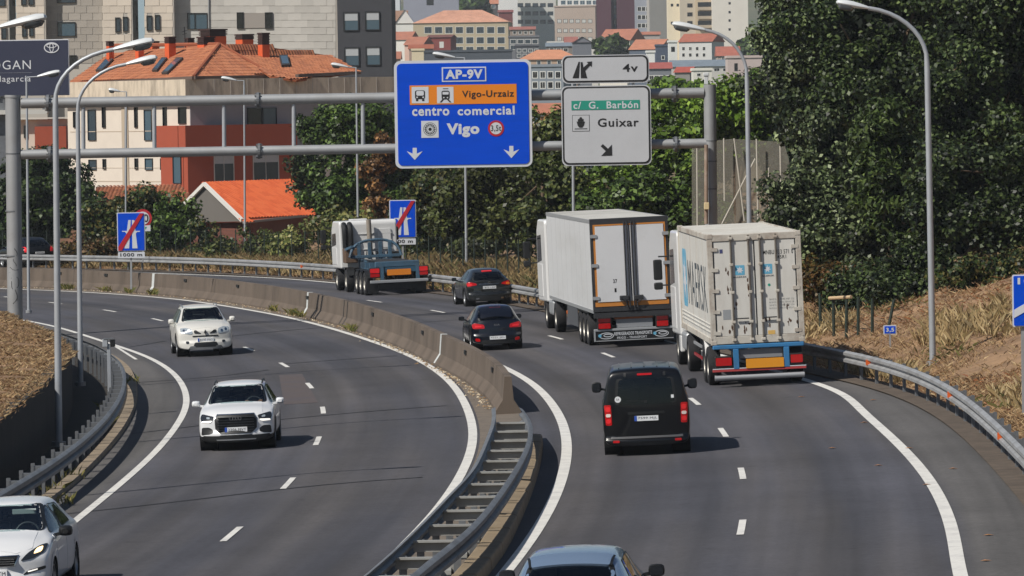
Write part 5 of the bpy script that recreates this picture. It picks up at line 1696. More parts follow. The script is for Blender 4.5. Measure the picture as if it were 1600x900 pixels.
bt = H_('tower_block', 'beige tower with stacked balconies beside the white slab', 1088, 1116, -40, 110, 1432, 'b9a98f', None, 0, 12, ([1101], [7, 21, 36], 20, 6, 'k', 'd'))
sb = Wall(1100, 20, 1431.8)
for y in (14, 28, 42):
    mb = MB(); sb.rect(1090, y - 3, 1113, y + 2, 0, 0, 1.2, mb); mb.build('balcony', mat('balcony_front', 'a89a86', .8), bt)
H_('tower_block', 'broad white blank slab with a column of tiny windows', 1114, 1168, -40, 120, 1428, 'd6d0c6', None, 0, 14, ([1140], [5, 19, 32, 46], 2.2, 2.4, 'k', 'd'))
H_('tiled_house', 'white house with broad orange roof before the maroon tower', 937, 984, 63, 130, 1180, 'cdc8be', ('gable', 45, OR2), -22, 10, (ar(944, 972, 4), [70], 5, 5, 'k', 'w'))
H_('tiled_house', 'orange roofed house with cream eaves above the pale sign', 984, 1030, 77, 130, 1060, '56606e', ('gable', 61, OR), -20, 10, ([1036], [80], 4, 6, 'k', 'w'))
H_('gable_house', 'small grey gabled house above the pale grey sign', 896, 924, 66, 130, 1090, '6d7078', ('front', 57, '8a5040'), 0, 10)
H_('tiled_house', 'brown house with dark gallery left of the grey gable', 855, 900, 72, 130, 1100, '7a746e', ('gable', 66, '6f7a84'), 0, 8, (ar(862, 884, 3), [78], 6, 5, 'k', 'w'))
H_('tiled_house', 'white house with red roof under the curved lamp head', 1062, 1112, 65, 140, 1120, 'c3c3c0', ('gable', 52, '9e5c48'), -18, 10, (ar(1068, 1100, 4), [76, 86], 4, 5, 'k', 'w'))
H_('tiled_house', 'house with bright red roof right of the curved lamp', 1122, 1156, 87, 140, 1000, 'a59a90', ('gable', 72, '9c5c4c'), 0, 9, (ar(1130, 1150, 3), [91], 4, 4, 'k', 'w'))
H_('gable_house', 'narrow white turret house with one dark window', 1046, 1058, 66, 140, 1030, 'd8d8d4', None, 0, 6, ([1051.5], [77], 4, 6, 'k', 'd'))
H_('row_house', 'house wall with shade in its dark blue colour above the pale sign', 1026, 1047, 72, 140, 1045, '465062', None, 0, 6, ([1036], [90], 4, 5, 'k', 'w'))  # side of a house away from the sun, its shade put into the colour
H_('tiled_house', 'long low house with crimson roof beside the pale sign', 1013, 1049, 107, 175, 860, '777a80', ('gable', 97, '985048'), 0, 9, (ar(1018, 1042, 4), [121], 6, 5, 'k', 'w'))
H_('warehouse', 'long warehouse with slate grey roof below the towers', 1050, 1146, 103, 175, 900, 'bdbab4', ('gable', 93, '6f7a84'), 0, 10, (ar(1064, 1134, 6), [109], 8, 4, 'k', 'w'))
H_('tiled_house', 'small dull red roofed house before the warehouse', 1055, 1078, 113, 175, 820, '83807c', ('gable', 104, 'a04a3c'), -10, 8)
H_('row_house', 'cluster of white flat roofed houses above the green tree', 1084, 1112, 110, 180, 780, 'd5d2c8', None, 0, 8, ([1092, 1104], [117], 5, 4, 'k', 'w'))
H_('row_house', 'pinkish blank wall building left of the big trees', 1138, 1190, 90, 170, 840, 'b9aaa4', None, 0, 9, ([1150], [105], 3, 10, 'k', 'd'))
H_('row_house', 'pale flat roofed house peeking left of the big trees', 1168, 1192, 66, 150, 1150, 'd0cdc6', None, 0, 9)
H_('row_house', 'pinkish house wall left of the blue overhead sign', 606, 624, 92, 260, 700, 'b89888', ('gable', 80, OR2), 0, 8)
H_('tiled_house', 'tiny orange roof peeping behind the broad orange roofed house', 1004, 1031, 54, 110, 1280, 'a79f9a', ('gable', 49, OR2), 0, 7)
H_('row_house', 'small bright white wall hut just above the pale sign', 1011, 1023, 82, 130, 990, 'dcdcda', None, 0, 4)
H_('tiled_house', 'small red roof beside the grey gabled house', 884, 902, 66, 120, 1120, '8d8580', ('gable', 57, RD), 0, 7)
H_('row_house', 'dark flat roofed houses left of the orange hipped roof', 806, 842, 72, 120, 1020, '5a5c62', None, 0, 7, (ar(811, 838, 4), [79, 87], 5, 4, 'g', 'w'))
H_('row_house', 'white terrace wall below the pinkish block', 856, 934, 66, 110, 1200, 'c9c6bf', None, 0, 6, (ar(862, 928, 8), [72], 4, 4, 'k', 'd'))
H_('tiled_house', 'dull orange roof left above the blue sign corner', 640, 676, 76, 120, 1010, 'a08a7c', ('gable', 69, '96543c'), 0, 7)
# ================================================================ TREES AND BUSHES
M_BARK = mat('bark', '5a4a3a', 0.95, noise=.3, nscale=4, bump=.4, stretch=(3, 3, .6))
M_BARKG = mat('grey_bark', '6f675c', 0.95, noise=.25, nscale=4, bump=.4, stretch=(3, 3, .6))
G_DARK = ['0d150a', '1a2511', '293619', '3d4b27', '5e6b40']
G_MID = ['1a2610', '2a3a17', '3a4d1f', '4c6128', '60733a']
G_BRI = ['25340f', '3b5117', '506a20', '67802c', '7d9240']
G_OLIVE = ['232b14', '35411d', '465127', '5c6434', '737444']
G_GREY = ['12190c', '242d19', '39442a', '53603d', '858f68']
G_BROWN = ['3a2a18', '57402a', '6e5236', '86663f', '9a6a3a']
G_MIXD = ['161f0e', '24321a', '3a4a22', '55552c', '6f6238']

def leaves(name, clumps, size, cols, parent, label=None, rough=.45, trans=.12, elong=1.5, tones=None):
    """clumps: list of (centre, radius, count): folded leaf-sized faces through the crown's volume"""
    Cc = np.concatenate([np.repeat(np.array([c]), n, 0) for c, r, n in clumps])
    Rr = np.concatenate([np.full(n, r) for c, r, n in clumps])
    n = len(Cc)
    d = RNG.normal(size=(n, 3)); d /= np.linalg.norm(d, axis=1)[:, None]
    rad = RNG.uniform(0.15, 1.0, n) ** 0.6
    c = Cc + d * (Rr * rad)[:, None] * np.array([1, 1, .85])
    nr = d * .8 + RNG.normal(size=(n, 3)) * .55 + np.array([0, -.1, .45]); nr /= np.linalg.norm(nr, axis=1)[:, None]
    tg = np.cross(nr, RNG.normal(size=(n, 3))); tg /= np.linalg.norm(tg, axis=1)[:, None]
    bt = np.cross(nr, tg)
    L = size * RNG.uniform(.6, 1.35, n)[:, None] * .5 * elong; W = L / elong
    fold = nr * L * .18
    V = np.stack([c + tg * L, c + bt * W + fold, c - tg * L, c - bt * W + fold], 1).reshape(-1, 3)
    F = np.arange(4 * n).reshape(n, 4)
    o = npmesh(name, V, F, leafmat('leaf_' + '_'.join(cols[:3]) + '_%d' % int(rough * 100), cols, rough, trans, True), parent)
    tn = np.concatenate([np.full(k, 1 + .0 * r) for _, r, k in clumps]) if tones is None else np.concatenate([np.full(k, q) for (_, r, k), q in zip(clumps, tones)])
    at = o.data.attributes.new('tone', 'FLOAT', 'POINT'); at.data.foreach_set('value', np.repeat(tn, 4).astype(np.float32))
    return o

def ell_clumps(ells, dens, rc, rng=random, gap=7.5):
    """boughs over the shells of ellipsoids (cx,cy,cz,rx,ry,rz), each a cluster of leaf clumps with its own shade"""
    out, tones = [], []
    for cx, cy, cz, rx, ry, rz in ells:
        area = 4 * math.pi * ((rx * ry) ** 1.6 + (rx * rz) ** 1.6 + (ry * rz) ** 1.6) ** (1 / 1.6) / 3 ** (1 / 1.6)
        k = max(5, int(area / (rc * rc * gap)))
        for _ in range(k):
            v = Vector((rng.gauss(0, 1), rng.gauss(0, 1), rng.gauss(0, 1))).normalized()
            if v.y > .5: v.y = -v.y
            s = rng.uniform(.66, 1.04); tone = rng.uniform(.62, 1.35)
            B = np.array([cx + v.x * rx * s, cy + v.y * ry * s, cz + v.z * rz * s])
            for _ in range(rng.randint(4, 6)):
                w = np.array([rng.gauss(0, 1), rng.gauss(0, .9), rng.gauss(0, .7)]) * rc * .62
                r = rc * rng.uniform(.45, 1.1)
                out.append((B + w, r, max(6, int(dens * r * r * 1.25)))); tones.append(tone * rng.uniform(.88, 1.12))
    return out, tones

def tree(name, label, base, ells, cols, size=.2, dens=170, rc=.8, trunk_r=.22, bark=None, cat='tree', group=None, rough=.45, core=True, limbs=7):
    t = thing(name, tuple(base), label, cat, group)
    cl, tns = ell_clumps(ells, dens, rc, gap=7.0 if cat == 'tree' else 4.6)
    leaves('crown' if cat == 'tree' else 'foliage', cl, size, cols, t, rough=rough, tones=tns, elong=2.6 if 'conifer' in name else 1.5)
    if core:
        # bigger sparse leaves deep inside close the crown without a solid core
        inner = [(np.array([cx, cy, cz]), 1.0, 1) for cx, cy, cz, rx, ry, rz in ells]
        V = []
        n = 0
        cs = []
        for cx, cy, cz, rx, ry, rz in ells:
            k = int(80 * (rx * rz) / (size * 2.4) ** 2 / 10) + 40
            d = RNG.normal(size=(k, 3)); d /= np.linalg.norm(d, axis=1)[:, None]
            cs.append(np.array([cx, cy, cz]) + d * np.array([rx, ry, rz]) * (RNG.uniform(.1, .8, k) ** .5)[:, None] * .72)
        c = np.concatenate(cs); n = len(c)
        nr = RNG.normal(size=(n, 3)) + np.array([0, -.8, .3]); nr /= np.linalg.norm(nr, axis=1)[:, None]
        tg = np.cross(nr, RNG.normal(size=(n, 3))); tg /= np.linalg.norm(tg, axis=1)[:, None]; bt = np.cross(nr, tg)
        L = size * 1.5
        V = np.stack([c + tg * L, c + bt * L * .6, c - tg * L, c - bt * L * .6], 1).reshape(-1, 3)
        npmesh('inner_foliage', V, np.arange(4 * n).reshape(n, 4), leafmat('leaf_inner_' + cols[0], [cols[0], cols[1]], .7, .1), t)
    top = max(ells, key=lambda e: e[2])
    if trunk_r:
        b = np.array(base, float)
        mid = np.array([top[0] * .5 + b[0] * .5 + random.uniform(-.3, .3), top[1] * .5 + b[1] * .5, b[2] * .5 + top[2] * .5])
        mb = MB(); mb.tube(crom([b + np.array([0, 0, -.3]), b + np.array([0, 0, .6]), mid, np.array([top[0], top[1], top[2]])], .8, 1), np.linspace(trunk_r * 1.25, trunk_r * .35, len(crom([b + np.array([0, 0, -.3]), b + np.array([0, 0, .6]), mid, np.array([top[0], top[1], top[2]])], .8, 1))), 9)
        for _ in range(limbs):
            e = random.choice(ells); h = random.uniform(.35, .85)
            p0 = b * (1 - h) + np.array([top[0], top[1], top[2]]) * h
            v = np.array([random.gauss(0, 1), random.gauss(0, 1), abs(random.gauss(0, .7))]); v /= np.linalg.norm(v)
            p1 = np.array(e[:3]) + v * np.array(e[3:]) * .8
            mb.tube([p0, p0 * .5 + p1 * .5 + np.array([0, 0, .25]), p1], [trunk_r * .4, trunk_r * .25, trunk_r * .08], 6)
        mb.build('trunk', bark or M_BARK, t, smooth=True)
    return t
def E(px, py, D, wpx, hpx, depth=None):
    """ellipsoid from its outline in the photograph"""
    c = P(px, py, D); k = D / FPX
    return (c[0], c[1], c[2], wpx * k / 2, (depth or min(wpx, hpx) * k) / 2, hpx * k / 2)
def base_at(px, D, d_out=6):
    p = P(px, 430, D); return np.array([p[0], D, zbank(p)])

# the big trees of the right bank
RG = 'tall trees on the right bank'
tree('tree', 'tall grey green tree at the left end of the right wood, beside the screen net', base_at(1255, 182), [E(1258, 60, 182, 120, 170), E(1250, 170, 182, 100, 130), E(1272, 250, 181, 110, 160), E(1245, -20, 182, 90, 90)], G_GREY, .11, 522, .8, .28, M_BARKG, group=RG)
tree('tree', 'dark leafy tree behind the head of the big curved lamp', base_at(1370, 176), [E(1365, 40, 176, 190, 140), E(1330, 150, 175, 170, 150), E(1420, 150, 176, 150, 170), E(1390, -30, 176, 160, 90)], G_DARK, .11, 500, .85, .3, group=RG)
tree('tree', 'dense dark tree in the upper right corner', base_at(1540, 168), [E(1540, 50, 168, 200, 190), E(1500, 200, 167, 160, 180), E(1600, 170, 168, 150, 200), E(1560, -40, 168, 190, 110)], G_DARK, .11, 477, .85, .32, group=RG)
tree('tree', 'dark tree standing just right of the big lamp pole', base_at(1510, 158), [E(1505, 320, 158, 150, 190), E(1570, 340, 158, 150, 180), E(1620, 260, 159, 110, 160)], G_DARK, .11, 500, .75, .26, group=RG)
tree('conifer_tree', 'bright green feathery conifer left of the big lamp pole', base_at(1400, 163), [E(1385, 190, 163, 34, 80), E(1390, 250, 163, 70, 90), E(1395, 310, 163, 95, 100), E(1405, 370, 163, 110, 90)], ['18220e', '263316', '36461f', '48582a', '5d6b3a'], .09, 682, .55, .2, group=RG)
tree('tree', 'shaggy grey green tree behind the container truck', base_at(1290, 166), [E(1290, 330, 166, 130, 150), E(1345, 400, 165, 120, 120), E(1255, 400, 166, 60, 130), E(1315, 240, 167, 120, 120)], G_GREY, .11, 522, .7, .22, M_BARKG, group=RG)
tree('bush', 'dark bush at the foot of the wood behind the kilometre marker', base_at(1420, 156), [E(1420, 425, 156, 100, 90), E(1370, 445, 155, 80, 66), E(1465, 445, 155, 70, 56), E(1330, 462, 155, 60, 34), E(1430, 462, 153, 70, 36)], G_DARK, .09, 546, .55, .06, cat='bush', group='bushes along the edge of the right wood')
tree('bush', 'olive bush at the foot of the wood near the right edge', base_at(1550, 150), [E(1530, 445, 150, 110, 70), E(1590, 425, 150, 90, 80)], G_MIXD, .09, 546, .5, .06, cat='bush', group='bushes along the edge of the right wood')
tree('bush', 'reddish dry bush right of the container top', base_at(1300, 158), [E(1290, 440, 158, 70, 60), E(1325, 452, 158, 50, 40)], ['3a2c16', '5a4824', '6d4a28', '4a4a22', '2c3418'], .09, 477, .5, .05, cat='bush', group='bushes along the edge of the right wood')
# a wood behind them, read as one mass
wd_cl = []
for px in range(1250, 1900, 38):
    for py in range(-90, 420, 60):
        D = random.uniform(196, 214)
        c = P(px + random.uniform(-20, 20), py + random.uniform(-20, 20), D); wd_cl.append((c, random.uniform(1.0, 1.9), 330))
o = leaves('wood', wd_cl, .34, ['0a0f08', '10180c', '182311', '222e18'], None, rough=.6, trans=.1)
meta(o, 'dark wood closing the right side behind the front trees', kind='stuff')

# middle: behind the gantry and trailers
MG = 'trees behind the gantry and the trailers'
tree('tree', 'bright green bushy tree between the pale sign and the right gantry post', base_at(1060, 212), [E(1060, 235, 212, 110, 130), E(1010, 300, 212, 120, 110), E(1085, 305, 211, 90, 110), E(1095, 185, 213, 80, 50)], G_BRI, .16, 246, .85, .2, group=MG)
tree('tree', 'lighter green tree above the net right of the gantry post', base_at(1150, 205), [E(1145, 195, 206, 70, 80), E(1185, 200, 206, 70, 90), E(1120, 225, 207, 50, 60)], G_BRI, .16, 232, .8, .2, group=MG)
tree('tree', 'dark green tree right behind the plain white trailer', base_at(1020, 205), [E(980, 320, 205, 130, 120), E(1050, 350, 205, 90, 110)], G_MID, .15, 261, .75, .2, group=MG)
tree('tree', 'mixed olive tree behind the lamp under the pale sign', base_at(890, 213), [E(880, 300, 213, 110, 140), E(845, 340, 213, 100, 130), E(930, 300, 213, 90, 110), E(860, 215, 214, 60, 60)], G_OLIVE, .15, 261, .75, .2, group=MG)
tree('bush', 'brownish overgrown bush under the right half of the blue sign', base_at(780, 229), [E(770, 310, 229, 130, 110), E(800, 362, 228, 120, 90), E(740, 362, 230, 90, 90)], ['1f2010', '333618', '434c22', '56592e', '344420'], .15, 261, .75, .12, cat='bush', group=MG)
tree('bush', 'green overgrown bush under the left half of the blue sign', base_at(690, 240), [E(690, 300, 240, 100, 110), E(665, 355, 240, 90, 90), E(720, 350, 239, 70, 100)], G_MIXD, .15, 261, .75, .12, cat='bush', group=MG)
tree('bush', 'rust coloured dry bush behind the gap between the two overhead signs', base_at(855, 222), [E(855, 220, 224, 60, 70)], G_BROWN, .16, 188, .6, .1, cat='bush', group=MG)
# ivy wall and palm stump
tree('ivy_mass', 'tall wall of dark green ivy left of the blue sign', base_at(548, 262), [E(552, 220, 262, 100, 120, 3), E(530, 300, 261, 80, 120, 3), E(580, 290, 262, 80, 140, 3), E(600, 210, 263, 50, 100, 3), E(505, 205, 263, 55, 50, 3), E(548, 175, 263, 60, 40, 2), E(618, 270, 265, 50, 120, 3), E(632, 330, 262, 50, 80, 3)], G_MID, .16, 266, .6, .2, cat='ivy', limbs=3)
tree('dead_palm', 'dead palm trunk shaggy with brown ivy behind the white tractor unit', base_at(592, 252), [E(590, 270, 252, 34, 90), E(586, 320, 252, 28, 90), E(596, 235, 252, 44, 50)], G_BROWN, .14, 294, .4, .17, cat='tree', limbs=2)
tree('bush', 'dark round ivy bush hanging over the right end of the small orange roof', base_at(468, 270), [E(474, 256, 270, 40, 40), E(490, 278, 270, 22, 60)], G_DARK, .14, 294, .6, 0, cat='bush')
tree('bush', 'pale olive hedge at the foot of the ivy wall', base_at(500, 252), [E(515, 362, 252, 60, 46), E(550, 365, 251, 80, 60), E(455, 382, 253, 50, 26)], ['3a4420', '53602c', '68703a', '7d7c48', '8f8752'], .14, 251, .55, .06, cat='bush')
tree('bush', 'dry brown bush left of the second motorway end sign', base_at(650, 243), [E(655, 395, 243, 50, 50), E(690, 400, 241, 60, 40)], G_BROWN, .13, 237, .45, .05, cat='bush')
# left
tree('tree', 'broad dark domed tree behind the left gantry post', base_at(90, 292), [E(85, 320, 292, 190, 130), E(40, 350, 292, 130, 120), E(130, 340, 291, 110, 120), E(75, 285, 293, 110, 70), E(5, 330, 293, 80, 120)], ['141d0d', '1f2c13', '2b3b1a', '384722', '48562c'], .19, 210, .9, .3)
tree('bush', 'tall leafy bush behind the left blue sign', base_at(195, 272), [E(170, 355, 272, 80, 80), E(215, 340, 272, 70, 90), E(250, 335, 272, 60, 80)], G_MIXD, .16, 251, .65, .1, cat='bush', group='bushes before the small house')
tree('bush', 'bright leafed bush below the garage roof', base_at(285, 270), [E(272, 338, 270, 54, 66), E(292, 362, 270, 44, 54), E(262, 370, 270, 60, 50)], G_MID, .16, 251, .6, .1, cat='bush', group='bushes before the small house')
tree('bush', 'small bush covering the lower corner of the grey gable', base_at(330, 266), [E(318, 372, 266, 36, 50), E(345, 385, 266, 40, 34)], G_MIXD, .14, 266, .5, .08, cat='bush', group='bushes before the small house')
tree('bush', 'yellow green bush at the left edge behind the black car', base_at(5, 300), [E(0, 385, 300, 60, 50), E(25, 400, 300, 40, 30)], G_BRI, .16, 224, .6, .06, cat='bush')
tree('bush', 'brown dry bush behind the lamp and the brick pillar', base_at(150, 268), [E(150, 385, 268, 60, 35), E(110, 390, 270, 40, 30)], ['3a3a1e', '57452a', '6e5236', '4a5226'], .14, 237, .5, .06, cat='bush')
tree('bush', 'straggly bush row in front of the small house wall', base_at(430, 256), [E(400, 385, 258, 60, 30), E(445, 388, 256, 60, 34), E(350, 392, 260, 50, 26)], G_OLIVE, .13, 237, .45, .05, cat='bush')
# brick gate pillar and low wall at left
D = 276
bw = thing('brick_wall', tuple(P(125, 410, D)), 'low old brick wall with a pinkish pillar behind the far guardrail', 'wall')
M_BRK = mat('old_brick', '8f6a54', .9, noise=.25, nscale=3, dirt='5a4a3c', dscale=1, damt=.6)
mb = MB(); a, b = P(90, 412, D), P(150, 372, D); mb.bx(a[0], b[0], D, D + .3, a[2], b[2]); mb.build('wall', M_BRK, bw)
mb = MB(); a, b = P(113, 412, D - .1), P(122, 364, D - .1); mb.bx(a[0], b[0], D - .12, D + .3, a[2], b[2]); mb.build('pillar', mat('pink_brick', 'ab7a60', .9, noise=.2, nscale=3), bw)
mb = MB(); a, b = P(111, 364, D - .1), P(151, 360, D - .1); mb.bx(a[0], b[0], D - .15, D + .35, a[2], b[2]); mb.build('coping', M_BRK, bw)
# dry verge growth between the far rail and the fence
pts = []
q0 = cut(PATH_OUT, 180, 305)
sq = arclen(q0)
for _ in range(5200):
    p, t = at_s(q0, random.uniform(0, sq[-1])); d = random.uniform(1.2, 7.5)
    x, y = p[0] + t[1] * d, p[1] - t[0] * d
    pts.append((x, y, bank_z(x, y, d)))
grass('verge_grass', pts, 0.42, ['5e5034', '7d6a48', '94805a', '565a34', '6b5038', 'a2906a'], 'tall dry grass along the foot of the far wire fence', rnd=.7, lean=.45, blades=8, w=.012)
# town greenery
for lab, px, py, D, w, h in (('round dark tree at the top between the orange roofs', 736, 4, 1540, 22, 26), ('green tree in front of the pale flat roofed houses', 1175, 76, 1100, 30, 18), ('dark garden trees below the broad orange roof', 958, 76, 1170, 22, 6), ('leafy tree crown between the net and the pinkish wall', 1165, 140, 420, 70, 40), ('green treetops below the crimson roof', 1062, 145, 400, 70, 30)):
    b = P(px, py + h, D)
    tree('tree', lab, b, [E(px, py, D, w, h), E(px - w * .25, py + h * .15, D, w * .6, h * .7), E(px + w * .25, py + h * .2, D, w * .6, h * .7)], G_MID if D > 600 else G_BRI, .0011 * D, 30 if D > 600 else 110, .0016 * D, .3, group='trees of the town', limbs=2)
# ================================================================ VEHICLES
def vframe(px, py, heading_deg, scale=1.0, lift=0.0, XY=None):
    """frame on the road: x forward, y left, z up, at the point the photograph shows at px, py"""
    g = G(px, py) if XY is None else np.array([XY[0], XY[1], BANK * XY[0]])
    h = R_(heading_deg)
    up = Vector((-BANK, 0, 1)).normalized()
    f = Vector((math.sin(h), math.cos(h), 0)); f = (f - up * f.dot(up)).normalized()
    l = up.cross(f)
    M = Matrix.Identity(4)
    for i in range(3):
        M[i][0], M[i][1], M[i][2], M[i][3] = f[i] * scale, l[i] * scale, up[i] * scale, g[i] + up[i] * lift
    return M

def subsurf(vs, fs, lv):
    me = bpy.data.meshes.new('tmp'); me.from_pydata([tuple(v) for v in vs], [], fs)
    o = bpy.data.objects.new('tmp', me); COL.objects.link(o)
    m = o.modifiers.new('s', 'SUBSURF'); m.levels = m.render_levels = lv
    dg = bpy.context.evaluated_depsgraph_get()
    e = bpy.data.meshes.new_from_object(o.evaluated_get(dg))
    V = np.array([v.co[:] for v in e.vertices]); F = [tuple(p.vertices) for p in e.polygons]
    bpy.data.objects.remove(o); bpy.data.meshes.remove(me); bpy.data.meshes.remove(e)
    return V, F

def inpoly(p, poly):
    c = False; j = len(poly) - 1
    for i in range(len(poly)):
        if (poly[i][1] > p[1]) != (poly[j][1] > p[1]) and p[0] < (poly[j][0] - poly[i][0]) * (p[1] - poly[i][1]) / (poly[j][1] - poly[i][1]) + poly[i][0]: c = not c
        j = i
    return c
def shrink(poly, d):
    c = np.mean(np.array(poly), 0)
    out = []
    for p in poly:
        v = np.array(p) - c; L = np.linalg.norm(v); out.append(tuple(c + v * max(.1, (L - d * 1.25) / L)))
    return out
def roundp(poly, r=.05, n=3):
    out = []; m = len(poly)
    for i in range(m):
        a, b, c = np.array(poly[i - 1]), np.array(poly[i]), np.array(poly[(i + 1) % m])
        u, v = a - b, c - b
        k = min(r, np.linalg.norm(u) * .4, np.linalg.norm(v) * .4)
        p0, p1 = b + u / np.linalg.norm(u) * k, b + v / np.linalg.norm(v) * k
        for t in np.linspace(0, 1, n + 1): out.append(tuple((1 - t) ** 2 * p0 + 2 * t * (1 - t) * b + t * t * p1))
    return out
mir = lambda poly: [(-y, z) for y, z in poly][::-1]

class Car:
    """a car body lofted through cross-sections along its length, with panels, glass and lamps laid onto the surface"""
    DIRS = {'front': ((-1, 0, 0), 1, 2), 'rear': ((1, 0, 0), 1, 2), 'left': ((0, -1, 0), 0, 2), 'right': ((0, 1, 0), 0, 2), 'top': ((0, 0, -1), 0, 1)}
    def __init__(s, name, label, M, paint, sp, cat='car', group=None):
        s.root = thing(name, None, label, cat, group, M=M)
        s.paint, s.sp = paint, sp
        s.holes = []
        W, zb = sp['W'], sp.get('zb', .2)
        st = sp['st']
        vs, rings = [], []
        for (x, zt, zs, wf, wt) in st:
            w = W * wf; zs = min(zs, zt - .05); zbb = zb + sp.get('lift', {}).get(x, 0)
            zm = zbb + (zs - zbb) * .5
            half = [(0, zbb), (w - .14, zbb), (w - .02, zbb + .08), (w, zm), (w - .012, zs - .08), (w - .05, zs),
                    ((w - .07) * .5 + wt * .5, zs * .5 + (zt - .03) * .5), (wt, zt - .045), (wt - .12, zt - .004), (0, zt + sp.get('crown', .025))]
            r = [len(vs) + i for i in range(10)]
            vs += [(x, y, z) for y, z in half]
            r2 = [r[0]] + [len(vs) + i for i in range(8)] + [r[9]]
            vs += [(x, -y, z) for y, z in half[1:9]]
            rings.append((r, r2))
        fs = []
        for (a, a2), (b, b2) in zip(rings[:-1], rings[1:]):
            for i in range(9):
                fs.append((a[i], b[i], b[i + 1], a[i + 1])); fs.append((a2[i + 1], b2[i + 1], b2[i], a2[i]))
        for (a, a2), flip in ((rings[0], 0), (rings[-1], 1)):
            for i in range(9):
                q = [a[i], a[i + 1], a2[i + 1], a2[i]]
                q = list(dict.fromkeys(q))
                fs.append(tuple(q[::-1] if flip else q))
        V, F = subsurf(vs, fs, 3)
        xF, xR = st[-1][0], st[0][0]
        fr, rr = sp.get('fr', .22), sp.get('rr', .12)
        tF = np.clip((V[:, 0] - (xF - .9)) / .9, 0, 1) ** 2; tR = np.clip(((xR + .7) - V[:, 0]) / .7, 0, 1) ** 2
        yy = (V[:, 1] / W) ** 2
        V[:, 0] -= tF * fr * yy; V[:, 0] += tR * rr * yy
        # bumpers stand proud of the bodywork above them
        bz = sp.get('bumper', .55)
        V[:, 0] += np.clip((V[:, 0] - (xF - .35)) / .35, 0, 1) * .06 * np.clip((bz - V[:, 2]) / .1, 0, 1)
        V[:, 0] -= np.clip(((xR + .3) - V[:, 0]) / .3, 0, 1) * .07 * np.clip((bz - V[:, 2]) / .08, 0, 1)
        vol = sum(float(V[f[0]] @ np.cross(V[f[1]], V[f[2]])) + float(V[f[0]] @ np.cross(V[f[2]], V[f[-1]])) for f in F)
        if vol < 0: F = [f[::-1] for f in F]
        s.V, s.F = V, F
        s.bvh = BVHTree.FromPolygons([Vector(v) for v in V], F)
        s.cen = np.array([V[list(f)].mean(0) for f in F])
        nn = []
        for f in F:
            a, b, c = V[f[0]], V[f[1]], V[f[2]]; n = np.cross(b - a, c - a); nn.append(n / (np.linalg.norm(n) + 1e-9))
        s.nor = np.array(nn)
    def hit(s, d, u, v):
        dv, a, b = s.DIRS[d]
        o = Vector((0, 0, 0)) - Vector(dv) * 6
        if d == 'top': o.z = 6
        o[a] = u; o[b] = v
        h = s.bvh.ray_cast(o, Vector(dv))
        if h[0] is None:
            o2 = Vector((0, 0, 0)); o2[a] = u; o2[b] = v
            if d in ('front', 'rear'): o2.x = s.sp['st'][-1][0] if d == 'front' else s.sp['st'][0][0]
            elif d == 'top': o2.z = s.sp['st'][len(s.sp['st']) // 2][1]
            else: o2.y = s.sp['W'] * (1 if d == 'left' else -1)
            h = s.bvh.find_nearest(o2)
        n = h[1]
        if n.dot(Vector(dv)) > 0: n = -n
        return h[0], n
    def patch(s, name, poly, d, m, off=.006, thick=.03, step=.09, parent=None, rnd=.04, hole=None, smooth=True):
        if rnd: poly = roundp(poly, rnd)
        pts = []
        k = len(poly)
        for i in range(k):
            a, b = np.array(poly[i]), np.array(poly[(i + 1) % k]); n = max(1, int(np.linalg.norm(b - a) / step))
            for t in range(n): pts.append(tuple(a + (b - a) * t / n))
        nb = len(pts)
        ar = np.array(pts); lo, hi = ar.min(0), ar.max(0)
        for u in np.arange(lo[0] + step / 2, hi[0], step):
            for v in np.arange(lo[1] + step / 2, hi[1], step):
                if inpoly((u, v), poly) and min(np.hypot(ar[:nb, 0] - u, ar[:nb, 1] - v)) > step * .4: pts.append((u, v))
        r = delaunay_2d_cdt([Vector(p) for p in pts], [(i, (i + 1) % nb) for i in range(nb)], [], 1, 1e-6)
        tv, tf = r[0], r[2]
        top, bot = [], []
        for p in tv:
            h, n = s.hit(d, p[0], p[1]); top.append(h + n * off); bot.append(h - n * thick)
        n = len(tv)
        # boundary edges
        cnt = {}
        for f in tf:
            for i in range(len(f)):
                e = (f[i], f[(i + 1) % len(f)]); cnt[tuple(sorted(e))] = cnt.get(tuple(sorted(e)), 0) + 1
        fs = [tuple(f) for f in tf]
        for e, c in cnt.items():
            if c == 1: fs.append((e[0], e[1], n + e[1], n + e[0]))
        mb = MB(); mb.add(top + bot, fs)
        if hole is not None: s.holes.append((d, shrink(poly, hole)))
        o = mb.build(name, m, parent or s.root, smooth=smooth)
        return o
    def sides(s, name, poly, m, **k):
        return [s.patch(name, poly, 'left', m, **k), s.patch(name, poly, 'right', m, **k)]
    def pair(s, name, poly, d, m, **k):
        return [s.patch(name, poly, d, m, **k), s.patch(name, mir(poly), d, m, **k)]
    def glass(s, name, poly, d, m, rim=.05, **k):
        """pane with a black ceramic rim; the bodywork behind it is open"""
        k.setdefault('rnd', .07)
        o = s.patch(name, poly, d, m, off=.004, thick=.004, hole=rim, **k)
        # rim band
        pl = roundp(poly, k['rnd']); inn = roundp(shrink(poly, rim), k['rnd'] * .7)
        mb = MB(); n = len(pl); vs = []
        for q in (pl, inn):
            for p in q:
                h, nn = s.hit(d, p[0], p[1]); vs.append(h + nn * .007)
        mb.add(vs, [(i, (i + 1) % n, n + (i + 1) % n, n + i) for i in range(n)]); mb.build('window_surround', M_BLACK, o)
        return o
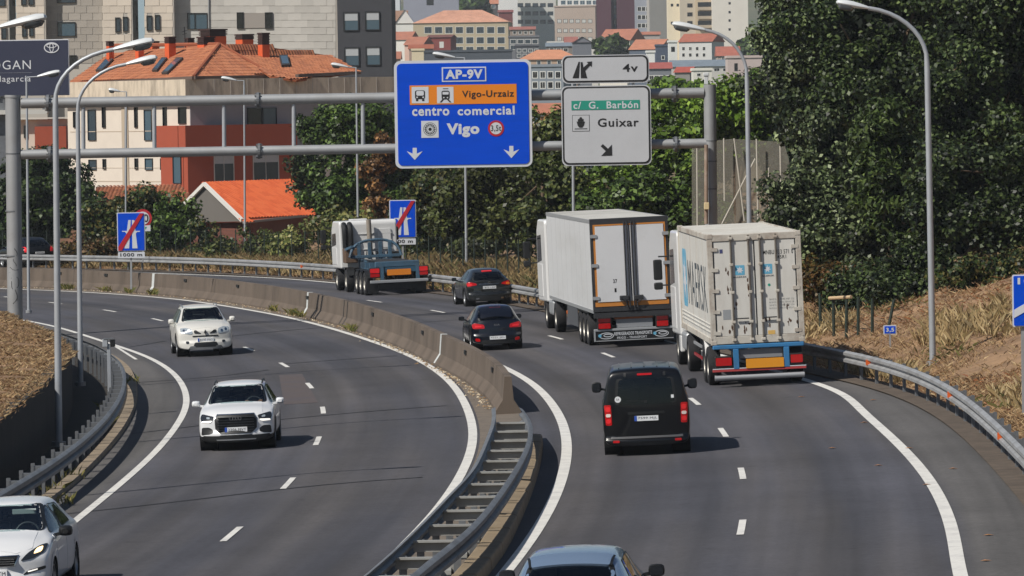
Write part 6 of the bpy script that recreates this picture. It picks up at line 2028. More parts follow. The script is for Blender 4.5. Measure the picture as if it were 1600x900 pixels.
    def finish(s, wheels, r, tw=.21, rim=M_RIM, arch=M_BLACK, interior=True):
        W = s.sp['W']
        keep = np.ones(len(s.F), bool)
        wheel_hole = np.zeros(len(s.F), bool)
        for d, poly in s.holes:
            dv, a, b = s.DIRS[d]
            for i in np.where(s.nor @ -np.array(dv) > .02)[0]:
                if d == 'rear' and s.cen[i, 0] > s.sp['st'][0][0] + 1.6: continue
                if keep[i] and inpoly((s.cen[i, a], s.cen[i, b]), poly): keep[i] = False
        for x in wheels:
            m = (np.hypot(s.cen[:, 0] - x, s.cen[:, 2] - r) < r + .05) & (np.abs(s.cen[:, 1]) > W - .32)
            wheel_hole |= m
        F1 = [f for f, k, w in zip(s.F, keep, wheel_hole) if k and not w]
        mb = MB(); mb.add(s.V, F1)
        zc = s.sp.get('clad', 0)
        mb.m = [1 if (s.cen[i, 2] < zc) else 0 for i in range(len(s.F)) if keep[i] and not wheel_hole[i]]
        body = mb.build('body', [s.paint, arch], s.root, smooth=True)
        if interior:
            # dark trim lining the inside of the shell
            F2 = [f for i, (f, k) in enumerate(zip(s.F, keep)) if k and s.cen[i, 2] > .45]
            vn = np.zeros_like(s.V)
            for f, n in zip(s.F, s.nor):
                for j in f: vn[j] += n
            vn /= np.linalg.norm(vn, axis=1)[:, None] + 1e-9
            mb = MB(); mb.add(s.V - vn * .035, F2); mb.build('cabin_lining', M_DARK, s.root)
        # wheel wells, arches, wheels
        proto = None
        for x in wheels:
            for sd in (1, -1):
                mb = MB()
                ns, ring = 14, []
                for k in range(ns + 1):
                    an = math.pi * (k / ns) * 1.12 - .19
                    for rr in (r + .015, r + .085):
                        u, v = x + rr * math.cos(an), r + rr * math.sin(an)
                        h, n = s.hit('left' if sd > 0 else 'right', u, v); ring.append(h + n * .008)
                for k in range(ns): mb.add(ring[2 * k:2 * k + 4], [(0, 1, 3, 2)])
                mb.build('wheel_arch', s.paint if s.sp.get('plain_arch') else arch, s.root, smooth=True)
                mb = MB(); mb.tube([(x, sd * (W - .02), r), (x, sd * (W - .42), r)], r + .06, 18, cap=False); mb.add([(x, sd * (W - .42), r)] + [(x + (r + .06) * math.cos(a), sd * (W - .42), r + (r + .06) * math.sin(a)) for a in np.linspace(0, 2 * math.pi, 18, endpoint=False)], [(0, i + 1, (i + 1) % 18 + 1) for i in range(18)])
                mb.build('wheel_well', M_DARK, s.root)
                w, proto = wheel(s.root, x, sd, W - .015 - tw / 2, r, tw, rim, proto)
        return body
def wheel(root, x, sd, y, r, tw, rim, proto, ri=None):
    M = Matrix.Translation((x, sd * y, r)) @ Matrix.Rotation(math.pi / 2 * sd, 4, 'Z')
    if proto is None:
        ri = ri or r * .66
        e = bpy.data.objects.new('wheel', None); COL.objects.link(e); e.parent = root; e.matrix_local = M
        mb = MB(); h = tw / 2
        mb.lathe([(-h * .8, ri), (-h, ri + .03), (-h, r - .05), (-h * .82, r - .012), (-h * .5, r), (h * .5, r), (h * .82, r - .012), (h, r - .05), (h, ri + .03), (h * .8, ri)], None, 26)
        t = mb.build('tyre', M_RUBBER, e, smooth=True)
        mb = MB()
        mb.lathe([(h * .85, ri + .004), (h * .88, ri - .02), (h * .45, ri - .05), (h * .2, ri - .06), (h * .2, .02)], None, 24)
        for k in range(5):
            a = k * 2 * math.pi / 5
            R1 = Matrix.Rotation(a, 3, 'X')
            mb.box(R1 @ Vector((h * .6, 0, ri * .52)), (h * .3, ri * .22, ri * .95), 0, R1)
        mb.lathe([(h * .82, 0.001), (h * .82, ri * .2), (h * .3, ri * .26)], None, 12)
        rm = mb.build('rim', rim, e, smooth=True)
        return e, (t, rm)
    e = bpy.data.objects.new('wheel', None); COL.objects.link(e); e.parent = root; e.matrix_local = M
    for q in proto: share(q, q.name.split('.')[0], e)
    return e, proto
def mirror(car, x, z, y, m, sx=1, size=(.16, .2, .15)):
    for sd in (1, -1):
        mb = MB()
        vs, fs = [], []
        c = Vector((x, sd * (y + size[1] * .55), z))
        for i, (a, k) in enumerate(((-.5, .82), (-.35, 1.0), (.2, .9), (.5, .45))):
            for j in range(12):
                t = 2 * math.pi * j / 12; ct, s_t = math.cos(t), math.sin(t)
                p = lambda q: math.copysign(abs(q) ** .6, q)
                vs.append(c + Vector((a * size[0] * sx, p(ct) * size[1] / 2 * k, p(s_t) * size[2] / 2 * k)))
        for i in range(3):
            for j in range(12): fs.append((i * 12 + j, i * 12 + (j + 1) % 12, (i + 1) * 12 + (j + 1) % 12, (i + 1) * 12 + j))
        fs += [tuple(range(12)), tuple(36 + j for j in range(12))]
        mb.add(vs, fs); mb.beam((x, sd * (y - .06), z - .06), (x, sd * (y + .1), z - .03), .05, .05)
        o = mb.build('mirror', m, car.root, smooth=True)
        mb = MB(); mb.add([c + Vector((-.5 * size[0] * sx - .004 * sx, a * size[1] * .38, b * size[2] * .36)) for a, b in ((-1, -1), (1, -1), (1, 1), (-1, 1))], [(0, 1, 2, 3)]); mb.build('mirror_glass', mat('mirror_glass', '30343a', .08, .6), o)  # dark tint stands in for the road reflected in the glass
def plate(car, d, y0, y1, z0, z1, text, band=True):
    """number plate standing on the body"""
    c, n = car.hit(d, 0, (z0 + z1) / 2)
    x = c.x + (.03 if d == 'front' else -.03)
    F = frm((x, 0, 0), (0, 1 if d == 'front' else -1, 0), (0, 0, 1))
    sg = 1 if d == 'front' else -1
    mb = MB(); mb.prism([(y0, z0), (y1, z0), (y1, z1), (y0, z1)], F, -.06, 0); p = mb.build('number_plate', M_PLATE, car.root)
    if band:
        mb = MB(); mb.prism([(y0, z0), (y0 + .055, z0), (y0 + .055, z1), (y0, z1)], F, 0, .003); mb.build('plate_band', M_PLATEB, p)
    lettering(text, (y0 + (.08 if band else .03), z0 + .025, y1 - .025, z1 - .025), F, .004, M_INK, p, .0)
def vface(car, d, dx=.0, z=.5):
    c, n = car.hit(d, 0, z)
    return frm((c.x + (dx if d == 'front' else -dx), 0, 0), (0, 1 if d == 'front' else -1, 0), (0, 0, 1))
def interior(car, xs, zb, ztop, dash=None, wheelpos=None, yb=.62, wx=None):
    for y in (-.36, .36):
        for x in xs:
            mb = MB(); mb.bx(x - .07, x + .07, y - .24, y + .24, .5, ztop - .28); mb.bx(x - .05, x + .05, y - .13, y + .13, ztop - .24, ztop - .06); mb.bx(x - .02, x + .02, y - .05, y + .05, ztop - .3, ztop - .2)
            mb.bx(x, x + .5, y - .24, y + .24, .42, .58)
            mb.build('seat', M_SEAT, car.root, bevel=.05)
    if dash:
        mb = MB(); mb.bx(dash - .35, dash + .35, -yb, yb, zb - .45, zb - .06); mb.build('dashboard', M_DARK, car.root, bevel=.05)
    if wheelpos:
        mb = MB()
        x, y, z = wheelpos
        M = Matrix.Rotation(R_(-25), 3, 'Y')
        pts = [Vector((x, y, z)) + M @ Vector((0, .185 * math.cos(a), .185 * math.sin(a))) for a in np.linspace(0, 2 * math.pi, 25)]
        mb.tube(pts, .017, 8); mb.beam(pts[0], pts[12], .03, .04); mb.beam(Vector((x, y, z)), pts[18], .03, .04)
        mb.build('steering_wheel', mat('wheel_rim', '3a3c40', .5), car.root, smooth=True)
def rails(car, x0, x1, y, m):
    for sd in (1, -1):
        mb = MB(); pts = []
        for x in np.linspace(x0, x1, 7):
            h, n = car.hit('top', x, sd * y); e = .02 if x in (x0, x1) else .055; pts.append(h + Vector((0, 0, e)))
        mb.tube(pts, .018, 8); mb.build('roof_rail', m, car.root, smooth=True)

P_WHITE = mat('white_car_paint', 'd4d5d6', 0.3, coat=.6, noise=.02, nscale=3)
P_WHITE2 = mat('warm_white_car_paint', 'cfcdc6', 0.32, coat=.6, noise=.02, nscale=3)
P_BLACK = mat('black_car_paint', '07080c', 0.3, coat=.35, spec=.3)
P_NAVY = mat('dark_blue_car_paint', '090d18', 0.27, coat=.5, spec=.4)
P_ANTH = mat('anthracite_car_paint', '1c1e1f', 0.25, .2, coat=.8)
P_SILVER = mat('silver_blue_car_paint', '7e93ad', 0.25, .45, coat=.8)

def station_set(L, H, hood_rear, hood_front, hood_len, ws_run, roof_len, belt, tail_z, tail_run, wr, nose_drop=.12):
    """typical two-box outline, rear to front"""
    xF, xR = L / 2, -L / 2
    xc = xF - hood_len; xw = xc - ws_run; xr = xw - roof_len
    b = belt
    return [(xR, tail_z - .28, tail_z - .34, .84, wr * .95), (xR + .05, tail_z - .06, tail_z - .12, .93, wr * 1.02), (xR + .12, tail_z + .02, b - .0, .965, wr * 1.03), (xR + .14 + tail_run * .5, (tail_z + H) / 2, b, .985, wr * 1.04),
            (xr - .06, H - .05, b, .99, wr), (xr + .12, H - .015, b, 1, wr), ((xr + xw) / 2, H, b - .01, 1, wr), (xw - .06, H - .02, b - .02, 1, wr), (xw + .08, H - .07, b - .02, 1, wr * 1.01),
            ((xw + xc) / 2, (H + hood_rear) / 2, b - .03, 1, wr * 1.09), (xc - .06, hood_rear + .045, b - .05, 1, wr * 1.18), (xc + .12, hood_rear, hood_rear - .07, 1, wr * 1.2), (xc + hood_len * .5, hood_rear * .55 + hood_front * .45 + .02, hood_front - .0, .995, wr * 1.16),
            (xF - .3, hood_front + .03, hood_front - .07, .985, wr * 1.1), (xF - .1, hood_front - .02, hood_front - .12, .955, wr * 1.02), (xF, hood_front - nose_drop - .02, hood_front - nose_drop - .1, .88, wr * .95)]

# ---- white SUV with big octagonal grille (left carriageway, near)
def car_q():
    sp = dict(W=.895, st=station_set(4.2, 1.5, 1.02, .88, 1.05, .85, 1.35, 1.0, 1.0, .42, .60), bumper=.5, clad=.36, zb=.2)
    c = Car('suv', 'small white SUV with a large dark octagonal grille and four ring emblem', vframe(377.5, 695, 180.4 - .5, .955), P_WHITE, sp, group='cars on the left carriageway')
    xF = 2.1
    c.glass('windscreen', [(-.70, 1.045), (.70, 1.045), (.58, 1.43), (-.58, 1.43)], 'front', M_GLASS, .035)
    c.glass('rear_window', [(-.6, 1.06), (.6, 1.06), (.5, 1.4), (-.5, 1.4)], 'rear', M_GLASSD)
    for d in ('left', 'right'):
        c.glass('side_window', [(-1.1, 1.03), (-.1, 1.02), (-.1, 1.4), (-.9, 1.38)], d, M_GLASSD, .03); c.glass('side_window', [(-.04, 1.02), (.85, 1.02), (.25, 1.36), (-.04, 1.4)], d, M_GLASS, .03)
        c.patch('door', [(-.06, .36), (.85, .36), (.9, .98), (-.04, .98)], d, P_WHITE, .004); c.patch('door', [(-1.0, .5), (-.85, .36), (-.1, .36), (-.08, .98), (-1.05, .98)], d, P_WHITE, .004)
    b = c.patch('bonnet', [(xF - 1.08, -.6), (xF - 1.08, .6), (xF - .16, .62), (xF - .1, .42), (xF - .1, -.42), (xF - .16, -.62)], 'top', P_WHITE, .006, step=.12)
    g = c.patch('grille', [(-.36, .40), (.36, .40), (.48, .52), (.49, .74), (.42, .83), (-.42, .83), (-.49, .74), (-.48, .52)], 'front', M_BLACK, .016, rnd=.02, step=.07)
    F = vface(c, 'front', .03, .62)
    mb = MB()
    for z in (.48, .54, .6, .66, .72, .78): mb.prism([(-.42, z - .006), (.42, z - .006), (.42, z + .006), (-.42, z + .006)], F, -.1, .002)
    mb.build('grille_slats', mat('grille_grey', '34373b', .4, .3), g, kind='stuff')
    fr = c.patch('grille_frame', [(-.5, .735), (-.43, .845), (.43, .845), (.5, .735), (.485, .73), (.42, .825), (-.42, .825), (-.485, .73)], 'front', M_CHROME, .02, rnd=0, step=.06)
    for i in range(4):
        mb = MB(); ringpath(mb, -.096 + i * .064, .755, .043, .043, .012, F, .004, .02 + i * .001, 20); mb.build('emblem_ring', M_CHROME, g)
    for sd in (1, -1):
        k = lambda p: [(sd * y, z) for y, z in p]
        h = c.patch('headlight', k([(.5, .80), (.8, .855), (.83, .77), (.8, .69), (.55, .70)]), 'front', M_LENSD, .012, step=.06)
        c.patch('daytime_light', k([(.54, .715), (.78, .705), (.8, .67), (.6, .662)]), 'front', M_DRL, .018, parent=h, step=.06)
        c.patch('projector', k([(.60, .745), (.68, .75), (.68, .79), (.60, .785)]), 'front', M_LENS, .017, parent=h, step=.05)
        c.patch('air_intake', k([(.54, .50), (.62, .56), (.8, .56), (.82, .38), (.62, .40), (.54, .43)]), 'front', M_BLACK, .006, step=.07)
    c.patch('lower_intake', [(-.46, .27), (.46, .27), (.38, .375), (-.38, .375)], 'front', M_BLACK, .008)
    c.patch('lower_lip', [(-.46, .275), (.46, .275), (.44, .25), (-.44, .25)], 'front', M_RIM, .02, rnd=0)
    plate(c, 'front', -.26, .26, .44, .55, '2206 MVT')
    mirror(c, .72, 1.05, .88, P_WHITE)
    rails(c, -.95, .1, .56, M_BLACK)
    c.finish((-1.3, 1.3), .335)
    interior(c, (-.15, -1.0), 1.05, 1.36, .85, (.42, .36, .98))
    for y in (-.33, .33):
        mb = MB(); mb.bx(.2, .22, y - .2, y + .2, 1.33, 1.39); mb.build('sun_visor', mat('visor_grey', '8e9294', .8), c.root, bevel=.005)
    return c
CQ = car_q()
# its driver
def driver(car, x, y, z, wp):
    t = thing('person', None, 'driver in dark clothes with hands on the wheel of the near white SUV', 'person', M=car.root.matrix_world.copy())
    V = [(x - .05, y, z - .05), (x - .02, y, z + .22), (x, y, z + .45), (x + .02, y, z + .55)]
    Ed = [(0, 1), (1, 2), (2, 3)]
    Rd = [.17, .16, .12, .055]
    for sd in (1, -1):
        k = len(V)
        V += [(x, y + sd * .2, z + .42), (x + .16, y + sd * .26, z + .18), (wp[0] - .1, y + sd * .19, wp[2] + .02), (wp[0] - .03, y + sd * .17, wp[2] + .06)]
        Ed += [(2, k), (k, k + 1), (k + 1, k + 2), (k + 2, k + 3)]; Rd += [.07, .055, .04, .034]
        k = len(V)
        V += [(x + .12, y + sd * .1, z - .1), (x + .48, y + sd * .13, z + .02), (x + .75, y + sd * .12, z - .35)]
        Ed += [(0, k), (k, k + 1), (k + 1, k + 2)]; Rd += [.1, .08, .05]
    me = bpy.data.meshes.new('body'); me.from_pydata(V, Ed, [])
    o = bpy.data.objects.new('body', me); COL.objects.link(o)
    sk = o.modifiers.new('skin', 'SKIN')
    for v, r in zip(me.skin_vertices[0].data, Rd): v.radius = (r, r)
    me.skin_vertices[0].data[0].use_root = True
    ss = o.modifiers.new('sub', 'SUBSURF'); ss.levels = ss.render_levels = 2
    me.materials.append(mat('dark_jumper', '23262c', .9)); o.parent = t
    sknm = mat('skin', 'c08a6e', .55)
    mb = MB(); n = 12
    for cz, rr, yy in ((0, 1, 0),):
        vs, fs = [], []
        for i in range(9):
            ph = math.pi * i / 8
            for j in range(n):
                a = 2 * math.pi * j / n
                r = math.sin(ph); q = Vector((.095 * r * math.cos(a) + (.012 if math.cos(a) > .8 and i in (4, 5) else 0), .075 * r * math.sin(a), .118 * math.cos(ph)))
                if i > 4: q.y *= .9; q.x *= .95
                vs.append(Vector((x + .03, y, z + .68)) + q)
        for i in range(8):
            for j in range(n): fs.append((i * n + j, i * n + (j + 1) % n, (i + 1) * n + (j + 1) % n, (i + 1) * n + j))
        mb.add(vs, fs)
    for e in (-1, 1): mb.box((x + .02, y + e * .078, z + .68), (.03, .015, .05))
    mb.box((x + .135, y, z + .67), (.025, .022, .035))
    hd = mb.build('head', sknm, t, smooth=True)
    for e in (-1, 1):
        mb = MB(); mb.box((x + .118, y + e * .03, z + .70), (.01, .02, .01)); mb.build('eye', M_INK, hd)
    mb = MB(); mb.box((x + .118, y, z + .625), (.01, .04, .008)); mb.build('mouth', mat('lips', '8a4f45', .6), hd)
    mb = MB(); vs, fs = [], []
    for i in range(5):
        ph = math.pi * i / 8
        for j in range(n):
            a = 2 * math.pi * j / n; r = math.sin(ph); vs.append(Vector((x + .018 + .104 * r * math.cos(a), y + .084 * r * math.sin(a), z + .69 + .122 * math.cos(ph) - (.05 * (i / 4) if math.cos(a) < 0 else -.02 * i / 4))))
    for i in range(4):
        for j in range(n): fs.append((i * n + j, i * n + (j + 1) % n, (i + 1) * n + (j + 1) % n, (i + 1) * n + j))
    mb.add(vs, fs); mb.build('hair', mat('dark_hair', '1e1814', .8), t, smooth=True)
    for sd in (1, -1):
        mb = MB(); c = Vector((wp[0] - .0, y + sd * .165, wp[2] + .075))
        mb.box(c + Vector((-.02, 0, 0)), (.08, .075, .03))
        for f in range(4):
            fy = -.028 + f * .019; L = (.07, .078, .072, .058)[f]
            mb.tube([c + Vector((.015, fy, .005)), c + Vector((.05, fy, .012)), c + Vector((.05 + L * .3, fy, -.015)), c + Vector((.03, fy, -.035))], .0088, 6)
        mb.tube([c + Vector((-.03, -sd * .035, 0)), c + Vector((0, -sd * .06, -.012)), c + Vector((.03, -sd * .065, -.02))], .01, 6)
        mb.build('hand', sknm, t, bevel=.008)
driver(CQ, -.22, .36, .62, (.42, .36, .98))

# ---- older white SUV farther up the left carriageway
def car_k():
    sp = dict(W=.925, st=station_set(4.5, 1.62, 1.12, .96, 1.05, .8, 1.75, 1.06, 1.1, .35, .60), bumper=.55, clad=.0, zb=.24)
    c = Car('suv', 'older rounded white SUV with clear headlights farther up the left lanes', vframe(315, 552.5, 180 - 7.5, .955), P_WHITE2, sp, group='cars on the left carriageway')
    xF = 2.25
    c.glass('windscreen', [(-.70, 1.13), (.70, 1.13), (.56, 1.54), (-.56, 1.54)], 'front', M_GLASS, .035)
    c.glass('rear_window', [(-.6, 1.16), (.6, 1.16), (.5, 1.5), (-.5, 1.5)], 'rear', M_GLASSD)
    for d in ('left', 'right'):
        c.glass('side_window', [(-1.75, 1.12), (-1.0, 1.11), (-1.0, 1.48), (-1.5, 1.46)], d, M_GLASSD, .03); c.glass('side_window', [(-.95, 1.1), (-.1, 1.09), (-.1, 1.5), (-.95, 1.49)], d, M_GLASSD, .03); c.glass('side_window', [(-.04, 1.09), (.95, 1.08), (.4, 1.46), (-.04, 1.5)], d, M_GLASS, .03)
        c.patch('door', [(-.06, .42), (.9, .42), (.98, 1.05), (-.04, 1.05)], d, P_WHITE2, .004); c.patch('door', [(-1.0, .5), (-.9, .42), (-.1, .42), (-.08, 1.05), (-1.05, 1.05)], d, P_WHITE2, .004)
        for x in (.02, -.95): c.patch('door_handle', [(x, .95), (x + .16, .95), (x + .16, .98), (x, .98)], d, P_WHITE2, .03, rnd=.01)
        c.patch('sill', [(-.85, .26), (.85, .26), (.85, .40), (-.85, .40)], d, mat('grey_cladding', '5a5c5e', .6), .02)
    c.patch('bonnet', [(xF - 1.08, -.64), (xF - 1.08, .64), (xF - .2, .6), (xF - .1, .36), (xF - .1, -.36), (xF - .2, -.6)], 'top', P_WHITE2, .006, step=.12)
    for sd in (1, -1):
        k = lambda p: [(sd * y, z) for y, z in p]
        h = c.patch('headlight', k([(.40, .76), (.5, .74), (.78, .80), (.8, .93), (.62, .95), (.44, .9)]), 'front', M_LENS, .012, step=.06)
        c.patch('bulb', k([(.5, .79), (.58, .79), (.58, .87), (.5, .87)]), 'front', M_CHROME, .018, parent=h, step=.05); c.patch('bulb', k([(.64, .82), (.72, .82), (.72, .9), (.64, .9)]), 'front', M_CHROME, .018, parent=h, step=.05)
        c.patch('grille_slot', k([(.12, .755), (.36, .765), (.37, .86), (.3, .87)]), 'front', M_BLACK, .012, step=.06)
        c.patch('fog_light', k([(.54, .44), (.64, .44), (.64, .52), (.54, .52)]), 'front', M_LENSD, .012, step=.05)
    c.patch('bumper_slot', [(-.42, .655), (.42, .655), (.42, .695), (-.42, .695)], 'front', M_BLACK, .012, rnd=.015)
    c.patch('lower_grille', [(-.42, .3), (.42, .3), (.36, .47), (-.36, .47)], 'front', M_BLACK, .01)
    c.patch('skid_plate', [(-.58, .25), (.58, .25), (.5, .36), (.36, .36), (.32, .31), (-.32, .31), (-.36, .36), (-.5, .36)], 'front', mat('skid_grey', '6c6e70', .5, .3), .02, rnd=.02)
    F = vface(c, 'front', .02, .8)
    mb = MB(); mb.prism([(0, .71), (.055, .8), (0, .89), (-.055, .8)], F, -.03, .02); e = mb.build('emblem', M_CHROME, c.root)
    mb = MB(); mb.prism([(0, .745), (.033, .8), (0, .855), (-.033, .8)], F, .02, .022); mb.build('emblem_field', M_BLACK, e)
    plate(c, 'front', -.26, .26, .50, .61, '8197 FNY')
    mirror(c, .82, 1.14, .9, P_WHITE2, size=(.16, .2, .18))
    rails(c, -1.5, .2, .57, M_RIM)
    c.finish((-1.33, 1.36), .355)
    interior(c, (-.1, -1.0), 1.13, 1.45, .95, (.52, .36, 1.05))
    return c
car_k()

# ---- white hatchback, lit headlight, cut by the lower left corner
def car_h():
    sp = dict(W=.9, st=station_set(4.25, 1.46, 1.02, .84, 1.05, 1.0, 1.3, .98, 1.0, .4, .58), bumper=.5, clad=0, zb=.18, plain_arch=True, fr=.3)
    c = Car('hatchback', 'white hatchback with a lit headlight at the lower left corner', vframe(0, 0, 180 + 2.6, 1.0, XY=(-8.02, 81.1)), P_WHITE, sp, group='cars on the left carriageway')
    xF = 2.125
    c.glass('windscreen', [(-.72, 1.04), (.72, 1.04), (.56, 1.40), (-.56, 1.40)], 'front', M_GLASS, .035)
    c.glass('rear_window', [(-.6, 1.06), (.6, 1.06), (.5, 1.36), (-.5, 1.36)], 'rear', M_GLASSD)
    for d in ('left', 'right'):
        c.glass('side_window', [(-1.15, 1.02), (-.2, 1.0), (-.2, 1.37), (-.95, 1.34)], d, M_GLASSD, .03); c.glass('side_window', [(-.13, 1.0), (.9, .99), (.2, 1.34), (-.13, 1.37)], d, M_GLASS, .03)
        c.patch('door', [(-.16, .3), (.85, .3), (.92, .96), (-.14, .96)], d, P_WHITE, .005); c.patch('door', [(-1.0, .5), (-.9, .3), (-.2, .3), (-.18, .96), (-1.1, .96)], d, P_WHITE, .005)
        for x in (-.08, -1.0): c.patch('door_handle', [(x, .87), (x + .17, .87), (x + .17, .905), (x, .905)], d, P_WHITE, .035, rnd=.01)
    c.patch('bonnet', [(xF - 1.08, -.62), (xF - 1.08, .62), (xF - .34, .62), (xF - .12, .4), (xF - .12, -.4), (xF - .34, -.62)], 'top', P_WHITE, .006, step=.12)
    g = c.patch('grille', [(-.36, .60), (.36, .60), (.43, .745), (-.43, .745)], 'front', M_BLACK, .012, step=.06)
    c.patch('grille_frame', [(-.44, .75), (.44, .75), (.37, .585), (-.37, .585), (-.36, .6), (.36, .6), (.425, .738), (-.425, .738)], 'front', M_CHROME, .018, rnd=0, step=.06)
    F = vface(c, 'front', .02, .66)
    mb = MB()
    for z in (.635, .67, .705): mb.prism([(-.38, z - .006), (.38, z - .006), (.38, z + .006), (-.38, z + .006)], F, -.08, .004)
    mb.build('grille_slats', M_CHROME, g, kind='stuff')
    for sd in (1, -1):
        k = lambda p: [(sd * y, z) for y, z in p]
        h = c.patch('headlight', k([(.45, .66), (.62, .68), (.8, .76), (.83, .88), (.72, .86), (.56, .77)]), 'front', M_LENSD, .012, step=.05)
        c.patch('bulb', k([(.64, .745), (.76, .775), (.77, .845), (.68, .82)]), 'front', M_BULB, .02, parent=h, step=.04)
        c.patch('bumper_vent', k([(.48, .44), (.82, .52), (.82, .565), (.56, .51)]), 'front', M_BLACK, .01, step=.05)
        c.patch('daytime_light', k([(.56, .478), (.7, .51), (.7, .53), (.56, .50)]), 'front', M_DRL, .02, step=.05)
    c.patch('lower_intake', [(-.5, .27), (.5, .27), (.42, .38), (-.42, .38)], 'front', M_BLACK, .008)
    plate(c, 'front', -.26, .26, .43, .54, '0413 HTM')
    mirror(c, .72, 1.0, .88, M_BLACK, size=(.18, .22, .17))
    c.finish((-1.3, 1.3), .325)
    interior(c, (-.15, -1.0), 1.03, 1.32, .85, (.42, .36, .96))
    mb = MB(); mb.bx(.3, .32, .12, .5, 1.26, 1.34); mb.build('sun_visor', mat('visor_pale', 'aeb8b8', .8), c.root, bevel=.005)
    return c
car_h()

# ---- black hatchback (rear view), middle of the right carriageway
def car_r():
    sp = dict(W=.86, st=station_set(4.05, 1.45, 1.0, .8, 1.0, .95, 1.35, .94, .98, .34, .56), bumper=.56, clad=0, zb=.2, plain_arch=True)
    c = Car('hatchback', 'black hatchback with red lamp clusters and a black plate recess beside the barrier end', vframe(770, 543, -5.2, .93), P_NAVY, sp, group='cars on the right carriageway')
    c.root['label'] = 'dark navy hatchback with red lamp clusters closest to the concrete barrier'
    xR = -2.025
    c.glass('rear_window', [(-.62, .98), (.62, .98), (.53, 1.33), (-.53, 1.33)], 'rear', M_GLASSD, .05)
    c.glass('windscreen', [(-.66, 1.02), (.66, 1.02), (.54, 1.38), (-.54, 1.38)], 'front', M_GLASS)
    for d in ('left', 'right'):
        c.glass('side_window', [(-1.2, 1.0), (-.25, .98), (-.25, 1.36), (-1.0, 1.33)], d, M_GLASSD, .03); c.glass('side_window', [(-.18, .98), (.85, .97), (.15, 1.33), (-.18, 1.36)], d, M_GLASSD, .03)
        c.patch('door', [(-.2, .32), (.8, .32), (.86, .93), (-.18, .93)], d, P_NAVY, .005); c.patch('door', [(-1.0, .5), (-.9, .32), (-.24, .32), (-.22, .93), (-1.05, .93)], d, P_NAVY, .005)
    c.patch('tailgate', [(-.6, .5), (.6, .5), (.6, .95), (-.6, .95)], 'rear', P_NAVY, .008)
    c.patch('spoiler', [(-1.85, -.5), (-1.85, .5), (-1.45, .52), (-1.45, -.52)], 'top', P_NAVY, .03, thick=.02)
    c.patch('brake_light', [(-.18, 1.335), (.18, 1.335), (.18, 1.365), (-.18, 1.365)], 'rear', M_RED, .02, rnd=.01)
    for sd in (1, -1):
        k = lambda p: [(sd * y, z) for y, z in p]
        t = c.patch('tail_light', k([(.40, .72), (.78, .72), (.80, .86), (.72, .9), (.42, .84)]), 'rear', M_RED, .016, step=.06)
        c.patch('lamp_core', k([(.5, .76), (.72, .76), (.72, .83), (.5, .81)]), 'rear', M_REDHI, .022, parent=t, step=.06)
        c.patch('reflector', k([(.56, .3), (.72, .32), (.72, .42), (.58, .4)]), 'rear', M_RED, .012, step=.06)
    F = vface(c, 'rear', .03, .86)
    lettering('KIA', (-.09, .80, .09, .86), F, .0, M_CHROME, c.root, .03, name='emblem')
    c.patch('bumper_insert', [(-.6, .22), (.6, .22), (.5, .34), (-.5, .34)], 'rear', M_BLACK, .012)
    plate(c, 'rear', -.26, .26, .36, .47, '4321 JKL', band=False)
    mirror(c, .62, .98, .84, P_NAVY, sx=1)
    c.finish((-1.25, 1.28), .32)
    interior(c, (-.1, -.95), 1.0, 1.32)
    return c
car_r()

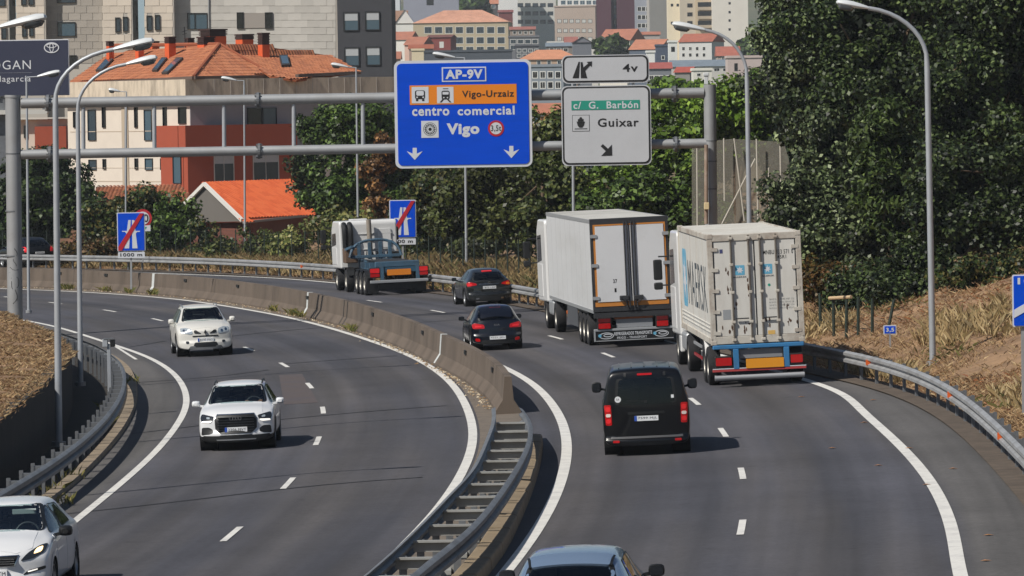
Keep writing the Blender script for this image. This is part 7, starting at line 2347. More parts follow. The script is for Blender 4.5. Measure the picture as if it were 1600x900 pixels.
# ---- dark hatch farther on, right indicator lit
def car_m():
    sp = dict(W=.9, st=station_set(4.4, 1.46, 1.0, .82, 1.2, 1.0, 1.3, 1.0, 1.04, .42, .56), bumper=.55, clad=.3, zb=.2)
    c = Car('hatchback', 'dark anthracite hatchback with an orange lit right lamp between tractor and trailer', vframe(753, 475.5, -9.0, .95), P_ANTH, sp, group='cars on the right carriageway')
    c.glass('rear_window', [(-.66, 1.02), (.66, 1.02), (.54, 1.32), (-.54, 1.32)], 'rear', M_GLASSD, .05)
    c.glass('windscreen', [(-.68, 1.04), (.68, 1.04), (.55, 1.4), (-.55, 1.4)], 'front', M_GLASS)
    for d in ('left', 'right'):
        c.glass('side_window', [(-1.2, 1.04), (-.25, 1.02), (-.25, 1.37), (-1.0, 1.34)], d, M_GLASSD, .03); c.glass('side_window', [(-.18, 1.02), (.75, 1.01), (.1, 1.34), (-.18, 1.37)], d, M_GLASSD, .03)
        c.patch('door', [(-.2, .34), (.75, .34), (.8, .97), (-.18, .97)], d, P_ANTH, .005); c.patch('door', [(-1.0, .5), (-.9, .34), (-.24, .34), (-.22, .97), (-1.05, .97)], d, P_ANTH, .005)
    c.patch('tailgate', [(-.62, .5), (.62, .5), (.62, .98), (-.62, .98)], 'rear', P_ANTH, .008)
    c.patch('brake_light', [(-.2, 1.33), (.2, 1.33), (.2, 1.365), (-.2, 1.365)], 'rear', M_REDHI, .025, rnd=.01)
    for sd in (1, -1):
        k = lambda p: [(sd * y, z) for y, z in p]
        t = c.patch('tail_light', k([(.48, .84), (.84, .78), (.86, .92), (.78, .97), (.5, .90)]), 'rear', M_RED, .016, step=.06)
        c.patch('lamp_core', k([(.66, .83), (.82, .81), (.82, .9), (.68, .91)]), 'rear', M_REDHI if sd > 0 else M_AMBER, .022, parent=t, step=.06)
    c.patch('chrome_bar', [(-.4, .86), (.4, .86), (.4, .885), (-.4, .885)], 'rear', M_CHROME, .02, rnd=.005)
    c.patch('bumper_insert', [(-.66, .22), (.66, .22), (.55, .4), (-.55, .4)], 'rear', M_BLACK, .012)
    for sd in (1, -1): c.patch('exhaust', [(sd * .42, .28), (sd * .54, .28), (sd * .54, .34), (sd * .42, .34)], 'rear', M_CHROME, .03, rnd=.02)
    F = vface(c, 'rear', .03, .93)
    mb = MB(); ringpath(mb, 0, .93, .05, .04, .012, F, -.04, .01, 16); mb.build('emblem', M_CHROME, c.root)
    plate(c, 'rear', -.26, .26, .68, .79, '1875 LDP', band=False)
    mirror(c, .6, 1.02, .88, P_ANTH)
    c.finish((-1.3, 1.35), .335)
    interior(c, (-.1, -.95), 1.0, 1.32)
    return c
car_m()

# ---- black SUV far left
def car_s():
    sp = dict(W=.92, st=station_set(4.5, 1.66, 1.1, .95, 1.0, .75, 1.8, 1.06, 1.1, .3, .60), bumper=.55, clad=.3, zb=.24)
    c = Car('suv', 'black SUV far up the road behind the left gantry post', vframe(41, 417.5, -26, .98), P_BLACK, sp, group='cars on the right carriageway')
    c.glass('rear_window', [(-.64, 1.14), (.64, 1.14), (.55, 1.52), (-.55, 1.52)], 'rear', M_GLASSD, .05)
    c.glass('windscreen', [(-.68, 1.14), (.68, 1.14), (.55, 1.55), (-.55, 1.55)], 'front', M_GLASS)
    for d in ('left', 'right'):
        c.glass('side_window', [(-1.8, 1.12), (-.3, 1.1), (-.3, 1.52), (-1.5, 1.5)], d, M_GLASSD, .03); c.glass('side_window', [(-.2, 1.1), (.9, 1.09), (.35, 1.5), (-.2, 1.52)], d, M_GLASSD, .03)
    for sd in (1, -1):
        c.patch('tail_light', [(sd * y, z) for y, z in ((.62, .86), (.84, .86), (.86, 1.12), (.74, 1.16), (.64, 1.0))], 'rear', M_REDHI, .016, step=.06)
    plate(c, 'rear', -.26, .26, .76, .87, '6640 KMC', band=False)
    mirror(c, .72, 1.12, .9, P_BLACK)
    c.finish((-1.35, 1.35), .355)
    interior(c, (-.1, -1.0), 1.1, 1.45)
car_s()

# ---- silver blue car cut by the bottom edge
def car_b():
    sp = dict(W=.9, st=station_set(4.35, 1.5, 1.05, .86, 1.0, .95, 1.55, 1.0, 1.04, .42, .60), bumper=.55, clad=0, zb=.2, plain_arch=True)
    c = Car('hatchback', 'silver blue car whose roof and rear window enter at the bottom edge', vframe(0, 0, 4.2, 1.0, XY=(.86, 67.6)), P_SILVER, sp, group='cars on the right carriageway')
    c.glass('rear_window', [(-.64, 1.05), (.64, 1.05), (.55, 1.38), (-.55, 1.38)], 'rear', M_GLASSD, .05)
    c.glass('windscreen', [(-.68, 1.08), (.68, 1.08), (.55, 1.42), (-.55, 1.42)], 'front', M_GLASS)
    for d in ('left', 'right'):
        c.glass('side_window', [(-1.45, 1.05), (-.3, 1.03), (-.3, 1.40), (-1.15, 1.37)], d, M_GLASSD, .03); c.glass('side_window', [(-.22, 1.03), (.9, 1.02), (.2, 1.37), (-.22, 1.40)], d, M_GLASSD, .03)
    c.patch('spoiler', [(-1.62, -.5), (-1.62, .5), (-1.3, .53), (-1.3, -.53)], 'top', P_SILVER, .03, thick=.02, rnd=.03)
    for sd in (1, -1):
        c.patch('roof_trim', [(-1.62, sd * .53), (-1.3, sd * .56), (-1.3, sd * .535), (-1.62, sd * .505)], 'top', M_BLACK, .034, rnd=0)
        c.patch('tail_light', [(sd * y, z) for y, z in ((.58, .8), (.84, .8), (.86, 1.0), (.7, 1.02))], 'rear', M_RED, .016, step=.06)
    plate(c, 'rear', -.26, .26, .6, .71, '9052 LWS', band=True)
    mirror(c, .68, 1.06, .88, M_BLACK, size=(.18, .22, .17))
    c.finish((-1.3, 1.3), .33)
    interior(c, (-.1, -1.0), 1.05, 1.36)
car_b()

# ---- black van
def van():
    L, H, W = 4.95, 1.9, .955
    xR, xF = -L / 2, L / 2
    sp = dict(W=W, bumper=.42, clad=0, zb=.22, rr=.07, crown=.03, plain_arch=True,
              st=[(xR, 1.0, .95, .93, .80), (xR + .03, 1.45, 1.15, .97, .80), (xR + .06, 1.74, 1.25, .985, .80), (xR + .12, 1.85, 1.25, .99, .77), (xR + .26, 1.89, 1.25, 1, .77), (xR + 1.2, 1.9, 1.25, 1, .77), (xR + 2.4, 1.9, 1.25, 1, .77), (xR + 3.2, 1.86, 1.2, 1, .75),
                  (xR + 3.4, 1.8, 1.17, 1, .71), (xR + 3.85, 1.5, 1.14, 1, .77), (xR + 4.2, 1.24, 1.1, 1, .82), (xR + 4.35, 1.16, 1.05, 1, .82), (xF - .25, 1.02, .9, .97, .76), (xF - .06, .92, .8, .93, .72), (xF, .7, .6, .87, .68)])
    c = Car('van', 'black passenger van with a round white sticker on its rear window', vframe(1011.5, 699.5, 1.2, .955), P_BLACK, sp, cat='van')
    c.glass('rear_window', [(-.68, 1.12), (.68, 1.12), (.62, 1.68), (-.62, 1.68)], 'rear', M_GLASSD, .05)
    c.glass('windscreen', [(-.76, 1.26), (.76, 1.26), (.66, 1.78), (-.66, 1.78)], 'front', M_GLASS)
    for d in ('left', 'right'):
        c.glass('side_window', [(-2.3, 1.22), (-.85, 1.22), (-.85, 1.72), (-2.2, 1.72)], d, M_GLASSD, .03); c.glass('side_window', [(-.78, 1.22), (.5, 1.22), (.5, 1.72), (-.78, 1.72)], d, M_GLASSD, .03); c.glass('side_window', [(.58, 1.2), (1.55, 1.16), (1.1, 1.66), (.58, 1.72)], d, M_GLASSD, .03)
        c.patch('sliding_door', [(-.85, .34), (.5, .34), (.5, 1.16), (-.85, 1.16)], d, P_BLACK, .006); c.patch('door', [(.56, .34), (1.3, .34), (1.5, 1.1), (.56, 1.16)], d, P_BLACK, .006)
    c.patch('tailgate', [(-.7, .44), (.7, .44), (.71, 1.08), (-.71, 1.08)], 'rear', P_BLACK, .012)
    c.patch('plate_recess', [(-.4, .9), (.4, .9), (.4, .95), (-.4, .95)], 'rear', M_BLACK, .03, rnd=.01)
    c.patch('brake_light', [(-.16, 1.735), (.16, 1.735), (.16, 1.775), (-.16, 1.775)], 'rear', M_RED, .03, rnd=.01)
    for sd in (1, -1):
        k = lambda p: [(sd * y, z) for y, z in p]
        t = c.patch('tail_light', k([(.745, .68), (.88, .68), (.90, 1.12), (.755, 1.12)]), 'rear', M_RED, .016, step=.06, rnd=.03)
        c.patch('upper_lamp', k([(.765, .97), (.87, .97), (.875, 1.08), (.77, 1.08)]), 'rear', M_REDHI, .022, parent=t, step=.06)
        c.patch('reversing_lamp', k([(.765, .86), (.87, .86), (.87, .93), (.765, .93)]), 'rear', mat('clear_lens', 'd8c8c0', .2), .022, parent=t, step=.06)
        c.patch('lower_lamp', k([(.765, .72), (.87, .72), (.87, .82), (.765, .82)]), 'rear', M_REDHI, .022, parent=t, step=.06)
        c.patch('reflector', k([(.6, .3), (.74, .3), (.74, .34), (.6, .34)]), 'rear', M_RED, .02, rnd=.01)
        c.patch('hinge', k([(.4, 1.715), (.45, 1.715), (.45, 1.79), (.4, 1.79)]), 'rear', M_BLACK, .04, rnd=.01)
    c.patch('bumper_step', [(-.78, .37), (.78, .37), (.78, .425), (-.78, .425)], 'rear', mat('worn_black_plastic', '3a3b3e', .55), .02, rnd=.02)
    F = vface(c, 'rear', .004, 1.22)
    mb = MB(); h, n = c.hit('rear', .6, 1.235); Fs = frm((h.x - .012, .6, 1.235), (0, -1, 0), (0, 0, 1)); mb.prism(disc(0, 0, .068, 20), Fs, 0, .004); st = mb.build('round_sticker', M_PLATE, c.root)
    lettering('SA', (-.032, -.02, .032, .025), Fs, .006, M_INK, st, .01)
    h, n = c.hit('rear', -.585, 1.26); Fs = frm((h.x - .012, -.585, 1.26), (0, -1, 0), (0, 0, 1)); mb = MB(); mb.prism([(-.03, -.035), (.03, -.035), (.03, .035), (-.03, .035)], Fs, 0, .004); mb.build('square_sticker', M_PLATE, c.root)
    mb = MB(); h, n = c.hit('rear', 0, 1.2); mb.beam((h.x - .03, .0, 1.18), (h.x - .03, .42, 1.2), .012, .018); mb.box((h.x - .02, 0, 1.17), (.04, .07, .05)); mb.build('wiper', M_BLACK, c.root)
    for y in (-.55, -.28, 0, .28, .55):
        mb = MB(); pts = []
        for x in np.linspace(-2.1, .6, 6): h, n = c.hit('top', x, y); pts.append(h + Vector((0, 0, .004)))
        mb.tube(pts, .014, 5); mb.build('roof_rib', P_BLACK, c.root)
    plate(c, 'rear', -.26, .26, .755, .865, '7599 MJL')
    mirror(c, 1.25, 1.32, .95, M_BLACK, size=(.16, .22, .24))
    c.finish((-1.5, 1.6), .335, tw=.22)
    interior(c, (1.0, -.2, -1.2), 1.1, 1.65)
van()
# ================================================================ TRUCKS
def tbox(parent, name, x0, x1, y0, y1, z0, z1, m, bevel=0.0, label=None):
    mb = MB(); mb.bx(x0, x1, y0, y1, z0, z1); o = mb.build(name, m, parent, bevel=bevel)
    if label: o['label'] = label
    return o
REAR = lambda x: frm((x, 0, 0), (0, -1, 0), (0, 0, 1))
LEFT = lambda y: frm((0, y, 0), (-1, 0, 0), (0, 0, 1))
def pl(parent, name, F, x0, z0, x1, z1, t0, t1, m, r=0):
    mb = MB(); mb.prism(rpoly(x0, z0, x1, z1, r) if r else [(x0, z0), (x1, z0), (x1, z1), (x0, z1)], F, t0, t1); return mb.build(name, m, parent)
def truck_wheels(root, xs, y, r=.5, tw=.32, proto=None, rim=None):
    for x in xs:
        for sd in (1, -1):
            _, proto = wheel(root, x, sd, y - tw / 2, r, tw, rim or M_STEELRIM, proto, ri=r * .58)
    return proto
M_TWHITE = mat('trailer_white', 'c4c5c6', .5, noise=.03, nscale=.8, dirt='a5a39e', dscale=.35, damt=.5, stretch=(.3, .3, 1.2))
M_TDOOR = mat('trailer_door_white', 'c9cacc', .5, noise=.03, nscale=.8, dirt='a9a7a2', dscale=.5, damt=.5)
M_ROOFW = mat('trailer_roof', 'b9b7b0', .6, noise=.08, nscale=.7, dirt='7a776f', dscale=.4, damt=.7)
M_FRAMEK = mat('dark_frame', '2a2b2e', .55, noise=.15, nscale=3)
M_OGOLD = mat('orange_edge', 'b7752c', .6, noise=.1, nscale=2)
M_CHASSIS = mat('chassis_black', '1b1c1e', .7, noise=.2, nscale=3, dirt='3a352e', dscale=1.5, damt=.5)
M_ALU = mat('aluminium_trim', 'a9abad', .45, .5)
M_CABW = mat('cab_white_paint', 'd0d0cf', .35, coat=.4)
M_CONTW = mat('container_white', 'c6c4be', .6, noise=.05, nscale=1.2, dirt='938676', dscale=.9, damt=.4, stretch=(1, 1, .35))
M_RUST = mat('rust_stain', '4a3222', .9, noise=.4, nscale=8)
M_RUSTF = mat('rusty_white_frame', 'b5b0a6', .7, noise=.1, nscale=2, dirt='6a4a32', dscale=1.3, damt=.8)
M_BLUEC = mat('chassis_blue', '2f6f9f', .5, noise=.1, nscale=2, dirt='4a4a44', dscale=1.2, damt=.5)
M_BLUEW = mat('worn_chassis_blue', '39586e', .6, noise=.2, nscale=2, dirt='3a3632', dscale=1.3, damt=.8)
M_LOGO = mat('pale_blue_logo', '5a9dbb', .6)
M_YPLATE = mat('yellow_marker_plate', 'd08a1c', .45)
def blotch(parent, F, cx, cz, w, h, t, m, seed, name='rust_stain'):
    rr = random.Random(seed); mb = MB()
    for _ in range(5):
        x, z = cx + rr.gauss(0, w * .28), cz + rr.gauss(0, h * .22); a = rr.uniform(.008, .035); b = rr.uniform(.02, .09)
        mb.prism([(x + a * math.cos(k) * rr.uniform(.5, 1), z + b * math.sin(k) * rr.uniform(.5, 1)) for k in np.linspace(0, 6.28, 8)[:-1]], F, t, t + .001 + rr.random() * .001)
    o = mb.build(name, m, parent, kind='stuff')

def cab(root, x0, length, W, z0, H, rot=0.0, xp=None, mirror_sides=(1, -1)):
    """tractor cab seen mostly from behind: shell, deflector, glass, mirrors"""
    piv = Matrix.Translation((x0, 0, 0)) @ Matrix.Rotation(rot, 4, 'Z') @ Matrix.Translation((-x0, 0, 0))
    def put(mb, n, m, par=root, **k):
        mb.v = [tuple(piv @ Vector(v)) for v in mb.v]; return mb.build(n, m, par, **k)
    mb = MB()
    pr = [(x0, z0), (x0 + length, z0), (x0 + length + .05, z0 + (H - z0) * .42), (x0 + length - .12, H - .35), (x0 + length - .5, H), (x0 + .08, H), (x0, H - .12)]
    n = len(pr); mb.add([(x, -W, z) for x, z in pr] + [(x, W, z) for x, z in pr], [tuple(range(n)), tuple(range(2 * n - 1, n - 1, -1))] + [(i, (i + 1) % n, n + (i + 1) % n, n + i) for i in range(n)])
    c = put(mb, 'cab', M_CABW, bevel=.06)
    mb = MB(); zw = z0 + (H - z0) * .5; mb.add([(x0 + length + .06, -W * .9, zw), (x0 + length + .06, W * .9, zw), (x0 + length - .08, W * .9, H - .42), (x0 + length - .08, -W * .9, H - .42)], [(0, 1, 2, 3)]); put(mb, 'windscreen', M_PANEK, c)
    for sd in (1, -1):
        mb = MB(); y = sd * (W + .004); mb.add([(x0 + length * .45, y, zw), (x0 + length - .1, y, zw - .1), (x0 + length - .25, y, H - .55), (x0 + length * .45, y, H - .5)], [(0, 1, 2, 3)]); put(mb, 'side_window', M_PANEK, c)
        mb = MB(); mb.bx(x0 + length * .42, x0 + length * .95, sd * W - .015, sd * W + .015, z0 + .15, zw - .12); put(mb, 'door', M_CABW, c, bevel=.03)
    for sd in mirror_sides:
        mb = MB(); xm = x0 + length - .05; mb.beam((xm, sd * W, zw + .7), (xm + .1, sd * (W + .3), zw + .7), .04, .04); mb.beam((xm, sd * W, zw - .1), (xm + .1, sd * (W + .3), zw - .1), .04, .04)
        put(mb, 'mirror_arm', M_BLACK, c, kind='stuff')
        mb = MB(); mb.bx(xm, xm + .16, sd * (W + .33) - .12, sd * (W + .33) + .12, zw + .05, zw + .62); put(mb, 'mirror', M_BLACK, c, bevel=.04)
        mb = MB(); mb.bx(xm, xm + .16, sd * (W + .33) - .12, sd * (W + .33) + .12, zw - .22, zw - .02); put(mb, 'mirror', M_BLACK, c, bevel=.04)
    return c, piv

# ---- plain white box trailer
def reefer():
    t = thing('articulated_truck', None, 'plain white box trailer truck with orange edged rear doors and a black banner bumper', 'truck', M=vframe(0, 0, -4.9, XY=(3.64, 153.5)))
    W, L, H, zb = 1.18, 14.0, 3.86, 1.08
    b = tbox(t, 'box_body', .06, L, -W, W, zb, H - .02, M_TWHITE, .02)
    tbox(b, 'roof', .05, L, -W + .03, W - .03, H - .02, H, M_ROOFW)
    for sd in (1, -1):
        tbox(b, 'edge_trim', .0, L + .01, sd * W - .02, sd * W + .012, H - .1, H + .004, M_ALU); tbox(b, 'edge_trim', .0, L + .01, sd * W - .02, sd * W + .012, zb - .03, zb + .07, M_ALU)
        for k in range(1, 9):
            x = k * L / 9; tbox(b, 'panel_joint', x - .006, x + .006, sd * W - .004, sd * W + .003, zb + .07, H - .1, mat('joint_grey', '9b9c9d', .6))
    tbox(t, 'refrigeration_unit', L, L + .42, -.9, .9, 2.0, H - .25, M_TWHITE, .06)
    F = REAR(.0)
    fr = tbox(t, 'rear_frame', -.02, .08, -W, W, zb, H + .02, M_FRAMEK, .01)
    for z0, z1, y0, y1 in ((H - .20, H - .155, -W + .09, W - .09), (zb + .16, zb + .30, -W + .07, W - .07)): pl(t, 'orange_edge', F, y0, z0, y1, z1, .02, .032, M_OGOLD)
    for y in (-W + .09, W - .15): pl(t, 'orange_edge', F, y, zb + .3, y + .06, H - .2, .02, .031, M_OGOLD)
    for y0, y1 in ((-W + .15, -.02), (.02, W - .15)):
        pl(t, 'rear_door', F, y0, zb + .3, y1, H - .21, .02, .05, M_TDOOR)
    for y in (-.16, -.07, .06, .15):
        mb = MB(); mb.tube([(-.075, -y, zb + .1), (-.075, -y, H - .08)], .022, 8); mb.build('locking_rod', M_FRAMEK, t, smooth=True)
    for sd in (1, -1):
        for z in (zb + .42, zb + 1.4, H - .5): pl(t, 'hinge', F, sd * (W - .1) - .1, z - .05, sd * (W - .1) + .1, z + .05, .05, .075, M_ALU, .02)
    for y0, y1 in ((-.34, -.06), (.1, .38)):
        mb = MB(); mb.bx(-.13, -.06, y0, y1, zb + .33, zb + .47); mb.build('lock_handle', M_FRAMEK, t, bevel=.02)
    for k in range(2):
        mb = MB(); mb.tube([(-.09, .3 - k * .6, zb + .46), (-.14, .33 - k * .66, zb + .4), (-.12, .22 - k * .44, zb + .27), (-.09, .12 - k * .24, zb + .25)], .012, 6); mb.build('cable', M_BLACK, t, smooth=True)
    lettering('37', (-.55, 1.93, -.43, 2.05), F, .053, M_INK, t, .03, name='door_mark'); lettering('1', (-.52, 1.66, -.46, 1.78), F, .053, M_INK, t, .03, name='door_mark')
    # underrun
    tbox(t, 'chassis', .15, L, -.45, .45, .75, zb - .03, M_CHASSIS)
    tbox(t, 'rear_crossmember', .0, .2, -W + .02, W - .02, .9, zb - .02, M_FRAMEK)
    pl(t, 'orange_board', F, -.55, .84, .62, 1.0, -.12, -.1, mat('orange_board', '9a5426', .6, noise=.15, nscale=3)); pl(t, 'grey_board', F, -.5, .58, .6, .835, -.12, -.1, mat('grey_board', '7c7e82', .6))
    for y0, y1 in ((-1.08, -.66), (.68, 1.08)):
        tbox(t, 'lamp_housing', -.04, .14, -y1, -y0, .55, .92, M_BLACK, .02)
        pl(t, 'tail_light', F, y0 + .03, .58, y1 - .03, .74, .04, .06, M_RED, .02); pl(t, 'tail_light', F, y0 + .03, .77, y1 - .03, .88, .04, .06, mat('dim_red_lens', '5a0a0c', .3), .02)
    tbox(t, 'bumper_bar', -.02, .1, -W - .01, W + .01, .50, .57, M_ALU, .01)
    bb = tbox(t, 'banner_flap', .0, .03, -W - .02, W + .02, .2, .5, M_BLACK)
    pl(bb, 'banner_edge', F, -W - .02, .2, -W + .03, .5, .001, .02, M_ALU); pl(bb, 'banner_edge', F, -W - .02, .2, W + .02, .225, .001, .012, M_ALU)
    lettering('REFRIGERADOS TRANSPORTE', (-.58, .36, .56, .46), F, .004, M_SWHITE, bb, .02); lettering('FRIGO - TRANSPORT', (-.5, .25, .4, .32), F, .004, M_SWHITE, bb, .01)
    for cx in (-.82, .84):
        mb = MB(); ringpath(mb, cx, .36, .22, .10, .02, F, .002, .005, 20); ringpath(mb, cx + .04, .37, .13, .05, .02, F, .002, .0055, 16); mb.build('banner_emblem', M_SWHITE, bb)
        mb = MB(); mb.prism(disc(cx - .2, .37, .05, 10), F, .002, .006); mb.build('banner_spot', M_LOGO, bb)
    for sd in (1, -1):
        tbox(t, 'side_skirt', 5.0, 8.2, sd * W - .03, sd * W, .45, zb - .04, mat('skirt_grey', '4a4c50', .6), .01)
        tbox(t, 'side_lamp', 8.3, 8.42, sd * W - .05, sd * W + .01, .75, .85, M_AMBER)
        tbox(t, 'mudguard', 1.6, 5.0, sd * (W - .34), sd * W, 1.0, 1.04, M_BLACK)
    pr = truck_wheels(t, (2.2, 3.35, 4.5), W - .01, .49)
    c, piv = cab(t, L + .75, 2.1, 1.2, .9, 3.6, R_(2.6))
    truck_wheels(t, (L - 1.6,), W, .49, proto=pr)
    e = len(t.children)
    truck_wheels(t, (L + 1.6,), W + .0, .49, proto=pr)
    for sd in (1, -1):
        tbox(t, 'fuel_tank', L - .7, L + .7, sd * W - .5, sd * W - .02, .5, 1.0, M_ALU, .08); tbox(t, 'fender', L - 2.2, L - 1.0, sd * W - .34, sd * W, 1.03, 1.08, M_CABW)
    tbox(t, 'tractor_frame', L - 2.6, L + 2.6, -.4, .4, .65, .9, M_CHASSIS)
reefer()

# ---- white shipping container on a blue chassis
def container():
    t = thing('container_truck', None, 'white rust streaked shipping container truck on a blue chassis in the right lane', 'truck', M=vframe(0, 0, -2.0, XY=(6.24, 129.3)))
    W, L, H, zb = 1.185, 11.0, 3.87, 1.1
    b = tbox(t, 'container_body', .06, L, -W + .03, W - .03, zb, H - .02, M_CONTW)
    # lightly ribbed roof
    for k in range(18):
        x = .3 + k * (L - .6) / 17; tbox(b, 'roof_rib', x, x + .12, -W + .12, W - .12, H - .02, H + .001, M_CONTW)
    for sd in (1, -1):
        for z0, z1 in ((H - .12, H + .01), (zb, zb + .15)): tbox(b, 'side_rail', 0, L, sd * (W - .06), sd * W, z0, z1, M_RUSTF, .008)
        for x in (0.0, L - .14): tbox(b, 'corner_post', x, x + .14, sd * (W - .13), sd * (W + .003), zb, H, M_RUSTF, .01)
        for x in (-.01, L - .16):
            for z in (zb - .02, H - .1): tbox(b, 'corner_casting', x, x + .18, sd * (W - .14), sd * (W + .008), z, z + .12, M_RUSTF, .015)
        for k in range(1, 5):
            x = k * L / 5; tbox(b, 'panel_seam', x - .01, x + .01, sd * (W - .03), sd * (W - .024), zb + .15, H - .12, M_RUSTF)
    for z in (zb + .28, zb + .38, zb + .48):
        tbox(b, 'rub_strip', .2, L - .2, W - .03, W - .01, z, z + .03, M_CONTW)
    FL = LEFT(W - .029)
    lettering('MAERSK', (-8.0, 1.85, -1.2, 3.05), FL, .004, mat('container_lettering', '3f4850', .6), b, .0, name='side_lettering')
    mb = MB(); q = rpoly(-9.9, 1.75, -8.45, 3.3, .2); mb.prism(q, FL, .0, .003); sl = mb.build('side_emblem', M_LOGO, b)
    def star(F, cx, cz, r, t, m, par, n=7):
        mb = MB(); mb.prism([(cx + (r if k % 2 == 0 else r * .5) * math.sin(k * math.pi / n), cz + (r if k % 2 == 0 else r * .5) * math.cos(k * math.pi / n)) for k in range(2 * n)], F, t, t + .003); return mb.build('star', m, par)
    star(FL, -9.2, 2.5, .6, .004, M_SWHITE, sl)
    F = REAR(0)
    tbox(b, 'door_header', -.0, .1, -W + .1, W - .1, H - .17, H, M_RUSTF, .01); tbox(b, 'door_sill', -.0, .1, -W + .1, W - .1, zb, zb + .19, M_RUSTF, .01)
    drs = []
    for y0, y1 in ((-W + .12, -.012), (.012, W - .12)):
        drs.append(pl(t, 'container_door', F, y0, zb + .2, y1, H - .18, -.06, -.02, M_CONTW))
        for q in (.33, .67): pass
    for y in (-1.04, -.012, 1.03): pl(t, 'door_gasket', F, y - .012, zb + .2, y + .012, H - .18, -.02, -.012, M_BLACK)
    for y in (-.60, -.15, .14, .54):
        mb = MB(); mb.tube([(-.03, -y, zb + .05), (-.03, -y, H - .03)], .024, 8); r = mb.build('locking_rod', mat('rod_grey', '6d675f', .6, .3, dirt='4a3524', dscale=3, damt=.7), t, smooth=True)
        for z in (zb + .1, zb + .55, zb + 1.3, zb + 2.0, H - .1):
            tbox(r, 'rod_bracket', -.06, .0, -y - .05, -y + .05, z - .035, z + .035, M_RUSTF, .01)
    for y in (-.38, .33): tbox(t, 'door_handle', -.06, -.03, -y - .17, -y + .17, zb + .62, zb + .65, M_FRAMEK)
    for sd in (1, -1):
        for z in (1.38, 1.92, 2.45, 2.98, 3.5): pl(t, 'hinge', F, sd * (W - .16) - .09, z - .045, sd * (W - .16) + .09, z + .045, -.02, .01, M_RUSTF, .015)
    for i, cx in enumerate((-.385, .315)):
        mb = MB(); mb.prism(rpoly(cx - .12, 2.83, cx + .12, 3.08, .02), F, -.02, -.016); e = mb.build('door_emblem', M_LOGO, t)
        star(F, cx, 2.955, .095, -.016, M_SWHITE, e)
        lettering('MAERSK', (cx - .17, 2.76, cx + .17, 2.80), F, -.017, mat('container_lettering', '2b3a48', .6), t, .03)
    lettering('MNBU 333 571 0', (.22, 3.32, .98, 3.43), F, -.016, M_INK, t, .01); lettering('45R1', (.58, 3.2, .8, 3.29), F, -.016, M_INK, t, .01)
    for k in range(4):
        for y0, y1 in ((.32, .5), (.6, .95)): lettering('MAX GR KG LB' if k % 2 else 'TARE NET CU', (y0, 2.16 - k * .075, y1, 2.2 - k * .075), F, -.016, mat('faded_print', '777a7a', .7), t, .0)
    pl(t, 'grey_sticker', F, -.86, 1.72, -.66, 1.97, -.02, -.016, mat('grey_sticker', '8a8d90', .6)); pl(t, 'yellow_sticker', F, .26, 1.30, .44, 1.40, -.02, -.016, mat('yellow_sticker', 'c9a35a', .6)); pl(t, 'blue_sticker', F, -.88, 3.4, -.80, 3.5, -.02, -.016, mat('blue_sticker', '3a3f6a', .6))
    mb = MB(); mb.prism(disc(.34, 2.55, .035, 12), F, -.02, -.016); mb.build('teal_sticker', M_STEAL, t)
    for i, (cx, cz, w, h) in enumerate(((-.72, 1.55, .4, .3), (-.3, 1.45, .25, .45), (.33, 1.65, .3, .25), (.8, 1.6, .35, .2), (-.75, 2.95, .12, .2), (-.68, 2.55, .08, .3), (-.2, 2.5, .06, .5), (.82, 2.0, .2, .1), (-.55, 2.0, .2, .2))):
        blotch(t, F, cx, cz, w, h, -.0185, M_RUST, i)
    # chassis
    tbox(t, 'chassis_rail', .3, L, .32, .52, .8, zb - .03, M_BLUEC); tbox(t, 'chassis_rail', .3, L, -.52, -.32, .8, zb - .03, M_BLUEC)
    tbox(t, 'rear_beam', -.02, .26, -W + .03, W - .03, .97, zb - .022, M_BLUEC, .02)
    for y in (-.58, .70): tbox(t, 'beam_post', -.05, .08, -y - .07, -y + .07, .46, .968, M_BLUEC, .01)
    pl(t, 'grey_board', F, -.5, .72, .62, .95, -.1, -.08, mat('grey_board', '7c7e82', .6))
    pl(t, 'marker_plate', F, -.34, .47, .62, .71, .05, .065, M_YPLATE, .02)
    for y0, y1 in ((-1.12, -.68), (.78, 1.12)):
        tbox(t, 'lamp_housing', -.03, .12, -y1, -y0, .5, .8, M_BLACK, .02); pl(t, 'tail_light', F, y0 + .02, .56, y1 - .02, .76, .03, .05, M_RED, .02)
    tbox(t, 'red_bumper', -.04, .08, -W, W, .40, .47, mat('faded_red_paint', 'a3393a', .6), .01); pl(t, 'bumper_stripe', F, -W, .47, W, .49, .02, .045, M_SWHITE)
    mb = MB(); mb.tube([(.06, -W + .05, .25), (.06, W - .05, .25)], .075, 12); mb.build('underrun_tube', M_ALU, t, smooth=True)
    tbox(t, 'underrun_bracket', .02, .1, -.7, -.6, .3, .9, M_CHASSIS); tbox(t, 'underrun_bracket', .02, .1, .6, .7, .3, .9, M_CHASSIS)
    for sd in (1, -1):
        mb = MB()
        for k in range(9):
            a = R_(20 + 140 * k / 8); mb.add([(2.9 + .62 * math.cos(a), sd * W, .5 + .62 * math.sin(a)), (2.9 + .62 * math.cos(a), sd * (W - .34), .5 + .62 * math.sin(a))], [])
        mb.f = [(2 * k, 2 * k + 1, 2 * k + 3, 2 * k + 2) for k in range(8)]; mb.m = [0] * 8
        mb.build('mudguard', M_CABW, t)
        tbox(t, 'side_guard', 3.8, 6.6, sd * W - .04, sd * W, .85, .92, M_ALU); tbox(t, 'side_guard', 3.8, 6.6, sd * W - .04, sd * W, .55, .62, M_RED)
    pr = truck_wheels(t, (1.55, 2.75), W + .02, .5)
    cab(t, L + .35, 2.2, 1.2, .85, 3.72, R_(2.2))
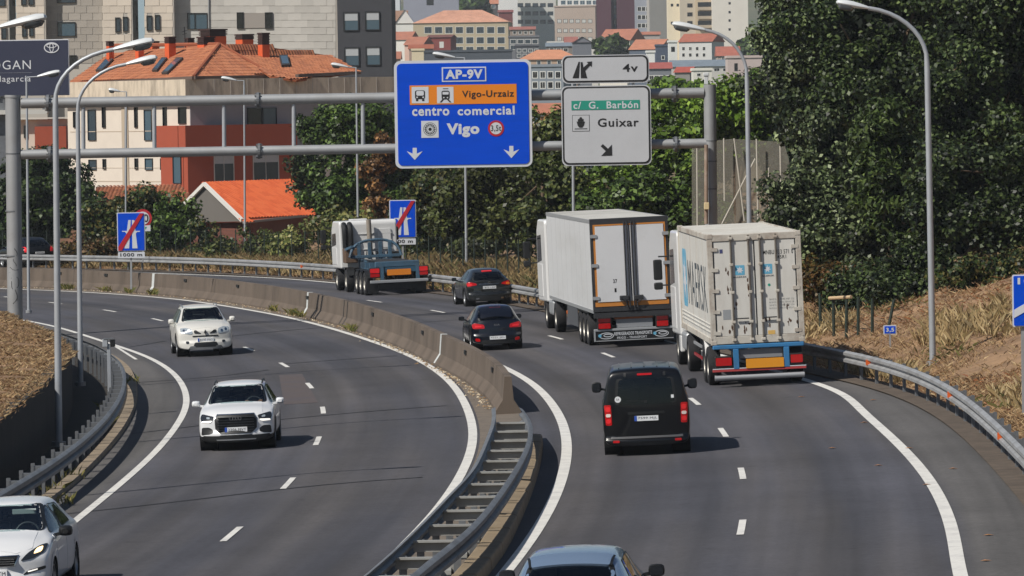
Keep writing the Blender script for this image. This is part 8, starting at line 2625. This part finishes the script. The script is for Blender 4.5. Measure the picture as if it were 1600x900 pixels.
    truck_wheels(t, (L - 2.3,), W + .02, .5, proto=pr); truck_wheels(t, (L + 1.5,), W + .04, .5, proto=pr)
    for sd in (1, -1):
        tbox(t, 'fuel_tank', L - 1.4, L + .2, sd * W - .5, sd * W, .5, 1.0, M_ALU, .08); tbox(t, 'cab_step', L + .4, L + 1.0, sd * W - .1, sd * W + .02, .4, .85, M_CABW, .03)
    tbox(t, 'tractor_frame', L - 3.2, L + 2.4, -.4, .4, .6, .84, M_CHASSIS)
container()

# ---- white tractor unit with an empty blue container chassis
def skeletal():
    t = thing('tractor_unit', None, 'white tractor unit pulling an empty blue container chassis under the blue sign', 'truck', M=vframe(0, 0, -10.2, XY=(-4.63, 207)))
    W = 1.2
    F = REAR(0)
    tbox(t, 'rear_beam', -.0, .25, -.95, .85, 1.14, 1.36, M_BLUEW, .02)
    for y in (.42, -.62): tbox(t, 'chassis_rail', .2, 6.8, y - .1, y + .1, .95, 1.33, M_BLUEW)
    for x in (1.2, 2.4, 3.6): tbox(t, 'cross_member', x, x + .15, -.9, .9, 1.05, 1.28, M_BLUEW)
    tbox(t, 'deck_plate', .26, 4.4, -.8, .6, 1.331, 1.35, M_CHASSIS)
    tbox(t, 'rear_panel', -.02, .04, -.82, .62, .92, 1.13, mat('dark_blue_steel', '22495f', .6, noise=.2, nscale=2))
    for y in (.6, -.86): tbox(t, 'beam_post', -.06, .06, y - .07, y + .07, .58, 1.2, M_BLUEW)
    pl(t, 'marker_plate', F, -.40, .80, .58, 1.04, .06, .075, mat('orange_marker_plate', 'cf7a1e', .45), .02)
    for y0, y1 in ((-1.12, -.68), (.90, 1.3)):
        tbox(t, 'lamp_housing', -.06, .1, -y1, -y0, .72, 1.13, M_BLACK, .02)
        pl(t, 'tail_light', F, y0 + .03, .92, y1 - .03, 1.1, .06, .08, M_REDHI, .03); pl(t, 'tail_light', F, y0 + .03, .76, y1 - .03, .89, .06, .08, M_RED, .03)
    tbox(t, 'underrun_beam', -.1, .02, -1.28, 1.1, .50, .62, M_ALU, .02); tbox(t, 'mud_flap', .1, .13, -1.2, -.75, .1, .6, M_BLACK); tbox(t, 'mud_flap', .1, .13, .75, 1.2, .1, .6, M_BLACK); tbox(t, 'tail_skirt', .05, .12, -.75, .75, .2, .5, M_CHASSIS)
    # gooseneck frame: arched blue bar on posts across the front of the chassis
    mb = MB(); mb.tube(crom([(5.2, 1.12, 1.45), (5.3, .95, 1.85), (5.4, .55, 2.08), (5.4, 0, 2.14), (5.4, -.55, 2.08), (5.3, -.92, 1.85), (5.2, -1.05, 1.45)], .12, 2), .06, 8); mb.build('headboard_arch', M_BLUEW, t, smooth=True)
    for y in (-.6, -.2, .25, .7): tbox(t, 'headboard_post', 5.3, 5.42, y - .07, y + .07, 1.34, 2.05, M_BLUEW, .01)
    tbox(t, 'headboard_rail', 5.28, 5.44, -1.0, 1.05, 1.4, 1.52, M_BLUEW, .01)
    mb = MB(); mb.beam((5.2, 1.0, 1.9), (6.2, 1.15, 1.75), .08, .1); mb.build('brace', M_BLUEW, t)
    # cab and what stands behind it
    c, piv = cab(t, 7.2, 2.1, 1.22, .95, 2.92, R_(1.5))
    tbox(t, 'roof_hatch', 8.0, 8.6, -.1, .6, 2.915, 2.98, M_CABW, .02)
    for z in (2.35, 2.05, 1.7): tbox(t, 'cab_rib', 7.165, 7.2, -1.0, .55, z, z + .03, M_CABW)
    tbox(t, 'rear_panel', 7.17, 7.2, -.95, -.4, 1.75, 2.55, M_CABW, .01)
    for y in (.78, 1.02):
        mb = MB(); mb.tube(crom([(7.0, y, 1.2), (7.0, y, 2.5), (7.05, y, 2.72), (7.25, y, 2.8)], .15, 2), .115, 10); mb.build('air_intake', M_BLACK, t, smooth=True)
    mb = MB(); mb.tube([(6.95, -.02, 1.35), (6.95, 0, 2.95)], .105, 12); mb.build('exhaust_stack', mat('exhaust_pipe', '8e857a', .6, .2, noise=.15, nscale=3), t, smooth=True)
    tbox(t, 'tool_box', 6.0, 6.8, .65, 1.18, 1.2, 1.8, mat('rusty_box', '5a4636', .8, noise=.2, nscale=3), .03); tbox(t, 'battery_box', 5.9, 6.7, -1.15, -.65, 1.0, 1.6, M_BLACK, .03)
    for y in (-.3, -.1, .1):
        mb = MB(); mb.tube(crom([(7.15, y, 1.6), (6.6, y * 2, 1.35), (5.9, y, 1.5), (5.45, y, 1.6)], .15, 2), .025, 6); mb.build('air_hose', M_BLACK, t, smooth=True)
    tbox(t, 'tractor_frame', 4.4, 9.2, -.42, .42, .65, .94, M_CHASSIS)
    pr = truck_wheels(t, (1.0, 2.1, 3.2), W, .47)
    truck_wheels(t, (6.0,), W + .02, .48, proto=pr); truck_wheels(t, (8.6,), W + .02, .48, proto=pr)
    for sd in (1, -1):
        for x in (1.0, 2.1, 3.2, 6.0):
            mb = MB(); n = 8
            for k in range(n + 1):
                a = R_(25 + 130 * k / n); mb.add([(x + .56 * math.cos(a), sd * W, .47 + .56 * math.sin(a)), (x + .56 * math.cos(a), sd * (W - .32), .47 + .56 * math.sin(a))], [])
            mb.f = [(2 * k, 2 * k + 1, 2 * k + 3, 2 * k + 2) for k in range(n)]; mb.m = [0] * n
            mb.build('mudguard', M_BLACK, t)
skeletal()
# ================================================================ AIR
hz = MB(); hz.bx(-900, 900, -30, 2300, -60, 170)
hm = bpy.data.materials.new('haze_air'); hm.use_nodes = True
hm.node_tree.nodes.remove(hm.node_tree.nodes['Principled BSDF'])
pv = hm.node_tree.nodes.new('ShaderNodeVolumePrincipled')
pv.inputs['Color'].default_value = (.82, .88, .96, 1)
pv.inputs['Density'].default_value = 0.0001
hm.node_tree.links.new(pv.outputs[0], hm.node_tree.nodes['Material Output'].inputs['Volume'])
meta(hz.build('haze', hm), 'thin pale summer haze over the town', kind='stuff')
scene.cycles.volume_bounces = 0
